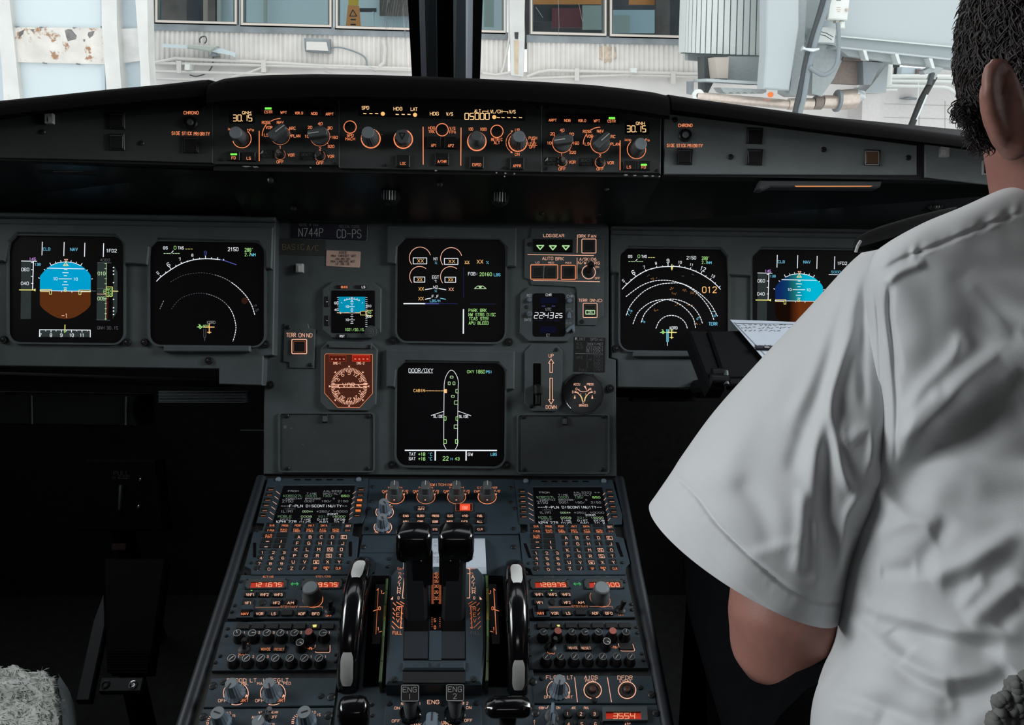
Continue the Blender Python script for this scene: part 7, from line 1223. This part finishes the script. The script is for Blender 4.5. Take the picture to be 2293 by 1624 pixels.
for x, m_ in ((236, 'black'), (298, 'chrome')): p = T.L(x, 1534, .004); T.part('bolt', MB().lathe([(.0065, .003), (.0065, .0055), (.0045, .0062), (.003, .005), (.0015, .005)], n=16), m_, smooth=40, loc=(p.x, p.y, 0))
T.plate([(208, 1390), (232, 1330), (236, 1400), (200, 1570), (168, 1570)], -.02, -.004, 'pedalgrey', 'side_rail', .002); T.part('floor_strut', MB().tube([T.L(270, 1400, -.02), T.inv @ Vector((T.M.translation.x, T.M.translation.y + .05, .0))], .02, 10), 'dimgrey'); T.done()
# sheepskin covered seat corner
mk('sheep', (.58, .60, .57), .95, noise_amt=.25, nscale=30, sheen=.4); mk('seatside', (.10, .12, .125), .9, noise_amt=.2, nscale=60)
seat = world_root('captain_seat', Vector((-.56, .42, .0)), 'captain seat corner covered in pale grey sheepskin at the lower left', 'seat')
c0 = at(-140, 1700, .80); m = MB(); NX, NY = 120, 100
def fur(p, s): return (noise.noise(p * 28 * s) * .006 + noise.noise(p * 70 * s) * .0045 + abs(noise.noise(p * 140 * s)) * .003)
A0, A1, A2, A3 = at(-420, 1430, .95), at(122, 1478, .93), at(152, 1760, .72), at(-420, 1760, .70)
tops = []
for j in range(NY + 1):
    row = []
    for i in range(NX + 1):
        a, b = i / NX, j / NY; p = A0.lerp(A1, a).lerp(A3.lerp(A2, a), b)
        e = max(0, (a - .93) / .07); f = max(0, (.10 - b) / .10)
        q = p + Vector((0, 0, -.035 * e * e - .03 * f * f)); nn = Vector((.3 * e, .3 * f, 1)).normalized(); w_ = fur(q, 1) + .008 * noise.noise(q * 9)
        row.append(q + nn * w_ * 2.0)
    tops.append(row)
world_mesh('sheepskin_cover', MB().loft(tops, False, False), 'sheep', parent=seat, smooth=70)
# loose tufts of wool
tm = MB(); r2 = random.Random(3)
for k in range(9000):
    a, b = r2.random(), r2.random(); i, j = int(a * NX), int(b * NY); p = tops[j][i] + (tops[j][min(i + 1, NX)] - tops[j][i]) * r2.random()
    if p.x < -.95: continue
    d = Vector((r2.uniform(-1, 1) + .3, r2.uniform(-1, .3), r2.uniform(.0, .25))).normalized() * r2.uniform(.005, .011); s_ = d.cross(Vector((0, 0, 1))).normalized() * r2.uniform(.0004, .0010)
    tm.add([p - s_ - d * .2, p + s_ - d * .2, p + d * .6 + s_ * .7, p + d + Vector((0, 0, -.003))], [(0, 1, 2, 3)])
o = world_mesh('wool_tufts', tm, 'sheep', parent=seat); o['kind'] = 'stuff'
S = [A1 + Vector((0, 0, -.02)), A2 + Vector((0, 0, -.02))]
side = []
for k in range(5):
    z_ = -.10 * k / 4; side.append([S[0].lerp(S[1], t / 24) + Vector((.012 * math.sin(k * .8) + .004 * noise.noise(Vector((t * .6, k, 0))), 0, z_)) for t in range(25)])
world_mesh('cushion_side', MB().loft(side, False, False), 'seatside', parent=seat, smooth=60)
C_ = [A0, A1, A2, A3]; world_mesh('seat_base', MB().hexa([Vector((p.x - .01, p.y, .12)) for p in C_] + [p + Vector((-.012, 0, -.05)) for p in C_]), 'floor', parent=seat)
world_mesh('seat_pedestal', wbox(-.85, -.45, .35, .75, 0, .13), 'floor', parent=seat)
# ================================================================ the pilot on the right
mk('shirt', (.60, .61, .62), .85, noise_amt=.03, nscale=12, bump=.05, bscale=700, sheen=.15); mk('skin', (.33, .155, .125), .5, noise_amt=.12, nscale=25, bump=.1, bscale=350); mk('hair', (.013, .0078, .0066), .5, noise_amt=.4, nscale=30); mk('trousers', (.003, .0033, .004), .95, noise_amt=.2, spec=.05); mk('epaulette', (.0025, .0025, .003), .95, noise_amt=.3, nscale=80, spec=.1)
MATS['skin'].node_tree.nodes['Principled BSDF'].inputs['Subsurface Weight'].default_value = .25
MATS['skin'].node_tree.nodes['Principled BSDF'].inputs['Subsurface Radius'].default_value = (.012, .004, .002)
person = world_root('person', Vector((at(2300, 1500, .62).x, at(2300, 1500, .62).y, 0)), 'pilot in a white short-sleeved shirt with black epaulettes, seen from behind on the right', 'person')
def lerp_rows(R, y):
    for a, b in zip(R, R[1:]):
        if a[0] <= y <= b[0]:
            t = (y - a[0]) / (b[0] - a[0]); t2 = t
            return [p + (q - p) * t2 for p, q in zip(a, b)]
    return list(R[-1] if y > R[-1][0] else R[0])
def smooth_rows(R, n):
    P = interp([tuple(r) for r in R], n); return P
def seg_d(px, py, a, b):
    dx, dy = b[0] - a[0], b[1] - a[1]; L2 = dx * dx + dy * dy or 1e-9; t = max(0, min(1, ((px - a[0]) * dx + (py - a[1]) * dy) / L2)); return math.hypot(px - a[0] - t * dx, py - a[1] - t * dy), t
def CR(P): return [(1400 + x / 1.3057, 380 + y / 1.3057) for x, y in P]
class Folds:
    def __init__(s, L, L2=()):
        s.L = []
        for P, w, a in [(CR(p), w, a) for p, w, a in L] + [([(1780 + x / 3.1, 1100 + y / 3.1) for x, y in p], w * 1.5 + 2, a * .52) for p, w, a in L2]:
            P = interp(P, max(12, 5 * len(P))); xs = [p[0] for p in P]; ys = [p[1] for p in P]; s.L.append((P, w, a, min(xs) - 3 * w, max(xs) + 3 * w, min(ys) - 3 * w, max(ys) + 3 * w))
    def __call__(s, x, y):
        h = 0
        for P, w, a, x0, x1, y0, y1 in s.L:
            if not (x0 < x < x1 and y0 < y < y1): continue
            best = 1e9; n = len(P) - 1; bt = 0
            for i in range(n):
                d, t = seg_d(x, y, P[i], P[i + 1])
                if d < best: best = d; bt = (i + t) / n
            e = min(1, bt / .18, (1 - bt) / .18) if n else 1
            h += a * math.exp(-(best / w) ** 2) * max(0, e)
        return h
mm = .001
# ---- shirt torso: rows (y, left x, right x, centre depth, depth radius)
ROWS = [(405, 2300, 2540, .615, .030), (413, 2272, 2568, .615, .045), (428, 2232, 2608, .618, .060), (465, 2150, 2690, .622, .075), (500, 2066, 2774, .626, .086), (545, 1985, 2855, .632, .098), (580, 1950, 2890, .636, .106), (650, 1938, 2902, .642, .116), (760, 1944, 2896, .648, .125), (900, 1948, 2892, .652, .132), (1050, 1935, 2905, .650, .136), (1180, 1905, 2935, .645, .138), (1300, 1884, 2956, .640, .138), (1400, 1874, 2966, .634, .136), (1450, 1862, 2975, .630, .135), (1500, 1838, 2990, .626, .135), (1540, 1820, 3002, .622, .135), (1600, 1811, 3010, .616, .135), (1700, 1812, 3010, .606, .134), (1800, 1820, 3000, .596, .130)]
FT = Folds([([(1166, 490), (1020, 600), (900, 720), (800, 830)], 30, 11 * mm), ([(1166, 690), (960, 780), (830, 900), (770, 960)], 48, -14 * mm), ([(985, 470), (965, 540), (870, 640), (805, 740)], 16, 4.5 * mm), ([(1166, 600), (1040, 690), (920, 800)], 22, -4 * mm), ([(780, 330), (770, 420), (790, 520), (805, 600)], 8, -3 * mm), ([(760, 340), (800, 300), (880, 270)], 10, 4 * mm), ([(805, 800), (850, 720), (930, 640)], 14, 4 * mm), ([(1000, 300), (1090, 420), (1166, 470)], 30, 4 * mm),
 ([(742, 300), (820, 258), (930, 215), (1050, 165), (1166, 125)], 5, -3 * mm), ([(770, 320), (775, 450), (785, 560), (795, 700), (790, 860)], 5.5, -3.5 * mm), ([(722, 300), (738, 420), (745, 560), (750, 700), (742, 830), (715, 920)], 5.5, -3.8 * mm)],
 [([(560, 330), (640, 270), (780, 215), (900, 215), (1010, 245)], 10, 6 * mm), ([(1090, 180), (1030, 280), (930, 420), (885, 520), (880, 620)], 14, -6 * mm), ([(590, 568), (700, 552), (840, 540)], 10, -7 * mm), ([(600, 470), (720, 400), (900, 340), (980, 300)], 22, 6 * mm), ([(380, 590), (450, 700), (520, 805), (700, 870), (900, 920), (1150, 975), (1590, 1015)], 10, 8 * mm), ([(560, 860), (720, 930), (1000, 1030), (1250, 1090), (1450, 1110)], 14, -6 * mm),
 ([(310, 980), (380, 890), (470, 950), (600, 1070), (780, 1190), (1000, 1290), (1200, 1310), (1470, 1250)], 13, 9 * mm), ([(660, 960), (720, 1060), (800, 1140)], 12, -5 * mm), ([(360, 1010), (460, 1180), (560, 1300), (760, 1420), (1060, 1520)], 22, 5 * mm), ([(1070, 1420), (1200, 1390), (1400, 1330), (1520, 1240)], 22, -9 * mm), ([(620, 1120), (800, 1290), (1000, 1400), (1100, 1480)], 10, -5 * mm), ([(235, 1425), (330, 1430), (480, 1460), (700, 1540), (950, 1640)], 10, -6 * mm), ([(240, 1480), (400, 1510), (600, 1590)], 16, 5 * mm), ([(290, 1130), (310, 1240), (230, 1360), (200, 1430)], 8, -4 * mm),
 ([(1590, 240), (1440, 340), (1250, 460), (1050, 560), (940, 610)], 14, 8 * mm), ([(1590, 400), (1400, 540), (1240, 640), (1020, 660)], 14, -5 * mm), ([(1590, 590), (1480, 690), (1340, 800), (1190, 920)], 15, 8 * mm), ([(1590, 760), (1480, 860), (1420, 960)], 12, -6 * mm), ([(1260, 590), (1300, 640), (1240, 700), (1130, 830)], 9, 5 * mm), ([(300, 850), (420, 850), (560, 890)], 10, -6 * mm)])
NT, MT = 250, 330
rows = [r for r in smooth_rows(ROWS, 342)]
loops = []
for r in rows:
    y, xl, xr, d0, rb = r; xc = (xl + xr) / 2; hw = (xr - xl) / 2; L = []
    for i in range(MT):
        th = math.pi - math.pi * (1.0 - math.cos(math.pi * i / (MT - 1))) / 2 if 0 else math.pi * (1 - i / (MT - 1)); c, s_ = math.cos(th), math.sin(th)
        x = xc + hw * (abs(c) ** .92) * (1 if c > 0 else -1); up__ = max(0, min(1, (1230 - y) / 200)); dep = d0 - rb * (max(s_, 0) ** (.9 - .4 * up__)) + .03 * up__ * min(c + 1, 1)
        h = 0
        if x < 2330: h = FT(x, y)
        # puckers along the yoke and armhole seams
        if x < 2420:
            h += .003 * noise.noise(Vector((x * .012, y * .013, 5)))
            if y < 640:
                yy = 610 - (x - 1968) * .40; dd = yy - y
                if -6 < dd < 70: h += .0022 * (.3 + noise.noise(Vector((x * .011, 7, 0)))) * math.sin(x / 7.5 + 4 * noise.noise(Vector((x * .018, 0, 0)))) * math.exp(-((dd - 13) / 16) ** 2)
        L.append(at(x, y, dep - h * min(1, s_ * 3)))
    for i in range(1, 40): th = -math.pi * i / 40; L.append(at(xc + hw * math.cos(th), y, d0 - rb * .75 * math.sin(th)))
    loops.append(L)
shirt = world_mesh('shirt', MB().loft(loops, True, True), 'shirt', parent=person, smooth=80); shirt.modifiers.new('soft', 'SMOOTH').iterations = 7; shirt['label'] = 'creased white short-sleeved uniform shirt'
# ---- sleeve: sections (outer x,y, inner x,y, depth, depth radius, bulge px along the arm)
SEC = [(1975, 536, 1950, 1150, .650, .060, -34), (1948, 553, 1940, 1165, .654, .072, -30), (1900, 592, 1936, 1188, .658, .082, -12), (1810, 690, 1926, 1216, .662, .086, 4), (1700, 808, 1916, 1246, .664, .086, 18), (1600, 920, 1906, 1282, .665, .085, 32), (1530, 1016, 1898, 1320, .665, .084, 42), (1503, 1058, 1891, 1350, .665, .083, 48), (1470, 1106, 1884, 1384, .664, .082, 58), (1455, 1127, 1880, 1398, .664, .081, 63)]
FS = Folds([([(705, 280), (650, 450), (605, 650), (560, 800), (545, 990)], 18, 7 * mm), ([(650, 300), (590, 470), (540, 620), (470, 760)], 16, 4.5 * mm), ([(640, 470), (575, 640), (510, 800), (480, 900)], 16, -4 * mm), ([(520, 930), (515, 1060), (500, 1190)], 12, 5 * mm), ([(690, 420), (622, 580), (600, 690), (640, 900), (680, 925)], 11, 6 * mm), ([(632, 720), (645, 795), (690, 768), (722, 775), (720, 850), (692, 895)], 11, 4 * mm), ([(590, 780), (585, 900), (590, 1050), (585, 1200)], 18, -6 * mm), ([(700, 940), (650, 1010), (640, 1100), (625, 1220)], 12, 6 * mm), ([(420, 735), (460, 755), (505, 775)], 9, 2 * mm), ([(360, 1140), (420, 1110), (520, 1085)], 9, 2 * mm), ([(470, 560), (380, 700), (300, 850), (240, 950)], 40, 5 * mm), ([(330, 900), (400, 1000), (430, 1120)], 26, -4 * mm), ([(560, 1010), (570, 1120), (560, 1230)], 14, 4.5 * mm), ([(700, 300), (690, 500), (700, 700)], 12, -4 * mm)])
HEM = interp([(1503, 1058), (1560, 1112), (1610, 1178), (1690, 1255), (1765, 1318), (1830, 1348), (1890, 1352)], 40)
def hem_d(x, y):
    best = 1e9; s0 = 0; bs = 0; sg = 1
    for a, b in zip(HEM, HEM[1:]):
        d, t = seg_d(x, y, a, b); L_ = math.dist(a, b)
        if d < best: best = d; bs = s0 + t * L_; sg = 1 if (b[0] - a[0]) * (y - a[1]) - (b[1] - a[1]) * (x - a[0]) > 0 else -1
        s0 += L_
    return best * sg, bs
NS, MS = 150, 130
loops = []
for r in smooth_rows(SEC, 150):
    ax, ay, bx, by, d0, rb, bu = r; cx, cy = (ax + bx) / 2, (ay + by) / 2; hx, hy = (bx - ax) / 2, (by - ay) / 2; ln_ = math.hypot(hx, hy); px_, py_ = -hy / ln_, hx / ln_  # towards lower left
    L = []
    for i in range(MS):
        th = 2 * math.pi * i / MS; c, s_ = -math.cos(th), math.sin(th); x = cx + hx * c + px_ * bu * s_; y = cy + hy * c + py_ * bu * s_; h = 0
        if s_ > 0:
            h = FS(x, y) + .0025 * noise.noise(Vector((x * .012, y * .009, 9)))
            d, sp = hem_d(x, y)
            h -= .0034 * math.exp(-(d / 5) ** 2)
            if 0 < d < 60: h += .0010 * math.sin(sp / 4.2 + 1.5 * noise.noise(Vector((sp * .03, 0, 0)))) * math.exp(-((d - 6) / 22) ** 2) + .0008
            h *= min(1, s_ * 3)
        L.append(at(x, y, d0 - .045 * c - rb * (abs(s_) ** .95) * (1 if s_ > 0 else -1) - h))
    loops.append(L)
last = loops[-1]; cen = sum(last, Vector()) / MS
loops.append([p.lerp(cen, .02) for p in last]); loops.append([p.lerp(cen, .035) for p in loops[-4]]); loops.append([p.lerp(cen, .05) for p in loops[-20]])
slv = world_mesh('sleeve', MB().loft(loops, True, False), 'shirt', parent=person, smooth=80); slv.modifiers.new('soft', 'SMOOTH').iterations = 3
# ---- epaulette on the shoulder
E = [(1911, 545, 560), (1922, 530, 566), (1960, 511, 560), (2010, 495, 545), (2060, 481, 522), (2110, 469, 500), (2142, 463, 482)]; loops = []
for x, yt, yb in interp(E, 36):
    P = []
    for k in range(10):
        th = 2 * math.pi * k / 10; y = (yt + yb) / 2 - (yb - yt) / 2 * math.cos(th); P.append(at(x, y, .634 - .016 * math.sin(th) + .012 * (math.cos(th) > .3)))
    loops.append(P)
ep = world_mesh('epaulette', MB().loft(loops), 'epaulette', parent=person, smooth=60)
for xs in ((1985, 2000), (2035, 2050)):
    L2 = []
    for x in xs:
        y0 = lerp_rows([(e[0], e[1], e[2]) for e in E], x); L2.append([at(x, y0[1] - 1.5, .64), at(x, y0[1] - 1.5, .60), at(x, (y0[1] + y0[2]) / 2, .602), at(x, (y0[1] + y0[2]) / 2, .64)])
    world_mesh('rank_stripe', MB().loft(L2), mk('stripe', (.02, .02, .024), .5).name, parent=ep)
world_mesh('piping', MB().tube([at(x, yt, .612) for x, yt, yb in interp(E, 30)], .0009, 6), 'greymark', parent=ep)
world_mesh('shoulder_loop', MB().tube([at(1916, 565, .612), at(1920, 552, .610), at(1927, 540, .612)], .0012, 6), 'shirt', parent=person)
# ---- body: head, neck, arm as one skin
body = MB()
def ell(x, y, d, rx, ry, rz, n=24, m=16):
    c = at(x, y, d); L = []
    for j in range(1, m):
        ph = math.pi * j / m; L.append([c + Vector((rx * math.sin(ph) * math.cos(2 * math.pi * i / n), ry * math.sin(ph) * math.sin(2 * math.pi * i / n), -rz * math.cos(ph))) for i in range(n)])
    body.loft(L)
HC = (2478, 50, .565)
ell(*HC, .074, .092, .112)                       # skull
ell(2410, 205, .60, .056, .070, .060)            # jaw
body.tube([at(2420, 520, .62), at(2408, 430, .60), at(2390, 300, .585), at(2385, 200, .575)], .06, 24, rs=[.056, .058, .057, .055])
# chest and trapezius core under the shirt
ell(2420, 900, .67, .15, .09, .22); ell(2420, 640, .66, .10, .05, .05)
arm = [(1960, 820, .668, .040), (1900, 930, .668, .050), (1800, 1180, .668, .050), (1770, 1300, .664, .0505), (1757, 1385, .660, .0495), (1752, 1440, .662, .0455), (1762, 1462, .684, .043), (1800, 1462, .73, .045), (1860, 1430, .80, .043), (1925, 1390, .88, .036), (1975, 1350, .94, .029), (2000, 1330, .965, .027)]
body.tube([at(a, b, c) for a, b, c, _ in arm], .05, 24, rs=[q[3] for q in arm])
# hand resting on the lap: palm, four fingers, thumb
hp = at(2012, 1318, .985); palm = [at(1998, 1332, .96), at(2012, 1318, .99), at(2024, 1306, 1.02), at(2030, 1300, 1.035)]; body.tube(palm, .02, 14, rs=[.026, .034, .036, .028])
for k, (dx_, ln_) in enumerate(((-26, .085), (-9, .095), (9, .09), (26, .07))):
    a = at(2030 + dx_, 1300 + abs(dx_) * .2, 1.03); f = Vector((.05 * dx_ / 26, .8, -.12)).normalized(); body.tube([a - f * .012, a + f * ln_ * .4, a + f * ln_ * .75 + Vector((0, 0, -.012)), a + f * ln_ + Vector((0, -.006, -.03))], .009, 10, rs=[.0105, .0098, .009, .0075])
a = at(1992, 1318, .975); body.tube([a, a + Vector((-.022, .025, -.004)), a + Vector((-.028, .05, -.012)), a + Vector((-.022, .07, -.016))], .01, 10, rs=[.013, .0115, .0105, .0085])
# nose and brow so that the face reads from the side
fc = at(2345, 90, .66); body.tube([fc + Vector((0, .005, .02)), fc + Vector((-.002, .028, -.012)), fc + Vector((0, .012, -.026))], .01, 10, rs=[.008, .013, .010])
# ear: helix rim, lobe and back plate
ez = .488
rim = [(2262, 330, .505), (2240, 300, .498), (2222, 255, .492), (2212, 205, .488), (2213, 165, .487), (2226, 143, .487), (2246, 146, .488), (2262, 175, .490), (2275, 230, .492), (2290, 290, .496), (2300, 335, .502)]
body.tube([at(*p) for p in interp(rim, 40)], .0045, 10, rs=[.0048] * 41)
body.tube([at(*p) for p in interp([(2236, 180, .497), (2250, 235, .500), (2272, 300, .505), (2296, 345, .506)], 16)], .012, 12, rs=[.008, .009] + [.012] * 12 + [.0125, .0105, .009][:20])if 0 else None
pl_ = [(2230, 172, .500, .010), (2238, 205, .501, .013), (2250, 250, .504, .0145), (2270, 300, .507, .0145), (2296, 345, .509, .012)]
body.tube([at(a, b, c) for a, b, c, _ in pl_], .01, 12, rs=[q[3] for q in pl_])
me = body.mesh('body_raw'); tmp = link('tmp_body', me); rm = tmp.modifiers.new('r', 'REMESH'); rm.mode = 'VOXEL'; rm.voxel_size = .0042; smo = tmp.modifiers.new('s', 'SMOOTH'); smo.factor = .5; smo.iterations = 5
bpy.context.view_layer.update(); dg = bpy.context.evaluated_depsgraph_get(); bm_ = bpy.data.meshes.new_from_object(tmp.evaluated_get(dg)); bpy.data.objects.remove(tmp)
bm_.transform(person.matrix_world.inverted()); bm_.polygons.foreach_set('use_smooth', [True] * len(bm_.polygons)); bm_.materials.clear(); bm_.materials.append(MATS['skin']); bo = link('body', bm_, person); bo['label'] = 'bare elbow, neck and left ear'
# ---- eyes are out of sight; hair: base cap and curly locks
hr = random.Random(11); hm = MB()
hc = at(*HC)
def hair_ok(px, py):
    if py > 250 and px > 2190: return False
    if 2203 < px < 2330 and 120 < py < 420: return False
    return True
cap = []
for j in range(2, 30):
    ph = math.pi * j / 34; row = []
    for i in range(48):
        th = 2 * math.pi * i / 48; p = hc + Vector((.088 * math.sin(ph) * math.cos(th), .104 * math.sin(ph) * math.sin(th), .122 * math.cos(ph))); p += (p - hc).normalized() * .006 * noise.noise(p * 60); row.append(p)
    cap.append(row)
capm = MB().loft(cap, True, True)
# leave the ear free: drop cap faces that would cover it
def proj(p):
    v = Vector(p) - CAM; c = Vector((v.x * XC.x + v.y * YC.x + v.z * ZC.x, v.x * XC.y + v.y * YC.y + v.z * ZC.y, v.x * XC.z + v.y * YC.z + v.z * ZC.z)); return (W / 2 + F * c.x / c.z, H / 2 + F * c.y / c.z, c.z)
fs = []
for f in capm.f:
    q = sum((Vector(capm.v[k]) for k in f), Vector()) / len(f); x, y, z_ = proj(q)
    if z_ < hc.y + .02 and ((2208 < x < 2272 and y > 150) or y > 262): continue
    fs.append(f)
capm.f = fs; world_mesh('hair', capm, 'hair', parent=person, smooth=60)['label'] = 'curly dark brown hair'
def lock(p, n_, ln_, r, cur, seed):
    q = random.Random(seed); g = Vector((q.uniform(-.25, .1), q.uniform(-.3, .1), -1)); dn = (g - n_ * n_.dot(g)).normalized(); t = n_.cross(dn); P = []; ph = q.uniform(0, 6.28)
    for k in range(8):
        a = k / 7; P.append(p + dn * ln_ * a + t * .0042 * math.sin(ph + a * cur) * (.4 + a) + n_ * (.003 * math.sin(ph * 1.7 + a * cur * 1.1) + .002 * a))
    hm.tube(P, r, 5, rs=[r * .5, r, r * 1.05, r, r * .9, r * .75, r * .5, r * .15])
cnt = 0
for k in range(30000):
    u_ = hr.uniform(-1, 1); th = hr.uniform(0, 6.283); s_ = math.sqrt(1 - u_ * u_); n_ = Vector((s_ * math.cos(th), s_ * math.sin(th), u_)); p = hc + Vector((n_.x * .088, n_.y * .105, n_.z * .123)); x, y, z_ = proj(p)
    if x > 2440 or x < 2060 or y < -120 or y > (205 if x < 2190 else 235): continue
    if 2200 < x < 2268 and y > 118: continue
    if x >= 2268 and y > 215: continue
    lock(p, n_, hr.uniform(.018, .034) * (.6 if y > 150 else 1), hr.choice((.0014, .0010, .0007, .0005)), hr.uniform(3, 6.5), k); cnt += 1
# sideburn and jaw stubble
for k in range(700):
    t = hr.random(); x = 2168 + 38 * t + hr.uniform(-20, 14); y = 225 + 92 * t + hr.uniform(-16, 16); p = at(x, y, .56 + hr.uniform(-.012, .012)); n_ = Vector((-.8, -.4, -.2)).normalized(); lock(p, n_, hr.uniform(.005, .010), hr.uniform(.0003, .0006), 3, 9000 + k)
for k in range(120):
    x = hr.uniform(2140, 2200); y = 238 + hr.uniform(-14, 14); p = at(x, y, .565); lock(p, Vector((-.5, -.6, -.5)).normalized(), hr.uniform(.006, .014), .0004, 4, 12000 + k)
ho = world_mesh('hair_locks', hm, 'hair', parent=person, smooth=80); ho['kind'] = 'stuff'
# ---- trousers: both legs, seated
def leg(P, nm): world_mesh(nm, MB().loft([[at(x, y, d) + Vector((r * math.cos(2 * math.pi * k / 20), 0, 0)) + n__ * r * math.sin(2 * math.pi * k / 20) for k in range(20)] for x, y, d, r, n__ in P]), 'trousers', parent=person, smooth=60)
up_ = Vector((0, .3, .95)); fw_ = Vector((0, 1, .2))
leg([(1960, 1760, .60, .10, up_), (1850, 1600, .70, .098, up_), (1740, 1440, .86, .09, up_), (1670, 1330, 1.0, .082, up_), (1645, 1290, 1.06, .075, Vector((0, .8, .6))), (1640, 1330, 1.10, .066, fw_), (1620, 1480, 1.12, .06, fw_), (1600, 1660, 1.14, .055, fw_)], 'trouser_leg')
leg([(2700, 1760, .66, .10, up_), (2480, 1560, .82, .095, up_), (2260, 1380, 1.0, .085, up_), (2200, 1330, 1.08, .075, Vector((0, .8, .6))), (2190, 1400, 1.12, .064, fw_), (2160, 1640, 1.16, .055, fw_)], 'trouser_leg')
# ---- his seat
seat2 = world_root('copilot_seat', Vector((at(2200, 1700, .6).x, at(2200, 1700, .6).y, 0)), 'seat of the pilot on the right with a sheepskin covered backrest', 'seat')
wl = MB()
base_ = [(2224, 1700), (2230, 1624), (2240, 1565), (2266, 1534), (2300, 1520), (2420, 1512), (2560, 1530), (2560, 1760), (2224, 1760)]
wl.loft([[at(x, y, d) for x, y in base_] for d in (.452, .50)])
for k in range(1500):
    x = hr.uniform(2222, 2420); y = hr.uniform(1505, 1700); lim = 1600 if x < 2236 else (1560 if x < 2262 else (1530 if x < 2290 else 1512))
    if y < lim + hr.uniform(-6, 6): continue
    r = hr.uniform(.0022, .0048); c = at(x, y, .450 + hr.uniform(-.004, .003)); ax_ = Matrix.Translation(c) @ Matrix.Rotation(hr.uniform(0, 3), 4, (hr.random(), hr.random(), .3)); wl.lathe([(r * .5, -r * .8), (r, -r * .3), (r, r * .3), (r * .5, r * .8)], n=6, ax=ax_)
wo = world_mesh('sheepskin_cover', wl, mk('sheep_shaded', (.15, .15, .147), .95, noise_amt=.3, nscale=40).name, parent=seat2, smooth=80); wo['kind'] = 'stuff'  # darker sheepskin copy; shade of the turned-away side painted into its colour
cs = at(1640, 1700, .98); world_mesh('seat_cushion', MB().hexa([at(1582, 1480, 1.10), at(2600, 1480, 1.10), at(2600, 1760, .82), at(1600, 1760, .82)] + [at(1578, 1470, 1.10), at(2600, 1470, 1.10), at(2600, 1750, .82), at(1590, 1750, .82)]), mk('cushion', (.035, .037, .038), .95, noise_amt=.3, nscale=90).name, parent=seat2)
b_ = at(1900, 1640, .9); world_mesh('seat_pedestal', wbox(b_.x - .05, b_.x + .35, b_.y - .1, b_.y + .15, 0, max(.05, b_.z - .12)), 'floor', parent=seat2)
# ---- pull-out table with papers
DP = tilt(at(1660, 790, .99), 52)
T = Thing('document_tray', 'black folding document tray in front of the right instrument panel', 'tray', DP, 1680, 860)
T.plate([(1586, 740), (1940, 732), (1940, 845), (1632, 848), (1618, 836)], -.012, 0, 'dimgrey', 'tray', .003); T.plate([(1540, 738), (1584, 740), (1616, 834), (1624, 870), (1590, 868)], -.03, -.004, 'dimgrey', 'side_wing', .003); T.plate([(1632, 846), (1760, 846), (1760, 862), (1634, 862)], -.01, .004, 'fascia', 'front_bar', .002)
for a, b, m_ in (((1594, 836, .004), (1622, 836, .004), 'edge'), ((1592, 850, .006), (1630, 852, .006), 'edge')): T.part('hinge', MB().tube([T.L(*a), T.L(*b)], .007, 14), 'fascia', smooth=50)
T.part('hinge_pin', MB().tube([T.L(1625, 832, .008), T.L(1627, 862, .008)], .0035, 10), 'ribgrey', smooth=50); T.part('arm', MB().tube([T.L(1600, 860, -.02), T.inv @ RIGHT.hit(1560, 868, -.01)], .012, 10), 'dimgrey'); T.done()
T = Thing('flight_paper', 'white flight plan sheet with handwriting on the black tray', 'paper', DP, 1720, 770, z=.004)
T.plate([(1635, 716), (1700, 718), (1800, 722), (1940, 722), (1940, 812), (1712, 806)], 0, .0006, 'paper', 'sheet', 0); T.ln([(1644, 722), (1718, 800)], 1, 'ink', .0007)
T.ln([(1648, 724), (1900, 728)], .8, 'ink', .0007); T.ln([(1690, 774), (1860, 776)], .8, 'ink', .0007)
r3 = random.Random(5)
for y, x0, x1 in ((728, 1652, 1760), (734, 1660, 1772), (740, 1668, 1745), (773, 1690, 1735)):
    x = x0
    while x < x1:
        w_ = r3.uniform(3, 8); T.ln([(x, y + r3.uniform(-2, 2)), (x + w_ * .5, y + r3.uniform(-2, 2)), (x + w_, y + r3.uniform(-2, 2))], .8, 'ink', .0007); x += w_ + r3.uniform(2, 7)
T.done('handwriting')
T = Thing('pen', 'black pen lying on the white sheet beside the sleeve', 'pen', DP, 1705, 780, z=.006); T.part('barrel', MB().tube([T.L(1692, 779), T.L(1745, 781)], .003, 10), 'ink', smooth=50); T.part('clip', MB().tube([T.L(1712, 777.5, .003), T.L(1722, 778, .003)], .001, 6), 'offwhite')
